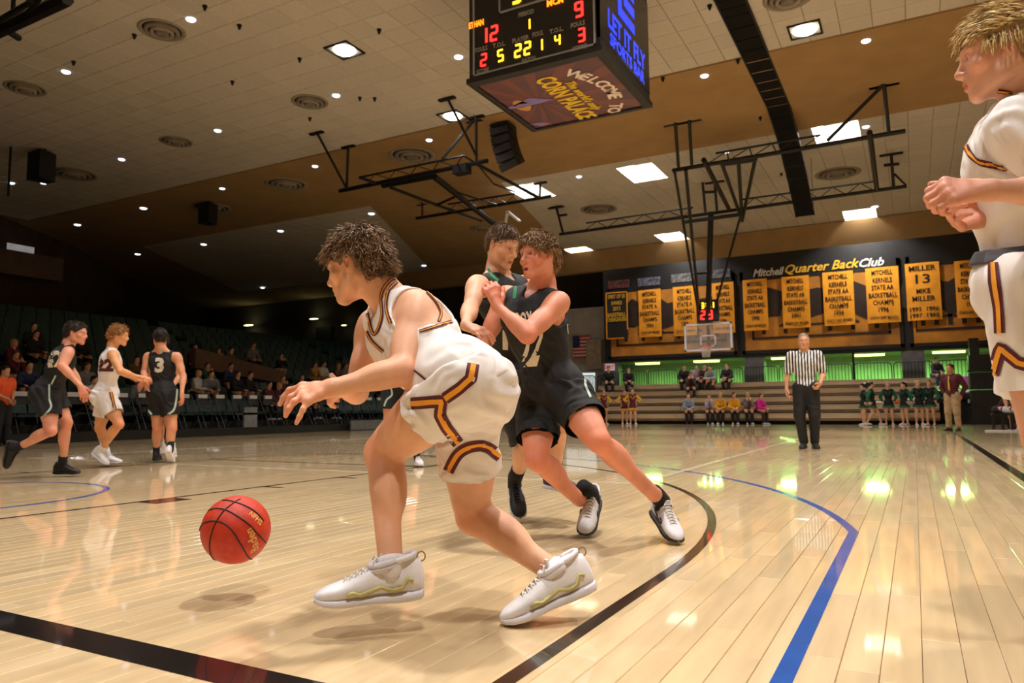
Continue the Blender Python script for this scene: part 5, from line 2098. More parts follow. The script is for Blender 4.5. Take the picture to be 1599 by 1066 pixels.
    def tank(g, h=.006, m=None, o=.014, adrop=.045, arm=(.085, .115, .145), neck=.088, vdrop=.10, hem=.10, wr=(), scoop=.03, flare=0.0):
        """sleeveless jersey: torso shell minus armholes and neck opening"""
        J, s = g.J, g.s
        sd = Sdf()
        g.torso(sd, o)
        for sh in ('ls', 'rs'):
            sd.c(J['nk'], J[sh] * .62 + J['nk'] * .38 - g.up * .012, .035 * s + o, .030 * s + o, .04)
        if flare:
            sd.e(g.pv + g.up * .02, axes(g.fw_h, g.uph), np.array((.165, .13, .14)) * s + flare, .05)
        As = axes(g.fw_s, g.up)
        for sg, sh in ((1, 'ls'), (-1, 'rs')):
            out = unit(J[sh] - g.sc)
            sd.e(J[sh] + out * .030 * s - g.up * adrop * s, As, np.array(arm) * s, .008, True)
        sd.c(J['nk'] + g.up * .10 * s, J['nk'] - g.up * .0 * s + g.fw_s * .028 * s, neck * s, neck * .86 * s, .008, True)
        sd.c(J['nk'] + g.fw_s * .06 * s, J['nk'] - g.up * vdrop * s + g.fw_s * .14 * s, neck * .75 * s, .022 * s, .008, True)
        sd.cut(-g.up, -(g.pv - g.up * hem * s) @ g.up)
        return g.cloth('jersey', sd, h, m, wr)

    def tee(g, name, h, m, o=.016, sleeve=.55, neck=.075, hem=.10, wr=(), long=False, flare=0.0, hands=False):
        J, s = g.J, g.s
        sd = Sdf()
        g.torso(sd, o)
        for sh in ('ls', 'rs'):
            sd.c(J['nk'], J[sh] * .7 + J['nk'] * .3 - g.up * .012, .035 * s + o, .034 * s + o, .04)
        if flare:
            sd.e(g.pv + g.up * .02, axes(g.fw_h, g.uph), np.array((.165, .13, .14)) * s + flare, .05)
        for L in (True, False):
            t = 'l' if L else 'r'
            if long:
                q = s * (.82 if g.fem else 1)
                sd.c(J[t + 's'], J[t + 'e'], .056 * q + o, .044 * q + o, .03)
                sd.c(J[t + 'e'], J[t + 'e'] + (J[t + 'w'] - J[t + 'e']) * .94, .044 * q + o, .030 * q + o * .8, .02)
            else:
                g.arm(sd, L, o * 1.3, sleeve)
        sd.c(J['nk'] + g.up * .10 * s, J['nk'] + g.up * .02 * s + g.fw_s * .02 * s, neck * s, neck * s, .008, True)
        sd.cut(-g.up, -(g.pv - g.up * hem * s) @ g.up)
        return g.cloth(name, sd, h, m, wr)

    def shorts(g, h=.006, m=None, o=.03, hem=(.80, .80), flare=1.12, wr=(), waist=.115, name='shorts', inner=True):
        J, s = g.J, g.s
        sd = Sdf()
        A = axes(g.fw_h, g.uph)
        sd.e(g.pv + g.uph * .015 * s, A, np.array((.165, .122, .12)) * s * g.bulk + o * .7, .05)
        for sg in (-1, 1):
            sd.e(g.pv - g.uph * .04 * s - g.fw_h * .06 * s + g.lat_h * sg * .075 * s, A, np.array((.088, .088, .09)) * s * g.bulk + o * .7, .05)
        cut = []
        for t, hm in zip('lr', hem):
            Hh, K = J[t + 'h'], J[t + 'k']
            E = Hh + (K - Hh) * (hm + .0)
            sd.c(Hh, E, .098 * s * g.bulk + o * .8, (.070 * s * g.bulk + o) * flare, .05)
            cut.append((t, Hh, K, E))
        if inner:
            for t, Hh, K, E in cut:
                a = unit(K - Hh)
                r1 = (.070 * s * g.bulk + o) * flare - .010
                sd.c(E + a * .22, E - a * .16 * s, r1 * .96, r1 * .9, .0, True)
        sd.cut(g.uph, (g.pv + g.uph * waist * s) @ g.uph)
        # hem planes, limited to each leg
        V, F, N = sd.surf(h)
        for a in wr:
            V = wrinkle(V, N, *a)
        keep = np.ones(len(F), bool)
        for t, Hh, K, E in cut:
            a = unit(K - Hh)
            sdist = (V - E) @ a
            d1 = np.linalg.norm((V - Hh) - ((V - Hh) @ a)[:, None] * a, axis=1)
            o_ = [c for c in cut if c[0] != t][0]
            a2 = unit(o_[2] - o_[1])
            t2 = np.clip((V - o_[1]) @ a2, 0, 9)
            d2 = np.linalg.norm((V - o_[1]) - t2[:, None] * a2, axis=1)
            out = (sdist > 0) & (d1 < d2) & (d1 < .2 * s)
            keep &= ~out[F].all(1)
            V = np.where(out[:, None], V - a * sdist[:, None], V)
        V, F, N = compact(V, F, keep, N)
        ob = part(g.o, name, V, F, m)
        g.bvhs.append(BVHTree.FromPolygons([tuple(v) for v in V], [tuple(int(i) for i in f) for f in F]))
        return ob

    def hit(g, o, d, which=None):
        best = None
        for bv in (g.bvhs if which is None else [g.bvhs[i] for i in which]):
            r = bv.ray_cast(Vector(o), Vector(d))
            if r[0] is not None and (best is None or r[3] < best[2]):
                best = (np.array(r[0]), np.array(r[1]), r[3])
        return best

    def ribbon(g, name, pix, w, m, parent=None, off=.0022, n=10, closed=False, which=None, th=.0015):
        """flat trim laid on the cloth, following a line given by picture points; w width in picture pixels"""
        pix = [np.asarray(p, float) for p in pix]
        P = []
        for i in range(len(pix) - 1):
            p0, p1, p2, p3 = pix[max(i - 1, 0)], pix[i], pix[i + 1], pix[min(i + 2, len(pix) - 1)]
            if g_sharp:
                P += [p1 + (p2 - p1) * t for t in np.linspace(0, 1, n, endpoint=False)]
            else:
                for t in np.linspace(0, 1, n, endpoint=False):
                    P.append(.5 * ((2 * p1) + (-p0 + p2) * t + (2 * p0 - 5 * p1 + 4 * p2 - p3) * t * t + (-p0 + 3 * p1 - 3 * p2 + p3) * t ** 3))
        P.append(pix[-1])
        ws = np.interp(np.linspace(0, 1, len(P)), np.linspace(0, 1, len(w)), w) if isinstance(w, (list, tuple)) else [w] * len(P)
        V, F = [], []
        last = None
        k = 3
        for i, p in enumerate(P):
            d = P[min(i + 1, len(P) - 1)] - P[max(i - 1, 0)]
            d = d / (np.linalg.norm(d) + 1e-9)
            nn = np.array([-d[1], d[0]])
            row = []
            for q in range(k):
                u = p + nn * ws[i] * (q / (k - 1) - .5)
                r = g.hit(CAM, unit(ray(u[0], u[1])), which)
                row.append(None if r is None else (r[0], r[1], r[2]))
            V.append(row)
        VV, idx = [], {}
        for i, row in enumerate(V):
            ds = [r[2] for r in row if r is not None]
            for q, r in enumerate(row):
                if r is None or r[2] > min(ds) + .10: continue
                a = r[0] + r[1] * off
                idx[(i, q)] = len(VV)
                VV.append(a)
        for i in range(len(V) - 1):
            for q in range(k - 1):
                c = [(i, q), (i + 1, q), (i + 1, q + 1), (i, q + 1)]
                if all(x in idx for x in c):
                    pts = [VV[idx[x]] for x in c]
                    if max(np.linalg.norm(pts[a] - pts[(a + 1) % 4]) for a in range(4)) < .06:
                        F.append(tuple(idx[x] for x in c))
        if not F: return None
        # keep the longest unbroken run
        row = {v: k_[0] for k_, v in idx.items()}
        used = sorted({min(row[q] for q in f) for f in F})
        runs = [[used[0]]]
        for u_ in used[1:]:
            if u_ == runs[-1][-1] + 1: runs[-1].append(u_)
            else: runs.append([u_])
        best = set(max(runs, key=len))
        F = [f for f in F if min(row[q] for q in f) in best]
        u, inv = np.unique(np.array(F), return_inverse=True)
        return part(parent or g.o, name, np.array(VV)[u], [tuple(x) for x in inv.reshape(-1, 4)], m)

    def band(g, name, m, lo, hi, o, h=.006):
        s = g.s
        A = axes(g.fw_h, g.uph)
        sd = Sdf()
        sd.e(g.pv + g.uph * .015 * s, A, np.array((.165, .122, .14)) * s * g.bulk + o, .05)
        for sg in (-1, 1):
            sd.e(g.pv - g.uph * .04 * s - g.fw_h * .06 * s + g.lat_h * sg * .075 * s, A, np.array((.088, .088, .11)) * s * g.bulk + o, .05)
        sd.cut(g.uph, (g.pv + g.uph * hi * s) @ g.uph); sd.cut(-g.uph, -(g.pv + g.uph * lo * s) @ g.uph)
        return g.cloth(name, sd, h, m)

    def decal(g, name, body, px, py, ex, ey, size, m, parent=None, off=.0025, offset=.01, width=None, which=None, into=None, t=None, shear=0):
        """number printed on cloth: text projected on the surface along the sight line or 'into'"""
        import bmesh
        V, F = text_mesh(body, size, 0, shear, offset, width=width)
        bm = bmesh.new()
        vs = [bm.verts.new(v) for v in V]
        for f in F:
            try: bm.faces.new([vs[i] for i in f])
            except ValueError: pass
        bmesh.ops.triangulate(bm, faces=bm.faces[:])
        for _ in range(3):
            long = [e for e in bm.edges if e.calc_length() > size * .14]
            if not long: break
            bmesh.ops.subdivide_edges(bm, edges=long, cuts=1)
            bmesh.ops.triangulate(bm, faces=[f for f in bm.faces if len(f.verts) > 3])
        bm.verts.index_update()
        V = np.array([v.co[:] for v in bm.verts]); F = [tuple(v.index for v in f.verts) for f in bm.faces]
        bm.free()
        d0 = unit(ray(px, py))
        c = g.hit(CAM, d0, which)
        if c is None: return None
        into = d0 if into is None else unit(into)
        P, ok = [], []
        for v in V:
            p = c[0] + np.asarray(ex) * v[0] + np.asarray(ey) * v[1]
            r = g.hit(p - into * .25, into, which)
            ok.append(r is not None and r[2] < .42)
            P.append(r[0] + r[1] * off if ok[-1] else p)
        F = [f for f in F if all(ok[i] for i in f)]
        if not F: return None
        return part(parent or g.o, name, np.array(P), F, m)


g_sharp = False
# ------------------------------------------------------------------ players
M_WJ = pm('white_jersey_cloth', (236, 230, 226), .75, .03, 6, bump=.0008, bscale=900, sheen=.1)
M_BJ = pm('black_jersey_cloth', (9, 9, 10), .75, .2, 6, bump=.0008, bscale=700)
M_MAR = pm('maroon_trim', (88, 20, 34), .7, .08, 8)
M_GLD = pm('gold_trim', (240, 160, 34), .7, .06, 8)
M_GRN = pm('green_trim', (24, 120, 72), .7, .06, 8)
M_SIL = pm('pale_trim', (176, 196, 180), .6, .06, 8)
M_SHW = pm('white_shoe_upper', (232, 230, 232), .55, .05, 14, bump=.0006, bscale=300)
M_SHWS = pm('white_rubber', (222, 220, 226), .5, .05, 10)
M_SHB = pm('black_shoe_upper', (20, 20, 22), .6, .2, 14, bump=.0006, bscale=300)
M_SHBS = pm('black_rubber', (16, 15, 16), .5, .15, 10)
M_LACE = pm('white_lace', (226, 222, 214), .8, .05, 20)
M_LACEB = pm('black_lace', (18, 18, 20), .8, .1, 20)
M_WAVE = pm('gold_wave', (188, 178, 112), .5, .08, 10)
M_SOCKW = pm('white_sock', (230, 228, 230), .9, .05, 40, bump=.001, bscale=500)
M_SOCKB = pm('black_sock', (18, 18, 19), .9, .15, 40, bump=.001, bscale=500)
M_NUM = pm('cream_number', (214, 204, 184), .7, .05, 10)
UPZ = np.array([0, 0, 1.0])


def view_dir(lr, dep, up=0.0):
    """direction from picture-right, depth and up components (level ground axes)"""
    r = unit([CR[0], CR[1], 0]); d = unit([CD[0], CD[1], 0])
    return unit(r * lr + d * dep + UPZ * up)


def P3(*a):
    return [at(*p) for p in a]


# ---- the dribbling player in white
JA = dict(hd=at(557, 417, 2.57), hf=view_dir(-.93, .28, -.27), hu=view_dir(-.24, .10, .95), nk=at(604, 466, 2.60),
          ls=at(652, 480, 2.47), rs=at(584, 505, 2.78), le=at(627, 580, 2.28), lw=at(519, 605, 2.18), re=at(556, 612, 2.66), rw=at(534, 604, 2.45),
          lh=at(723, 598, 2.22), rh=at(724, 617, 2.40), lk=at(597, 705, 2.42), la=at(611, 882, 2.22), rk=at(739, 806, 2.50), ra=at(866, 892, 2.36))
JA['lf'] = [P3((473, 603, 2.20), (452, 609, 2.21), (443, 620, 2.205), (437, 631, 2.20)), P3((471, 611, 2.175), (454, 620, 2.16), (448, 633, 2.155), (446, 646, 2.155)),
            P3((473, 619, 2.15), (458, 631, 2.13), (450, 643, 2.12), (446, 655, 2.12))[:4], P3((480, 626, 2.125), (473, 639, 2.105), (468, 650, 2.10), (463, 660, 2.10)),
            P3((512, 603, 2.21), (495, 604, 2.25), (482, 607, 2.28), (472, 611, 2.30))]
JA['lf'][2] = P3((473, 618, 2.15), (459, 627, 2.125), (451, 638, 2.115), (446, 649, 2.115))
JA['rf'] = gen_hand(JA['rw'], view_dir(-.5, .8, -.1), view_dir(.8, .5, -.2), False, 1.0, thumb=.2)
JA['pu'] = view_dir(-.42, .10, .90)
JA['rf'][4] = P3((532, 603, 2.46), (526, 598, 2.47), (521, 592, 2.47), (518, 586, 2.47))
A_ = Fig(JA, 1.0)
A_.body(.0068, .0032, .0030, rgb=(226, 170, 134), label='player in white jersey crouching to dribble, brown curly hair, white shoes', base=(5.55, .75, 0))
eyes_obj(A_.o, JA['hd'], A_.HA, 1.0)
A_.tank(.0058, M_WJ, o=.014, adrop=.02, arm=(.105, .110, .105), neck=.068, vdrop=.07, hem=.12, flare=.012, wr=[(.0035, .10, (.4, .3, .8), 3), (.002, .05, (.8, -.3, .4), 5)])
A_.shorts(.0062, M_WJ, o=.014, hem=(.43, .62), flare=1.24, waist=.05, wr=[(.0055, .085, (.5, .4, .7), 8), (.0035, .045, (-.6, .4, .5), 9)])


def flowA(p, n, r):
    # swirl outwards and down from the crown, forward over the brow, flicking out at the nape
    d = np.array([p[0] * 1.2, p[1] + .03, -.055 - .5 * max(0, .06 - p[2])])
    if p[1] < -.07: d = np.array([p[0], -.05, -.06])
    return d - n * (d @ n) * .6 + n * .018


V, F, mi = hair_mesh(JA['hd'], A_.HA, 1.0, 'short', 4, 4200, .036, .0022, flowA, off=.017, nape=-.085, line=.026, ragged=.95)
part(A_.o, 'hair', V, F, hair_mats('brown', (138, 110, 82)), mi)
for t, f_, u_, P_, k0 in (('l', view_dir(-.97, -.22, -.02), view_dir(-.05, -.05, 1), at(611, 938, 2.22), 1.04), ('r', unit(at(806, 962, 2.27) - at(926, 912, 2.34)), view_dir(-.35, 0, .93), at(889, 938, 2.325), 1.04)):
    JA[t + 't'] = f_
    shoe(A_.o, P_, f_, u_, k0, (M_SHW, M_SHWS, M_LACE), strap=True, wave=M_WAVE)
    an = JA[t + 'a']; kn = JA[t + 'k']
    sock(A_.o, P_ + unit(u_) * .07, an + unit(kn - an) * .022, .041, .042, M_SOCKW, an)
g_sharp = True
for m_, w_ in ((M_MAR, 19), (M_GLD, 8)):
    of = .002 if m_ is M_MAR else .0035
    nm = 'maroon_stripe' if m_ is M_MAR else 'gold_stripe'
    A_.ribbon(nm, [(642, 630), (690, 626), (687, 648), (697, 667), (716, 692)], w_, m_, off=of, which=[2])
    A_.ribbon(nm, [(695, 622), (718, 606), (735, 591), (739, 568)], w_, m_, off=of, which=[2])
g_sharp = False
for m_, w_ in ((M_MAR, 18), (M_GLD, 6.5)):
    of = .002 if m_ is M_MAR else .0035
    nm = 'maroon_stripe' if m_ is M_MAR else 'gold_stripe'
    A_.ribbon(nm, [(700, 736), (716, 708), (738, 697), (762, 699), (790, 722)], w_, m_, off=of, which=[2])
    for pl in ([(574, 489), (585, 522), (597, 494), (596, 458), (609, 438), (622, 435)], [(611, 505), (604, 482), (607, 455), (620, 440)], [(640, 441), (660, 450), (680, 470), (688, 487), (685, 502)],
               [(567, 502), (579, 529), (599, 549)], [(655, 518), (705, 502)]):
        A_.ribbon(nm, pl, w_ * (.29 if m_ is M_MAR else .24), m_, off=of + .001)
A_.ribbon('maroon_stripe', [(639, 571), (672, 598)], 3, M_MAR, which=[1])
# ---- the defender with 12 on the chest
JB = dict(hd=at(841, 402, 3.72), hf=view_dir(-.73, -.67, -.06), hu=UPZ, nk=at(846, 452, 3.80), ls=at(872, 472, 3.67), rs=at(792, 462, 3.90),
          le=at(823, 523, 3.50), lw=at(776, 478, 3.60), re=at(756, 535, 3.86), rw=at(742, 600, 3.74), lh=at(884, 610, 3.72), rh=at(842, 614, 3.86),
          lk=at(934, 687, 3.46), rk=at(838, 716, 3.62), la=at(1022, 772, 3.70), ra=at(905, 780, 3.90), pu=view_dir(.05, .0, 1))
JB['lf'] = gen_hand(JB['lw'], view_dir(-.25, .15, .95), view_dir(-.35, .9, .1), True, 1.0, curl=(.75, .8, .85, .9), thumb=.3)
JB['rf'] = gen_hand(JB['rw'], view_dir(-.3, -.3, -.9), view_dir(-.9, .3, .2), False, 1.0)
B_ = Fig(JB, .98)
fl = view_dir(.18, -.92, -.34); fr = view_dir(-.30, -.84, -.46)
JB['lt'], JB['rt'] = fl, fr
BT = dict(l=(fl, view_dir(.10, -.25, .95), at(1057, 849, 3.585)), r=(fr, view_dir(-.05, -.40, .9), at(913, 837, 3.80)))
for t, (f_, u_, toe) in BT.items():
    JB[t + 'a'] = toe - f_ * .222 + axes(f_, u_)[2] * .115
B_.body(.0078, .0036, .0042, mouth=.011, rgb=(216, 142, 112), label='player in black jersey number 12 with light brown fringe, mouth open, elbow raised', base=(5.4, 2.4, 0), flush=.08)
eyes_obj(B_.o, JB['hd'], B_.HA, .98, (-.25, 1, -.15))
B_.tank(.007, M_BJ, o=.014, adrop=.02, arm=(.085, .110, .105), neck=.072, vdrop=.02, hem=.06, wr=[(.003, .10, (.4, .3, .8), 13), (.003, .06, (.8, -.3, .4), 15)], flare=.02)
B_.shorts(.0072, M_BJ, o=.030, hem=(.62, .72), flare=1.10, waist=.05, wr=[(.007, .09, (.5, .4, .7), 18), (.004, .05, (-.6, .4, .5), 19)])


def flow_fringe(p, n, r):
    if p[2] > .055 or p[1] > .03: d = np.array([p[0] * 1.0 + .0, .075, -.025 - .7 * max(0, p[1])])
    else: d = np.array([p[0] * .2, -.02, -.08])
    return d - n * (d @ n) * .7 + n * .010


V, F, mi = hair_mesh(JB['hd'], B_.HA, .98, 'short', 6, 3600, .042, .0026, flow_fringe, off=.013, nape=-.075, line=.027, ragged=.12)
part(B_.o, 'hair', V, F, hair_mats('lightbrown', (136, 104, 66)), mi)


def brows(g, s, rgb, key):
    V, F = [], []
    r = np.random.RandomState(3)
    b = MB()
    for x in (-1, 1):
        for i in range(46):
            t = r.uniform(0, 1)
            q = np.array([x * (.014 + .034 * t), .0955 - .018 * t * t - .004 * t, .0335 + .006 * math.sin(t * 2.4) + r.uniform(-.003, .003)])
            e = q + np.array([x * .010, -.003 - .004 * t, .001 - .004 * t])
            c = lambda v: g.J['hd'] + s * (v @ g.HA)
            b.tube([c(q), c((q + e) / 2 + np.array([0, .001, 0])), c(e)], [.0012 * s, .0012 * s, .0003 * s], 3, cap=False)
    part(g.o, 'eyebrow', np.array(b.V), b.F, hair_mats(key, rgb)[0])


brows(B_, .98, (136, 104, 66), 'lightbrown')
M_SHG = pm('pale_grey_shoe', (206, 204, 206), .55, .05, 14)
for t, (f_, u_, toe) in BT.items():
    P_ = toe - f_ * .205
    shoe(B_.o, P_, f_, u_, 1.02, (M_SHG, M_SHBS, M_LACE), trim=M_SHBS)
    an = JB[t + 'a']; kn = JB[t + 'k']
    sock(B_.o, P_ + axes(f_, u_)[2] * .07, an + unit(kn - an) * .10, .043, .043, M_SOCKB, an)
B_.decal('number', '12', 834, 541, view_dir(.55, -.8, .0), view_dir(.04, 0, 1), .27, M_NUM, which=[1], offset=.014, into=view_dir(-.35, 1, 0))
B_.decal('team_letters', 'ROY', 818, 500, view_dir(.55, -.8, .0), view_dir(.04, 0, 1), .10, M_NUM, which=[1], offset=.004, into=view_dir(-.35, 1, 0))
B_.ribbon('green_trim', [(806, 437), (805, 452), (803, 466)], 5, M_GRN, which=[1, 0])
B_.ribbon('pale_piping', [(886, 506), (888, 525), (892, 545), (904, 562)], 3, M_SIL)
B_.ribbon('pale_piping', [(909, 572), (914, 584), (914, 600), (922, 620)], 3.5, M_SIL)

# ---- the team-mate he holds, half hidden behind him
JC = dict(hd=at(785, 386, 4.22), hf=view_dir(.62, -.62, -.42), hu=view_dir(.28, -.28, .9), nk=at(778, 430, 4.27), rs=at(746, 444, 4.05), ls=at(818, 444, 4.42),
          re=at(734, 482, 3.86), rw=at(727, 508, 3.66), le=at(838, 520, 4.42), lw=at(842, 590, 4.30), rh=at(792, 590, 4.30), lh=at(826, 590, 4.46),
          rk=at(826, 690, 4.22), lk=at(872, 664, 4.20), ra=at(805, 744, 4.52), la=at(866, 742, 4.46))
JC['rf'] = gen_hand(JC['rw'], view_dir(.75, -.5, -.35), view_dir(.1, .3, -.9), False, .95, curl=(.3, .3, .3, .3))
JC['lf'] = gen_hand(JC['lw'], view_dir(0, 0, -1), view_dir(-.9, 0, 0), True, .95)
JC['rt'] = view_dir(.15, -.8, -.6); JC['lt'] = view_dir(.5, -.85, 0)
JC['ra'] = at(812, 810, 4.33) - JC['rt'] * .217 + axes(JC['rt'], view_dir(0, -.55, .8))[2] * .11
C_ = Fig(JC, .97)
C_.body(.010, .0046, .005, rgb=(218, 166, 132), label='player in black jersey half hidden behind number 12, cropped hair, arm reaching down', base=(4.9, 2.9, 0))
eyes_obj(C_.o, JC['hd'], C_.HA, .97)
C_.tank(.009, M_BJ, o=.014, adrop=.02, arm=(.085, .110, .105), neck=.072, vdrop=.02, hem=.08, wr=[(.003, .10, (.4, .3, .8), 23)])
C_.shorts(.009, M_BJ, o=.03, hem=(.70, .98), flare=1.1, waist=.05, wr=[(.006, .09, (.5, .4, .7), 28)])


def flow_crop(p, n, r):
    d = np.array([p[0] * .6, .03 if p[2] > .06 else -.01, -.02])
    return d - n * (d @ n) + n * .05


V, F, mi = hair_mesh(JC['hd'], C_.HA, .97, 'short', 9, 2200, .020, .0020, flow_crop, off=.006, nape=-.05, line=.024, ragged=.3)
part(C_.o, 'hair', V, F, hair_mats('darkbrown', (122, 94, 68)), mi)
brows(C_, .97, (88, 66, 46), 'darkbrown')
for t, f_, u_, toe in (('r', JC['rt'], view_dir(.0, -.55, .8), at(812, 810, 4.33)), ('l', JC['lt'], UPZ, None)):
    P_ = toe - f_ * .2 if toe is not None else JC['la'] - UPZ * .09
    shoe(C_.o, P_, f_, u_, 1.0, (M_SHB, M_SHWS, M_LACE if t == 'l' else M_LACEB), trim=M_LACE)
    an = JC[t + 'a']; kn = JC[t + 'k']
    sock(C_.o, P_ + axes(f_, u_)[2] * .07, an + unit(kn - an) * .11, .043, .044, M_SOCKB, an)
C_.ribbon('green_trim', [(762, 419), (768, 430), (778, 438)], 4, M_GRN, which=[1, 0])
C_.decal('number', '1', 789, 532, view_dir(.8, .6, 0), UPZ, .13, M_NUM, which=[1], offset=.012)

# ---- the blond player at the right edge
JD = dict(hd=at(1566, 87, 2.05), hf=view_dir(-.86, .48, -.10), hu=view_dir(-.08, .03, 1), nk=at(1603, 152, 2.09), ls=at(1586, 196, 1.93), rs=at(1596, 190, 2.29),
          le=at(1668, 300, 1.83), lw=at(1546, 297, 1.80), re=at(1640, 330, 2.26), rw=at(1550, 340, 2.06), lh=at(1613, 450, 1.96), rh=at(1603, 450, 2.14),
          lk=at(1643, 690, 1.92), rk=at(1634, 690, 2.20), la=at(1760, 946, 2.00), ra=at(1752, 925, 2.28), pu=view_dir(.02, 0, 1))
JD['lf'] = gen_hand(JD['lw'], view_dir(-.97, .2, .05), view_dir(.1, .85, -.5), True, 1.0, curl=(1.0, 1.05, 1.05, 1.0), thumb=.15, spread=.03)
JD['rf'] = gen_hand(JD['rw'], view_dir(-.95, .2, .0), view_dir(-.1, -.75, .55), False, 1.0, curl=(.85, .95, 1.05, 1.1), thumb=.1, spread=.03)
JD['lt'] = JD['rt'] = view_dir(-.85, .5, 0)
D_ = Fig(JD, .98)
D_.body(.0082, .0036, .0036, rgb=(214, 160, 132), label='blond player in white jersey over a white shirt at the right picture edge', base=(7.2, .8, 0), flush=.03)
eyes_obj(D_.o, JD['hd'], D_.HA, .98, (0, 1, -.1))
D_.tee('white_shirt', .0078, M_WJ, o=.012, sleeve=.52, neck=.066, hem=-.02, wr=[(.004, .07, (.4, .3, .8), 33), (.003, .045, (.8, -.3, .4), 35)])
D_.tank(.0072, M_WJ, o=.022, adrop=.02, arm=(.11, .105, .125), neck=.074, vdrop=.06, hem=.02, wr=[(.005, .09, (.4, .3, .8), 43), (.003, .05, (.8, -.3, .4), 45)])
D_.shorts(.0078, M_WJ, o=.028, hem=(.66, .66), flare=1.12, waist=.10, wr=[(.007, .09, (.7, .4, .2), 48), (.004, .06, (-.6, .4, .2), 49)])


def flow_blond(p, n, r):
    d = np.array([p[0] * .5, .09, .02 - .5 * max(0, p[1] + .02)]) if p[2] > .05 else np.array([0, .0, -.05])
    return d - n * (d @ n) * .85 + n * .014


V, F, mi = hair_mesh(JD['hd'], D_.HA, .98, 'short', 16, 3600, .052, .0028, flow_blond, off=.011, nape=-.055, line=.012, ragged=.30)
part(D_.o, 'hair', V, F, hair_mats('blond', (214, 180, 126)), mi)
brows(D_, .98, (150, 116, 76), 'sandy')
for t in 'lr':
    P_ = JD[t + 'a'] - UPZ * .095
    shoe(D_.o, P_, JD[t + 't'], UPZ, 1.02, (M_SHW, M_SHWS, M_LACE))
    sock(D_.o, P_ + UPZ * .07, JD[t + 'a'] + UPZ * .08, .042, .042, M_SOCKW)
D_.band('grey_waistband', pm('grey_waistband', (70, 66, 72), .7, .15, 12), .075, .115, .034)
for m_, w_ in ((M_MAR, 1.0), (M_GLD, .4)):
    of = .003 if m_ is M_MAR else .0045
    nm = 'maroon_stripe' if m_ is M_MAR else 'gold_stripe'
    D_.ribbon(nm, [(1512, 205), (1510, 228), (1522, 248), (1545, 258), (1570, 263), (1606, 266)], 9 * w_, m_, off=of)
    D_.ribbon(nm, [(1558, 141), (1574, 144), (1592, 150), (1610, 158)], 7 * w_, m_, off=of)
    D_.ribbon(nm, [(1552, 410), (1554, 440), (1560, 480), (1562, 520)], [16 * w_, 20 * w_, 17 * w_, 17 * w_], m_, off=of, which=[3])
    g_sharp = True
    D_.ribbon(nm, [(1552, 585), (1563, 543), (1590, 566), (1612, 572)], 20 * w_, m_, off=of, which=[3])
    g_sharp = False

# ---- three players at the left, a fourth behind them, a fifth beyond the dribbler
def wj(**k):
    return {a: at(*b) if isinstance(b, tuple) else b for a, b in k.items()}


def jersey_fig(J, s, rgb, label, dark, hair, hairkey, base, h=.0125, num=None, seed=1, hem=(.66, .66), white_shoes=False, style_len=.025, hairfn=None, off=.012, fs=None):
    g = Fig(J, s)
    g.body(h, .0075, .0075, rgb=rgb, label=label, base=base)
    eyes_obj(g.o, J['hd'], g.HA, s)
    m = M_BJ if dark else M_WJ
    g.tank(h * .9, m, o=.015, adrop=.02, arm=(.09, .110, .11), neck=.07, vdrop=.03, hem=.05, wr=[(.004, .10, (.4, .3, .8), seed)], flare=.015)
    g.shorts(h * .9, m, o=.032, hem=hem, flare=1.12, waist=.05, wr=[(.007, .10, (.6, .4, .4), seed + 1)])
    V, F, mi = hair_mesh(J['hd'], g.HA, s, 'short', seed, 700, style_len, .004, hairfn or flow_crop, off=off, nape=-.06, line=.02, ragged=.5, h=.008)
    part(g.o, 'hair', V, F, hair_mats(hairkey, hair), mi)
    for t in 'lr':
        f_, u_ = J[t + 't'], J.get(t + 'u', UPZ)
        P_ = J[t + 'a'] - unit(u_) * .095 * s
        w = white_shoes if isinstance(white_shoes, bool) else t in white_shoes
        shoe(g.o, P_, f_, u_, s, (M_SHW, M_SHWS, M_LACE) if w else (M_SHB, M_SHBS, M_LACEB))
        d = unit(J[t + 'k'] - J[t + 'a'])
        sock(g.o, P_ + unit(u_) * .05, J[t + 'a'] + d * .11, .044 * s, .046 * s, M_SOCKB if dark else M_SOCKW, J[t + 'a'])
    return g


J = wj(hd=(119, 521, 7.70), nk=(107, 537, 7.72), rs=(107, 549, 7.52), ls=(100, 545, 7.86), re=(97, 572, 7.40), rw=(125, 602, 7.40), le=(112, 580, 7.95), lw=(128, 605, 7.95),
       rh=(73, 612, 7.60), lh=(78, 610, 7.76), rk=(80, 672, 7.45), lk=(104, 660, 7.72), ra=(24, 700, 7.55), la=(97, 727, 7.78))
J.update(hf=view_dir(.98, .1, -.1), hu=UPZ, rt=view_dir(-.12, .1, -.97), ru=view_dir(.93, 0, .0), lt=view_dir(.98, -.1, 0), pu=view_dir(.25, 0, .97))
J['rf'] = gen_hand(J['rw'], view_dir(.4, 0, -.9), view_dir(-.5, .6, 0), False, .95); J['lf'] = gen_hand(J['lw'], view_dir(.4, 0, -.9), view_dir(-.5, -.6, 0), True, .95)
g = jersey_fig(J, .95, (214, 148, 118), 'player in black uniform striding right at the left picture edge, black shoes', True, (58, 44, 34), 'dark', (-1.1, 3.1, 0), seed=51)
g.decal('number', '42', 82, 562, view_dir(.85, .5, .12), view_dir(-.30, 0, .95), .22, M_NUM, which=[1], offset=.01)
g.ribbon('pale_piping', [(77, 600), (77, 622), (79, 637), (62, 655)], 3, M_SIL); g.ribbon('pale_piping', [(87, 586), (80, 600)], 2.5, M_SIL)

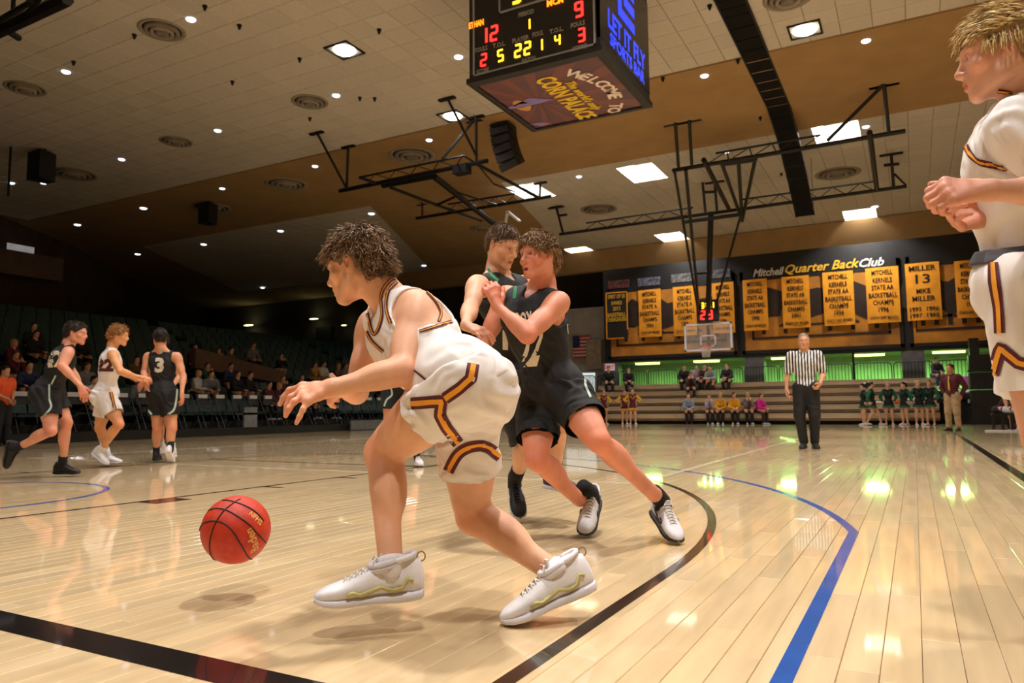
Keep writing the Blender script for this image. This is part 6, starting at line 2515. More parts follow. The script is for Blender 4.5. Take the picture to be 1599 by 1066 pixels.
J = wj(hd=(186, 525, 9.10), nk=(175, 540, 9.14), rs=(176, 553, 8.92), ls=(172, 549, 9.28), re=(188, 580, 8.80), rw=(214, 588, 8.95), le=(190, 580, 9.35), lw=(212, 592, 9.30),
       rh=(163, 616, 9.02), lh=(168, 615, 9.18), rk=(186, 662, 8.90), lk=(156, 668, 9.18), ra=(156, 704, 9.08), la=(168, 712, 9.30))
J.update(hf=view_dir(.95, .15, -.1), hu=UPZ, rt=view_dir(.85, -.35, -.45), ru=view_dir(.4, 0, .9), lt=view_dir(.95, -.2, 0))
J['rf'] = gen_hand(J['rw'], view_dir(.9, .3, -.1), view_dir(0, .3, -.9), False, .95); J['lf'] = gen_hand(J['lw'], view_dir(.9, .2, -.2), view_dir(0, -.3, -.9), True, .95)


def flow_curly(p, n, r):
    d = np.array([p[0], p[1] * .6, -.05]) + r.normal(size=3) * .03
    return d - n * (d @ n) + n * .03


g = jersey_fig(J, .97, (224, 160, 112), 'player in white uniform number 22 with curly blond hair, between two black uniforms', False, (176, 122, 66), 'ginger', (-1.85, 4.3, 0), seed=61, white_shoes=True, style_len=.045, hairfn=flow_curly, off=.02)
g.decal('number', '22', 163, 571, view_dir(.95, .3, 0), UPZ, .19, M_MAR, which=[1], offset=.012)
for m_, w_ in ((M_MAR, 5.5), (M_GLD, 2.2)):
    of = .004 if m_ is M_MAR else .006
    g.ribbon('side_stripe', [(172, 608), (176, 625), (180, 640)], w_, m_, off=of, which=[2])
    g.ribbon('hem_stripe', [(148, 650), (162, 652), (180, 640), (190, 648)], w_, m_, off=of, which=[2])

J = wj(hd=(250, 529, 9.78), nk=(252, 546, 9.76), ls=(232, 556, 9.80), rs=(276, 556, 9.76), le=(225, 582, 9.76), lw=(228, 596, 9.55), re=(286, 587, 9.72), rw=(284, 613, 9.60),
       lh=(245, 612, 9.76), rh=(263, 612, 9.74), lk=(245, 668, 9.70), rk=(269, 668, 9.66), la=(244, 708, 9.82), ra=(266, 702, 9.62))
J.update(hf=view_dir(-.5, .85, -.1), hu=UPZ, lt=view_dir(-.25, .95, 0), rt=view_dir(-.1, .75, -.6), ru=view_dir(0, .6, .8))
J['rf'] = gen_hand(J['rw'], view_dir(.1, 0, -1), view_dir(-1, 0, 0), False, .95); J['lf'] = gen_hand(J['lw'], view_dir(-.1, .6, -.7), view_dir(1, 0, 0), True, .95)
g = jersey_fig(J, .96, (220, 156, 120), 'player in black uniform number 3 seen from behind, right of number 22', True, (52, 38, 30), 'dark3', (-1.95, 5.0, 0), seed=71, white_shoes='r')
g.decal('number', '3', 249, 571, view_dir(.98, .1, 0), UPZ, .25, M_NUM, which=[1], offset=.012)
g.ribbon('pale_piping', [(277, 602), (275, 625), (271, 640), (262, 647)], 3, M_SIL); g.ribbon('pale_piping', [(231, 640), (237, 647)], 3, M_SIL)
g.ribbon('pale_piping', [(250, 545), (252, 552)], 3, M_SIL)

J = wj(hd=(251, 532, 10.35), nk=(251, 549, 10.33), rs=(234, 558, 10.36), ls=(270, 558, 10.32), re=(238, 584, 10.3), rw=(226, 596, 10.4), le=(281, 588, 10.3), lw=(268, 604, 10.1),
       rh=(244, 610, 10.3), lh=(260, 610, 10.3), rk=(250, 660, 10.25), lk=(264, 662, 10.22), ra=(252, 698, 10.4), la=(270, 704, 10.2))
J.update(hf=view_dir(-.3, -.9, 0), hu=UPZ, rt=view_dir(-.2, -.95, 0), lt=view_dir(.1, -.95, 0))
J['rf'] = gen_hand(J['rw'], view_dir(-.6, 0, -.6), view_dir(0, 1, 0), False, .95); J['lf'] = gen_hand(J['lw'], view_dir(-.5, -.3, -.6), view_dir(-.3, .9, 0), True, .95)
jersey_fig(J, .92, (222, 160, 120), 'player in white uniform almost hidden behind number 3, white shoes showing', False, (70, 50, 36), 'dark4', (-2.0, 5.6, 0), seed=81, white_shoes=True, h=.016)

J = wj(hd=(640, 512, 8.8), nk=(642, 530, 8.85), rs=(618, 541, 8.9), ls=(668, 541, 8.8), re=(606, 572, 8.8), rw=(628, 590, 8.55), le=(678, 574, 8.7), lw=(662, 578, 8.45),
       rh=(612, 600, 8.8), lh=(636, 600, 8.75), rk=(606, 664, 8.7), lk=(642, 664, 8.65), ra=(612, 716, 8.85), la=(652, 714, 8.75))
J.update(hf=view_dir(-.5, -.85, 0), hu=UPZ, rt=view_dir(-.4, -.9, 0), lt=view_dir(.3, -.95, 0))
J['rf'] = gen_hand(J['rw'], view_dir(.6, -.2, -.4), view_dir(0, .3, -.9), False, .95); J['lf'] = gen_hand(J['lw'], view_dir(-.4, -.4, .2), view_dir(0, .3, -.9), True, .95)
g = jersey_fig(J, .95, (210, 146, 112), 'player in black uniform mostly hidden beyond the crouching dribbler', True, (60, 46, 34), 'dark5', (1.0, 6.0, 0), seed=91, h=.014, hem=(.62, .62), white_shoes=True)
g.ribbon('pale_piping', [(610, 604), (612, 616), (604, 624), (600, 634)], 2.5, M_SIL)
# ------------------------------------------------------------------ smaller figures: referee, coach, cheerleaders, spectators
def frame(base, heading):
    f = unit([heading[0], heading[1], 0]); l = np.array([-f[1], f[0], 0])
    b = np.asarray(base, float)
    return lambda L, Fw, Z: b + l * L + f * Fw + UPZ * Z, f, l


def joints(base, heading, s, pose, fem=False, turn=0.0, seat=.45, lean=.0, rs=0):
    X, f, l = frame(base, heading)
    q = lambda L, Fw, Z: X(L * s, Fw * s, Z * s)
    sw = .155 if fem else .185
    r = random.Random(rs)
    J = {}
    if pose.startswith('sit'):
        hz = seat / s + .10
        ln = lean + .06
        J['lh'], J['rh'] = q(.09, -.02, hz), q(-.09, -.02, hz)
        top = hz + .50 * math.cos(ln); fy = .50 * math.sin(ln)
        J['nk'] = q(0, fy + .02, top + .06)
        J['ls'], J['rs'] = q(sw, fy, top - .02), q(-sw, fy, top - .02)
        J['hd'] = q(0, fy + .05, top + .23)
        k = .13 if not fem else .09
        J['lk'], J['rk'] = q(k + .03, .42, hz + .01), q(-k - .03, .42, hz + .01)
        fz = r.uniform(-.06, .08)
        J['la'], J['ra'] = q(k, .40 + fz, .09), q(-k, .40 - fz, .09)
        if pose == 'sit_hands':
            J['le'], J['re'] = q(sw + .06, fy + .10, top - .30), q(-sw - .06, fy + .10, top - .30)
            J['lw'], J['rw'] = q(.05, fy + .34, hz + .12), q(-.05, fy + .34, hz + .12)
            hd, hp = f, -UPZ
        elif pose == 'sit_chin':
            J['le'], J['re'] = q(sw, fy + .25, top - .24), q(-sw + .02, fy + .24, top - .26)
            J['lw'], J['rw'] = q(.06, fy + .24, top - .02), q(-.07, fy + .25, top - .03)
            hd, hp = UPZ, -f
        else:
            J['le'], J['re'] = q(sw + .07, fy + .02, top - .29), q(-sw - .07, fy + .02, top - .29)
            J['lw'], J['rw'] = q(.13, fy + .26, hz + .10), q(-.13, fy + .26, hz + .10)
            hd, hp = f, -UPZ
    else:
        J['lh'], J['rh'] = q(.085, 0, .93), q(-.085, 0, .93)
        J['nk'] = q(0, -.01, 1.49)
        J['ls'], J['rs'] = q(sw, -.01, 1.43), q(-sw, -.01, 1.43)
        J['hd'] = q(0, .02, 1.65)
        st = .12 if pose != 'walk' else .10
        J['lk'], J['rk'] = q(st * .9, .03, .50), q(-st * .9, .03, .50)
        J['la'], J['ra'] = q(st, 0, .09), q(-st, 0, .09)
        if pose == 'walk':
            J['lk'], J['la'] = q(.09, .20, .52), q(.08, .30, .10)
            J['rk'], J['ra'] = q(-.09, .02, .49), q(-.09, -.22, .12)
        if pose == 'hips':
            J['le'], J['re'] = q(.40, -.06, 1.20), q(-.40, -.06, 1.20)
            J['lw'], J['rw'] = q(.20, .04, 1.05), q(-.20, .04, 1.05)
            hd, hp = -UPZ * .6 + f * .3, None
        elif pose == 'behind':
            J['le'], J['re'] = q(.30, -.12, 1.15), q(-.30, -.12, 1.15)
            J['lw'], J['rw'] = q(.20, -.06, .95), q(-.20, -.06, .95)
            hd, hp = -UPZ, None
        elif pose == 'front':
            J['le'], J['re'] = q(.24, .02, 1.15), q(-.24, .02, 1.15)
            J['lw'], J['rw'] = q(.05, .20, 1.02), q(-.05, .20, 1.02)
            hd, hp = -UPZ * .3 + f * .2, None
        else:
            J['le'], J['re'] = q(.26, -.04, 1.14), q(-.26, -.04, 1.14)
            J['lw'], J['rw'] = q(.27, .07, .90), q(-.27, .07, .90)
            hd, hp = -UPZ + f * .3, None
    ht = unit(f * math.cos(turn) + l * math.sin(turn) - UPZ * .05)
    J['hf'] = ht; J['hu'] = UPZ
    J['lt'] = unit(f + l * .2); J['rt'] = unit(f - l * .2)
    for t, sg in (('l', 1), ('r', -1)):
        J[t + 'f'] = gen_hand(J[t + 'w'], hd, hp if hp is not None else -l * sg, t == 'l', s)
    return J


def mitt(sd, g):
    """small hand at coarse resolution: palm, four joined fingers, thumb"""
    for t in 'lr':
        Fg = g.J[t + 'f']; w = g.J[t + 'w']
        for i in range(4):
            sd.c(w, Fg[i][0], .022 * g.s, .016 * g.s, .01); sd.c(Fg[i][0], Fg[i][3], .013 * g.s, .010 * g.s, .008)
        sd.c(Fg[4][0], Fg[4][3], .014 * g.s, .011 * g.s, .006)


class Small(Fig):
    def skin(g, h, rgb, label, base, group=None, detail=False, legs=True, hh=None, hf=None):
        if hh:
            return g.body(h, hf, hh, detail=True, rgb=rgb, label=label, base=base, group=group)
        sd = Sdf()
        g.torso(sd); g.neck(sd)
        for L in (True, False):
            g.arm(sd, L, hand=False); g.leg(sd, L)
        mitt(sd, g)
        add_head(sd, g.J['hd'], g.HA, g.s, 0, False)
        V, F, N = sd.surf(h)
        base = np.asarray(base, float)
        me = mesh('person', V - base, F, skin_mat(rgb), None, True)
        set_pv(me, np.ones((len(V), 4)))
        o = link('person', me, None, base)
        tag(o, label, 'person', group)
        g.o = o
        g.bvhs = [BVHTree.FromPolygons([tuple(v) for v in V], [tuple(int(i) for i in f) for f in F])]
        return o

    def trousers(g, h, m, o=.014, long=True, wr=(), name='trousers', upto=1.0):
        J, s = g.J, g.s
        sd = Sdf()
        A = axes(g.fw_h, g.uph)
        sd.e(g.pv + g.uph * .01 * s, A, np.array((.16, .118, .12)) * s + o * .6, .05)
        for t in 'lr':
            Hh, K, An = J[t + 'h'], J[t + 'k'], J[t + 'a']
            sd.c(Hh, K, .104 * s + o * .7, .072 * s + o, .04)
            E = An + (K - An) * .06
            if not long: E = K + (An - K) * .0
            if long: sd.c(K, E, .064 * s + o, .052 * s + o, .03)
        sd.cut(g.uph, (g.pv + g.uph * .10 * s) @ g.uph)
        return g.cloth(name, sd, h, m, wr)

    def skirt(g, h, m, L=.36, r=.19, name='skirt'):
        s = g.s
        sd = Sdf()
        A = axes(g.fw_h, g.uph)
        sd.e(g.pv + g.uph * .04 * s, A, np.array((.150, .118, .14)) * s, .04)
        b = g.pv - g.uph * (L - .16) * s
        for k in (-1, 1):
            sd.c(g.pv + g.lat_h * .04 * k * s, b + g.lat_h * .06 * k * s, .125 * s, r * .82 * s, .05)
        sd.cut(-g.uph, -b @ g.uph)
        sd.cut(g.uph, (g.pv + g.uph * .13 * s) @ g.uph)
        return g.cloth(name, sd, h, m, [(.006, .07, g.lat_h, 5)])

    def hairdo(g, m, style='short', h=.012, off=.012, seed=1, n=0, tail=False):
        H, A, s = g.J['hd'], g.HA, g.s
        V, F, _ = hair_mesh(H, A, s, style, seed, n, .03, .008, flow_crop, off=off, nape=-.06 if style == 'short' else -.20, line=.020 if style == 'short' else .012, h=h)
        part(g.o, 'hair', V, F, m)
        if tail:
            sd = Sdf()
            p = lambda x, y, z: H + s * (A[0] * x + A[1] * y + A[2] * z)
            sd.chain([p(0, -.09, .09), p(0, -.15, .08), p(0, -.17, -.02), p(0, -.15, -.13)], [.02 * s, .035 * s, .035 * s, .012 * s], .02)
            V, F, N = sd.surf(h)
            part(g.o, 'ponytail', V, F, m)

    def feet(g, mu, ms=None, s=None, lac=False):
        for t in 'lr':
            P_ = g.J[t + 'a'] - UPZ * .09 * g.s
            shoe(g.o, P_, g.J[t + 't'], UPZ, (s or g.s) * (.9 if g.fem else 1.0), (mu, ms or mu, mu), laces=lac, low=True)


def cl(key, rgb, **k):
    return pm('cloth_' + key, rgb, k.pop('rough', .8), .08, 8, bump=.0015, bscale=60, **k)


S_FAIR, S_TAN, S_PALE = (224, 172, 142), (206, 152, 118), (232, 186, 160)

# referee
b0 = np.array([5.42, 11.4, 0.0])
tocam = unit([CAM[0] - b0[0], CAM[1] - b0[1], 0])
lw = np.array([-tocam[1], tocam[0], 0])
J = joints(b0, tocam, 1.05, 'down')
J['rw'] = J['re'] + np.array([0, 0, -.24]) + tocam * .06 - lw * .02
J['lw'] = J['le'] + UPZ * -.16 + tocam * .17 - lw * .06
J['rf'] = gen_hand(J['rw'], -UPZ + tocam * .2, lw, False, 1, curl=(.7, .75, .8, .8)); J['lf'] = gen_hand(J['lw'], -UPZ * .6 + tocam * .4 - lw * .4, -lw, True, 1, curl=(1, 1, 1, 1))
J['ra'] = J['ra'] + lw * .06; J['la'] = J['la'] - lw * .03 - tocam * .05
ref = Small(J, 1.05)
ref.skin(.0135, S_TAN, 'referee in black and white striped shirt and black trousers standing on the court', b0, hh=.008, hf=.007)
eyes_obj(ref.o, J['hd'], ref.HA, 1.05)
o = ref.tee('striped_shirt', .008, [M_WJ, M_BJ], o=.020, sleeve=.80, neck=.062, hem=.06, wr=[(.004, .10, (.4, .3, .8), 3)])
me = o.data
me.materials.clear(); me.materials.append(pm('ref_white', (224, 222, 220), .8, .05, 8)); me.materials.append(M_BJ)
ctr = np.zeros(len(me.polygons) * 3); me.polygons.foreach_get('center', ctr)
ctr = ctr.reshape(-1, 3)
lat = (ctr + b0 - ref.sc) @ lw
me.polygons.foreach_set('material_index', (np.mod(lat / .046 + .25, 1.0) < .5).astype(np.int32))
ref.trousers(.012, M_BJ, .016, wr=[(.004, .12, (.3, .3, .9), 6)])
V, F, mi = hair_mesh(J['hd'], ref.HA, 1.05, 'short', 3, 300, .012, .003, flow_crop, off=.006, nape=-.04, line=.000, h=.009)
part(ref.o, 'hair', V, F, hair_mats('greyblond', (170, 150, 122)), mi)
ref.feet(M_SHB, M_SHBS, 1.0)
wp = J['nk'] + tocam * .13 - UPZ * .12
bw = MB().tube([J['nk'] + lw * .08 + tocam * .06, J['nk'] + tocam * .14 - UPZ * .16, J['nk'] - lw * .08 + tocam * .06], .004, 5)
part(ref.o, 'whistle_cord', np.array(bw.V), bw.F, M_LACEB)

# coach
b0 = np.array([*atX(1488, 640, 7.3)[:2], 0.0]); t_ = 20.0
b0 = at(1488, 640, 20.0); b0[2] = 0
tocam = unit([CAM[0] - b0[0], CAM[1] - b0[1], 0]); lw = np.array([-tocam[1], tocam[0], 0])
hdg = unit(tocam - lw * .45)
J = joints(b0, hdg, 1.02, 'behind', turn=-.2)
co_ = Small(J, 1.02, 1.06)
co_.skin(.014, S_TAN, 'coach in maroon shirt, yellow tie and khaki trousers at the far sideline', b0, hh=.010, hf=.009)
co_.tee('maroon_shirt', .012, cl('maroon', (88, 26, 40)), o=.022, long=True, neck=.060, hem=.05, wr=[(.005, .10, (.4, .3, .8), 3)])
co_.trousers(.013, cl('khaki', (186, 160, 120)), .020, wr=[(.006, .13, (.3, .3, .9), 6)])
V, F, mi = hair_mesh(J['hd'], co_.HA, 1.02, 'short', 3, 0, off=.009, nape=-.04, line=.006, h=.010)
part(co_.o, 'hair', V, F, hair_mats('coach', (74, 44, 32))[1])
co_.feet(pm('brown_leather', (66, 36, 24), .4, .1, 8), None, 1.05)
f_ = unit(np.cross(co_.lat_s, co_.up))
pt0 = J['nk'] + f_ * .10 - co_.up * .03
bt = MB()
pts = []
for k in range(7):
    z = -.05 - .065 * k
    o_ = J['nk'] + co_.up * z
    r = co_.hit(o_ + f_ * .6, -f_, [1])
    pts.append((r[0] if r else o_ + f_ * .15) + f_ * .012)
bt.tube(pts, [.016, .014, .02, .026, .030, .034, .020], 6)
part(co_.o, 'yellow_tie', np.array(bt.V), bt.F, cl('tie', (226, 190, 70)))


def facing(b):
    return unit([CAM[0] - b[0], CAM[1] - b[1], 0])


def rot(v, a):
    return np.array([v[0] * math.cos(a) - v[1] * math.sin(a), v[0] * math.sin(a) + v[1] * math.cos(a), 0])


def cheer(px, Y, s, turn, col, pose, label, hair, tail, walk=False, bow=True, grp=None):
    b = atY(px, 640, Y); b[2] = 0
    s *= .95
    hd = rot(facing(b), turn)
    J = joints(b, hd, s, 'walk' if walk else pose, True)
    if walk:
        J2 = joints(b, hd, s, 'behind', True)
        for k in ('le', 're', 'lw', 'rw', 'lf', 'rf'): J[k] = J2[k]
    g = Small(J, s, 1.0, True)
    g.skin(.0175, S_FAIR, label, b, grp)
    main, acc = col
    g.tee('cheer_top', .016, main, o=.012, long=True, neck=.066, hem=-.04)
    g.skirt(.016, main)
    # accent: sleeves / hem / chest chevron
    sd = Sdf()
    p0 = g.pv - g.uph * .15 * s
    for k in (-1, 1):
        sd.c(p0 + g.lat_h * .06 * k * s, p0 - g.uph * .06 * s + g.lat_h * .06 * k * s, .170 * s, .182 * s, .04)
    sd.cut(-g.uph, -(p0 - g.uph * .055 * s) @ g.uph); sd.cut(g.uph, (p0 + g.uph * .02 * s) @ g.uph)
    g.cloth('skirt_hem', sd, .015, acc)
    sd = Sdf()
    for t in 'lr':
        a, e = J[t + 's'] - UPZ * .01, J[t + 'e']
        sd.c(a + (e - a) * .15, e, .070 * s, .060 * s, .01); sd.c(e, e + (J[t + 'w'] - e) * .6, .060 * s, .050 * s, .01)
    if acc is not None: g.cloth('sleeve_panel', sd, .015, acc)
    f_ = g.fw_s
    bm = MB()
    for sg in (-1, 1):
        pts = []
        for k in range(5):
            o_ = J['nk'] - g.up * (.10 + .05 * k * .8) * s + g.lat_s * sg * (.12 - .028 * k) * s
            r = g.hit(o_ + f_ * .5, -f_, [1])
            if r: pts.append(r[0] + f_ * .004)
        if len(pts) > 1: bm.tube(pts, .012, 5)
    if bm.V: part(g.o, 'chest_chevron', np.array(bm.V), bm.F, acc)
    g.hairdo(hair, 'short' if tail else 'long', seed=3, tail=tail)
    if bow:
        q = J['hd'] + s * (g.HA[1] * -.10 + g.HA[2] * .10)
        bm = MB()
        for sg in (-1, 1):
            bm.tube([q, q + s * (g.HA[0] * .05 * sg + UPZ * .02), q + s * (g.HA[0] * .085 * sg - UPZ * .01)], [.008, .028, .012], 6)
        part(g.o, 'hair_bow', np.array(bm.V), bm.F, M_WJ)
    g.feet(M_SHW, M_SHWS)
    return g


H_BLOND = hair_mats('cblond', (196, 156, 104))[1]; H_BROWN = hair_mats('cbrown', (96, 66, 44))[1]; H_DARK = hair_mats('cdark', (30, 24, 24))[1]; H_RED = hair_mats('cred', (130, 84, 54))[1]
C_MG = (cl('cheer_maroon', (96, 24, 36)), cl('cheer_gold', (232, 180, 40)))
C_GB = (cl('cheer_black', (16, 22, 20)), cl('cheer_green', (20, 104, 78)))
cheer(943, 28.9, .90, .3, C_MG, 'hips', 'maroon and gold cheerleader nearest the striped flag, partly hidden by a knee', H_RED, True, grp='maroon cheerleaders')
cheer(975, 28.5, .88, .35, C_MG, 'hips', 'maroon and gold cheerleader, left one of the touching pair', H_BROWN, True, grp='maroon cheerleaders')
cheer(988, 28.2, .91, .1, C_MG, 'hips', 'maroon and gold cheerleader, right one of the touching pair', H_BROWN, True, grp='maroon cheerleaders')
for px, Y, s, tn, hr, tl, wk, lb in ((1349, 28.5, .90, -1.3, H_DARK, True, False, 'green and black cheerleader at the left end of the group, behind the walking one'),
                                     (1362, 28.1, .92, 1.5, H_DARK, True, True, 'green and black cheerleader stepping to the left with long dark hair'),
                                     (1388, 28.4, .92, 0, H_BLOND, False, False, 'green and black cheerleader with long blond hair facing the court'),
                                     (1413, 28.4, .91, -.8, H_DARK, True, False, 'green and black cheerleader with a dark ponytail turned aside'),
                                     (1435, 28.4, .93, .4, H_BLOND, True, False, 'green and black cheerleader with a blond ponytail and white bow'),
                                     (1453, 28.4, .94, -.3, H_RED, False, False, 'green and black cheerleader next to the maroon-shirted coach')):
    cheer(px, Y, s, tn, C_GB, 'behind', lb, hr, tl, wk, tl, grp='green cheerleaders')


def sitter(px, row, s, turn, top, bottom, hair, pose, label, fem=True, skin=S_FAIR, hstyle='short', shoes=None, grp=None, lean=.25, hd_turn=0., h=.0175, hat=None, tail=False):
    """spectator on row (0 = front seat board, feet on the floor)"""
    zs = TZ[row]
    y = BY + row * TD + .12
    b = atY(px, 640, y); b[2] = 0
    fz = 0.0 if row == 0 else TZ[row - 1] - .07
    base = np.array([b[0], y, fz])
    hd = rot(facing(b), turn)
    J = joints(base, hd, s, pose, fem, hd_turn, zs - fz, lean, int(px))
    g = Small(J, s, 1.0, fem)
    g.skin(h, skin, label, base, grp)
    g.tee('top', h * .9, top, o=.026, long=True, neck=.066, hem=.02, wr=[(.007, .10, (.5, .3, .7), int(px))])
    g.trousers(h * .9, bottom, .014)
    g.hairdo(hair, hstyle, seed=2, h=h * .85, tail=tail)
    g.feet(shoes or M_SHW, M_SHWS if shoes is None else shoes)
    if hat:
        H, A = J['hd'], g.HA
        sd = Sdf(); sd.e(H + s * (A[2] * .06 - A[1] * .01), A, np.array((.092, .112, .075)) * s, .01); sd.cut(-A[2], -(H + A[2] * .045 * s) @ A[2])
        sd.e(H + s * (A[2] * .05 + A[1] * .12), A, np.array((.07, .075, .012)) * s, .01)
        V, F, N = sd.surf(h * .8); part(g.o, 'cap', V, F, hat)
    return g


K_BLK = cl('black', (22, 21, 24)); K_DKB = cl('darkbrown', (52, 40, 38))
sitter(1075, 0, .93, .05, cl('bluegrey', (136, 146, 162)), K_BLK, H_BROWN, 'sit_hands', 'front row spectator in a blue-grey hoodie sitting alone at the left', True, shoes=cl('darkshoe', (40, 38, 44)))
sitter(1107, 0, .86, .1, cl('lavender', (164, 152, 166)), K_BLK, H_RED, 'sit_chin', 'front row spectator in a pale lavender sweatshirt with crossed white shoes', True)
sitter(1126, 0, .93, -.1, cl('mustard', (224, 160, 28)), K_BLK, H_BLOND, 'sit_hands', 'front row spectator in a yellow hoodie with blond hair', True, hstyle='long')
sitter(1146, 0, .92, .1, cl('yellow', (236, 168, 24)), K_BLK, H_DARK, 'sit_hands', 'front row spectator in a yellow top with long dark hair', True, hstyle='long', hd_turn=.3)
sitter(1167, 0, .90, .2, cl('taupe', (118, 96, 92)), K_BLK, H_BLOND, 'sit_chin', 'front row spectator in a taupe jacket, hands at the mouth', True, hstyle='long')
sitter(1184, 0, .86, .8, cl('magenta', (214, 24, 150)), K_DKB, H_BROWN, 'sit_hands', 'front row spectator in a bright magenta top at the right', True, hstyle='long', hd_turn=.2)
sitter(1070, 4, .92, .0, cl('black2', (26, 22, 26)), K_BLK, H_DARK, 'sit', 'upper row spectator in black at the left of the group', False, lean=.1)
sitter(1080, 3, .90, .0, cl('brown', (58, 36, 30)), K_BLK, H_DARK, 'sit_chin', 'spectator in a brown cap, one row below the upper group', False, hat=cl('capbrown', (120, 84, 56)))
sitter(1089.5, 4, .92, .0, cl('palepink', (176, 160, 172)), K_BLK, H_DARK, 'sit_hands', 'upper row spectator in a pale shirt between black and maroon tops', False)
sitter(1102, 4, .94, .0, cl('maroon2', (74, 26, 34)), K_BLK, H_DARK, 'sit_hands', 'upper row spectator in a maroon top', False)
sitter(1114, 4, .92, -.3, cl('greygreen', (136, 150, 144)), K_BLK, H_DARK, 'sit_hands', 'upper row spectator in a grey-green top leaning forward', False, lean=.55)
sitter(1139, 4, .94, -.3, cl('dusk', (44, 36, 42)), K_BLK, H_BROWN, 'sit_hands', 'upper row spectator in dark clothes sitting apart at the right', False)
sitter(951, 4, 1.0, .1, cl('navyblack', (24, 24, 32)), K_BLK, H_DARK, 'sit', 'large spectator in dark clothes at the left end of the upper row', False, lean=.15)
sitter(982, 4, .9, .1, cl('black3', (20, 20, 24)), K_BLK, H_DARK, 'sit_hands', 'upper row spectator in black above the maroon cheerleaders', False)
sitter(1463, 4, .86, .6, cl('childgrey', (70, 62, 72)), cl('bluejean', (70, 76, 120)), H_DARK, 'sit_hands', 'child in a dark top on the upper row beside the coach', False)
# players on the bench at the right edge
for px, t_, s, lb, tp, bt, sh in ((1562, 20.6, .95, 'seated bench player with a navy sock and black shoe, leaning forward', cl('dkmaroon', (70, 30, 40)), K_BLK, M_SHB),
                                  (1577, 20.2, .98, 'seated bench player in white shoes beside the blond player leg', cl('dkmaroon', (70, 30, 40)), cl('white_shorts', (206, 200, 200)), M_SHW),
                                  (1592, 19.8, .98, 'seated bench player mostly hidden by the blond player leg', cl('dkmaroon', (70, 30, 40)), cl('white_shorts', (206, 200, 200)), M_SHW)):
    b = at(px, 640, t_); b[2] = 0
    hd = rot(facing(b), .9)
    J = joints(b, hd, s, 'sit_hands', False, 0, .45, .6, int(px))
    g = Small(J, s)
    g.skin(.017, S_FAIR, lb, b, 'bench players')
    g.tank(.016, tp, o=.016, adrop=.02, arm=(.09, .11, .11), neck=.07)
    g.trousers(.016, bt, .02, False, name='shorts')
    g.hairdo(H_BROWN, 'short')
    g.feet(sh, M_SHWS)
    o = MB().box((b[0] - .22, b[1] - .2, .40), (b[0] + .22, b[1] + .25, .45)).box((b[0] - .2, b[1] - .18, 0), (b[0] - .16, b[1] - .14, .4)).box((b[0] + .16, b[1] - .18, 0), (b[0] + .2, b[1] - .14, .4)).box((b[0] - .2, b[1] + .18, 0), (b[0] - .16, b[1] + .22, .4)).box((b[0] + .16, b[1] + .18, 0), (b[0] + .2, b[1] + .22, .4)).make('bench_stool', M_CHAIR)
    tag(o, 'black stool under the bench player: ' + lb.split(' ', 2)[2], 'stool', 'bench stools')


# heaps of clothing and bags on the bleachers
def heap(name, px, row, size, m, label, cat, seed):
    y = BY + row * TD + .14
    p = atY(px, 640, y); z = TZ[row]
    sd = Sdf()
    r = random.Random(seed)
    for k in range(6):
        c = np.array([p[0] + r.uniform(-.5, .5) * size[0], y + r.uniform(-.3, .3) * size[1], z + r.uniform(.0, .5) * size[2]])
        sd.e(c, np.eye(3), np.array((r.uniform(.3, .55) * size[0], r.uniform(.3, .5) * size[1], r.uniform(.3, .5) * size[2])), .05)
    sd.cut((0, 0, -1), -(z + .002))
    V, F, N = sd.surf(.02)
    V = wrinkle(V, N, .012, .12, (.6, .3, .7), seed)
    V[:, 2] -= V[:, 2].min() - z - .001
    base = np.array([p[0], y, z])
    o = link(name, mesh(name, V - base, F, m, None, True), None, base)
    return tag(o, label, cat)


heap('jacket', 1506, 3, (.42, .3, .50), cl('pink', (206, 120, 196)), 'pink jacket heaped on the bleachers right of the coach', 'jacket', 1)
heap('jacket', 1522, 3, (.40, .3, .40), cl('navy', (34, 44, 78)), 'navy jacket heaped beside the pink one', 'jacket', 2)
heap('bag', 1468, 1, (.34, .3, .26), K_BLK, 'black bag on the low bleacher row left of the coach', 'bag', 3)
heap('jacket', 1426, 1, (.34, .28, .26), cl('whiteheap', (220, 216, 220)), 'white sweater heaped behind the green cheerleaders', 'sweater', 4)
heap('bag', 1450, 1, (.2, .22, .24), cl('whitebag', (226, 222, 226)), 'white plastic bag behind the rightmost green cheerleader', 'bag', 5)
heap('jacket', 1398, 1, (.22, .2, .14), cl('orangebag', (220, 90, 40)), 'orange cloth bundle behind the green cheerleaders', 'bundle', 6)
heap('bag', 1374, 1, (.4, .25, .10), cl('paperwhite', (214, 210, 206)), 'white papers lying on the bleacher behind the green cheerleaders', 'papers', 7)
heap('jacket', 1508, 2, (.34, .25, .16), cl('lilac', (216, 200, 220)), 'pale folded cloth below the pink jacket', 'cloth', 8)
o = MB().lathe([(0, 0), (.033, .0), (.035, .05), (.033, .15), (.012, .18), (.012, .2), (0, .2)], n=12).make('bottle', pm('bottle_plastic', (190, 210, 220), .2, .05, 5))
p = atY(1514, 640, BY + TD + .14); o.location = (p[0], BY + TD + .14, TZ[1])
tag(o, 'small pale water bottle on the bleacher right of the coach', 'bottle')
o = MB().box((-.5, -.2, 0), (.5, .2, .03)).make('white_board', pm('white_board_face', (216, 216, 220), .4, .05, 5))
p = at(1575, 676, 19.0); o.location = (p[0], p[1], 0.002)
tag(o, 'white board lying on the floor by the bench players', 'board')

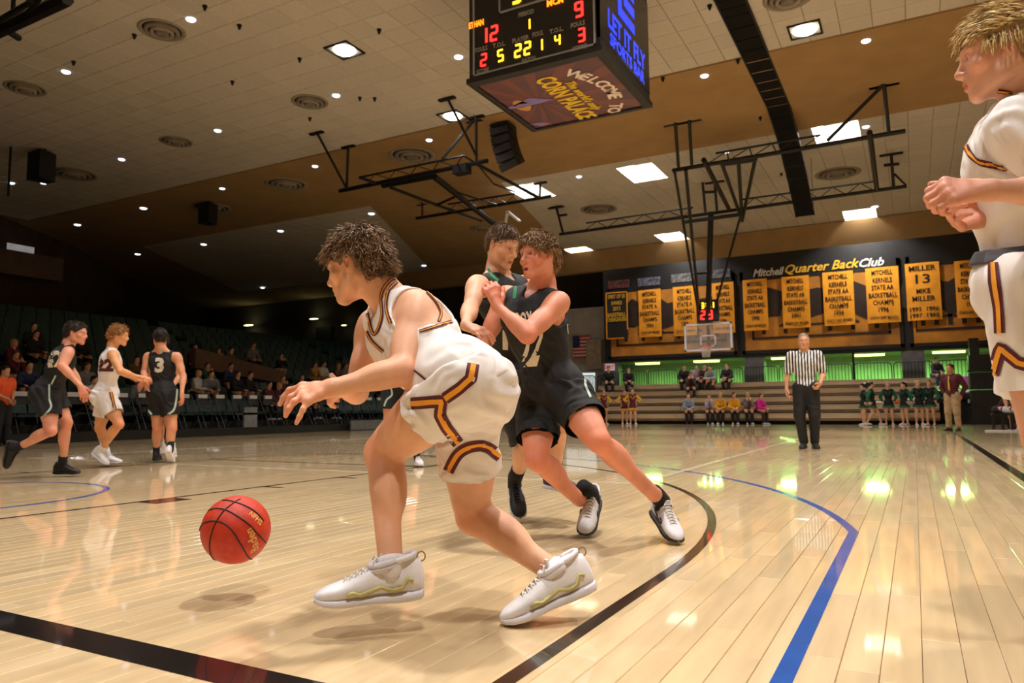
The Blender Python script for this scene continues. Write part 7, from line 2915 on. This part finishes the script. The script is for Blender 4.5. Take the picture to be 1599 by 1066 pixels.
# ------------------------------------------------------------------ spectators in the dim left stand: five modelled once, then copied
arche = []
for k, (pose, fem, hr, tp) in enumerate((('sit_hands', False, H_DARK, 0), ('sit', False, H_BROWN, 0), ('sit_chin', True, H_BROWN, 0), ('sit_hands', True, H_BLOND, 0), ('sit', False, H_DARK, 0))):
    J = joints((0, 0, 0), (0, -1), .93 if not fem else .87, pose, fem, (-.3, .2, 0, .4, .1)[k], .45, (.3, .1, .45, .2, .5)[k], k)
    g = Small(J, .93 if not fem else .87, 1.0, fem)
    g.skin(.02, S_TAN if k % 2 else S_FAIR, 'x', (0, 0, 0))
    g.tee('top', .018, K_BLK, o=.03, long=True, neck=.066, hem=.02, wr=[(.007, .10, (.5, .3, .7), k)])
    g.trousers(.018, K_BLK, .014)
    g.hairdo(hr, 'long' if fem else 'short', h=.014)
    g.feet(M_SHB if k % 2 else M_SHW)
    arche.append(g.o)
TOPS = [('maroon', cl('c_maroon', (92, 30, 42))), ('grey', cl('c_grey', (116, 116, 122))), ('white', cl('c_white', (206, 204, 206))), ('green', cl('c_green', (30, 96, 62))),
        ('black', cl('c_black', (30, 29, 33))), ('tan', cl('c_tan', (164, 136, 96))), ('navy', cl('c_navy', (40, 50, 84))), ('brown', cl('c_brown', (96, 70, 52))), ('yellow', cl('c_yellow', (206, 170, 70)))]
CROWD = [(2, 555, 3, 0), (38, 612, 1, 6), (30, 560, 4, 4), (52, 543, 5, 4), (124, 566, 4, 4), (140, 603, 1, 1), (205, 590, 2, 7), (215, 610, 0, 1), (228, 628, 0, 7), (297, 605, 1, 2), (312, 598, 2, 3), (333, 604, 1, 1),
         (340, 585, 3, 7), (355, 605, 1, 4), (358, 600, 2, 6), (381, 575, 3, 2), (330, 575, 4, 4), (347, 570, 4, 7), (383, 606, 1, 4), (403, 590, 3, 1), (412, 632, 0, 0), (424, 620, 0, 0), (436, 608, 1, 7),
         (483, 573, 3, 8), (500, 577, 3, 2), (525, 580, 3, 7), (435, 577, 4, 4), (395, 572, 5, 1), (468, 608, 1, 4), (545, 612, 1, 0), (560, 600, 2, 4), (586, 606, 1, 6), (300, 575, 4, 0), (120, 620, 0, 2), (72, 590, 2, 4),
         (20, 590, 2, 0), (540, 585, 3, 1), (270, 600, 2, 4), (480, 628, 0, 0), (515, 640, 0, 1), (690, 590, 2, 6), (705, 600, 1, 4)]
used_spots = set(); labels_used = set()
for n_, (px, py, row, tc) in enumerate(CROWD):
    x = -11.9 - .92 * row - .42
    z = .38 + .36 * row
    p = atX(px, 620, x)
    y = round((p[1] - 2.2) / .51) * .51 + 2.2
    if not (2 < y < 35) or (row, y) in used_spots: continue
    if row == 3 and min(p1[0][1], p1[1][1]) - .6 < y < max(p1[0][1], p1[1][1]) + .6: continue
    used_spots.add((row, y))
    src = arche[(n_ * 3 + row) % 5]
    r = src.copy(); COL.objects.link(r)
    r.location = (x, y, z)
    r.rotation_euler = (0, 0, math.pi / 2 + rnd.uniform(-.3, .3))
    tn, tm = TOPS[tc]
    r['label'] = '%s spectator in a %s top, %s stand row, %s' % (('short-haired leaning', 'upright brown-haired', 'long-haired chin-on-hands', 'blond long-haired', 'hunched')[(n_ * 3 + row) % 5],
        tn, ORD[row], ('left of number 42' if px < 60 else 'between 42 and 22' if px < 150 else 'between 22 and number 3' if px < 235 else 'just right of number 3' if px < 320 else 'left of the pointing hand' if px < 430 else 'above the pointing hand' if px < 540 else 'beside the dribbler arm' if px < 620 else 'beyond the dribbler'))
    while r['label'] in labels_used: r['label'] = r['label'] + ' again' if 'neighbour' in r['label'] else r['label'].replace('spectator', 'neighbour', 1)
    labels_used.add(r['label'])
    r['category'] = 'person'; r['group'] = 'spectators in the left stand'
    for c in src.children:
        d = c.copy(); COL.objects.link(d); d.parent = r
        if d.name.startswith('top'):
            d.material_slots[0].link = 'OBJECT'; d.material_slots[0].material = tm
        for c2 in c.children:
            e2 = c2.copy(); COL.objects.link(e2); e2.parent = d
for a in arche:
    for c in list(a.children):
        for c2 in list(c.children): bpy.data.objects.remove(c2)
        bpy.data.objects.remove(c)
    bpy.data.objects.remove(a)
# a standing usher in orange at the left edge
b = atX(4, 640, -10.0); b[2] = 0
J = joints(b, (1, .3), .95, 'front')
g = Small(J, .95)
g.skin(.018, S_TAN, 'person in a bright orange vest at the left picture edge', b)
g.tee('orange_vest', .016, cl('orangevest', (240, 92, 36)), o=.026, sleeve=.5, neck=.07, hem=.06)
g.trousers(.016, K_BLK); g.hairdo(H_DARK); g.feet(M_SHB)
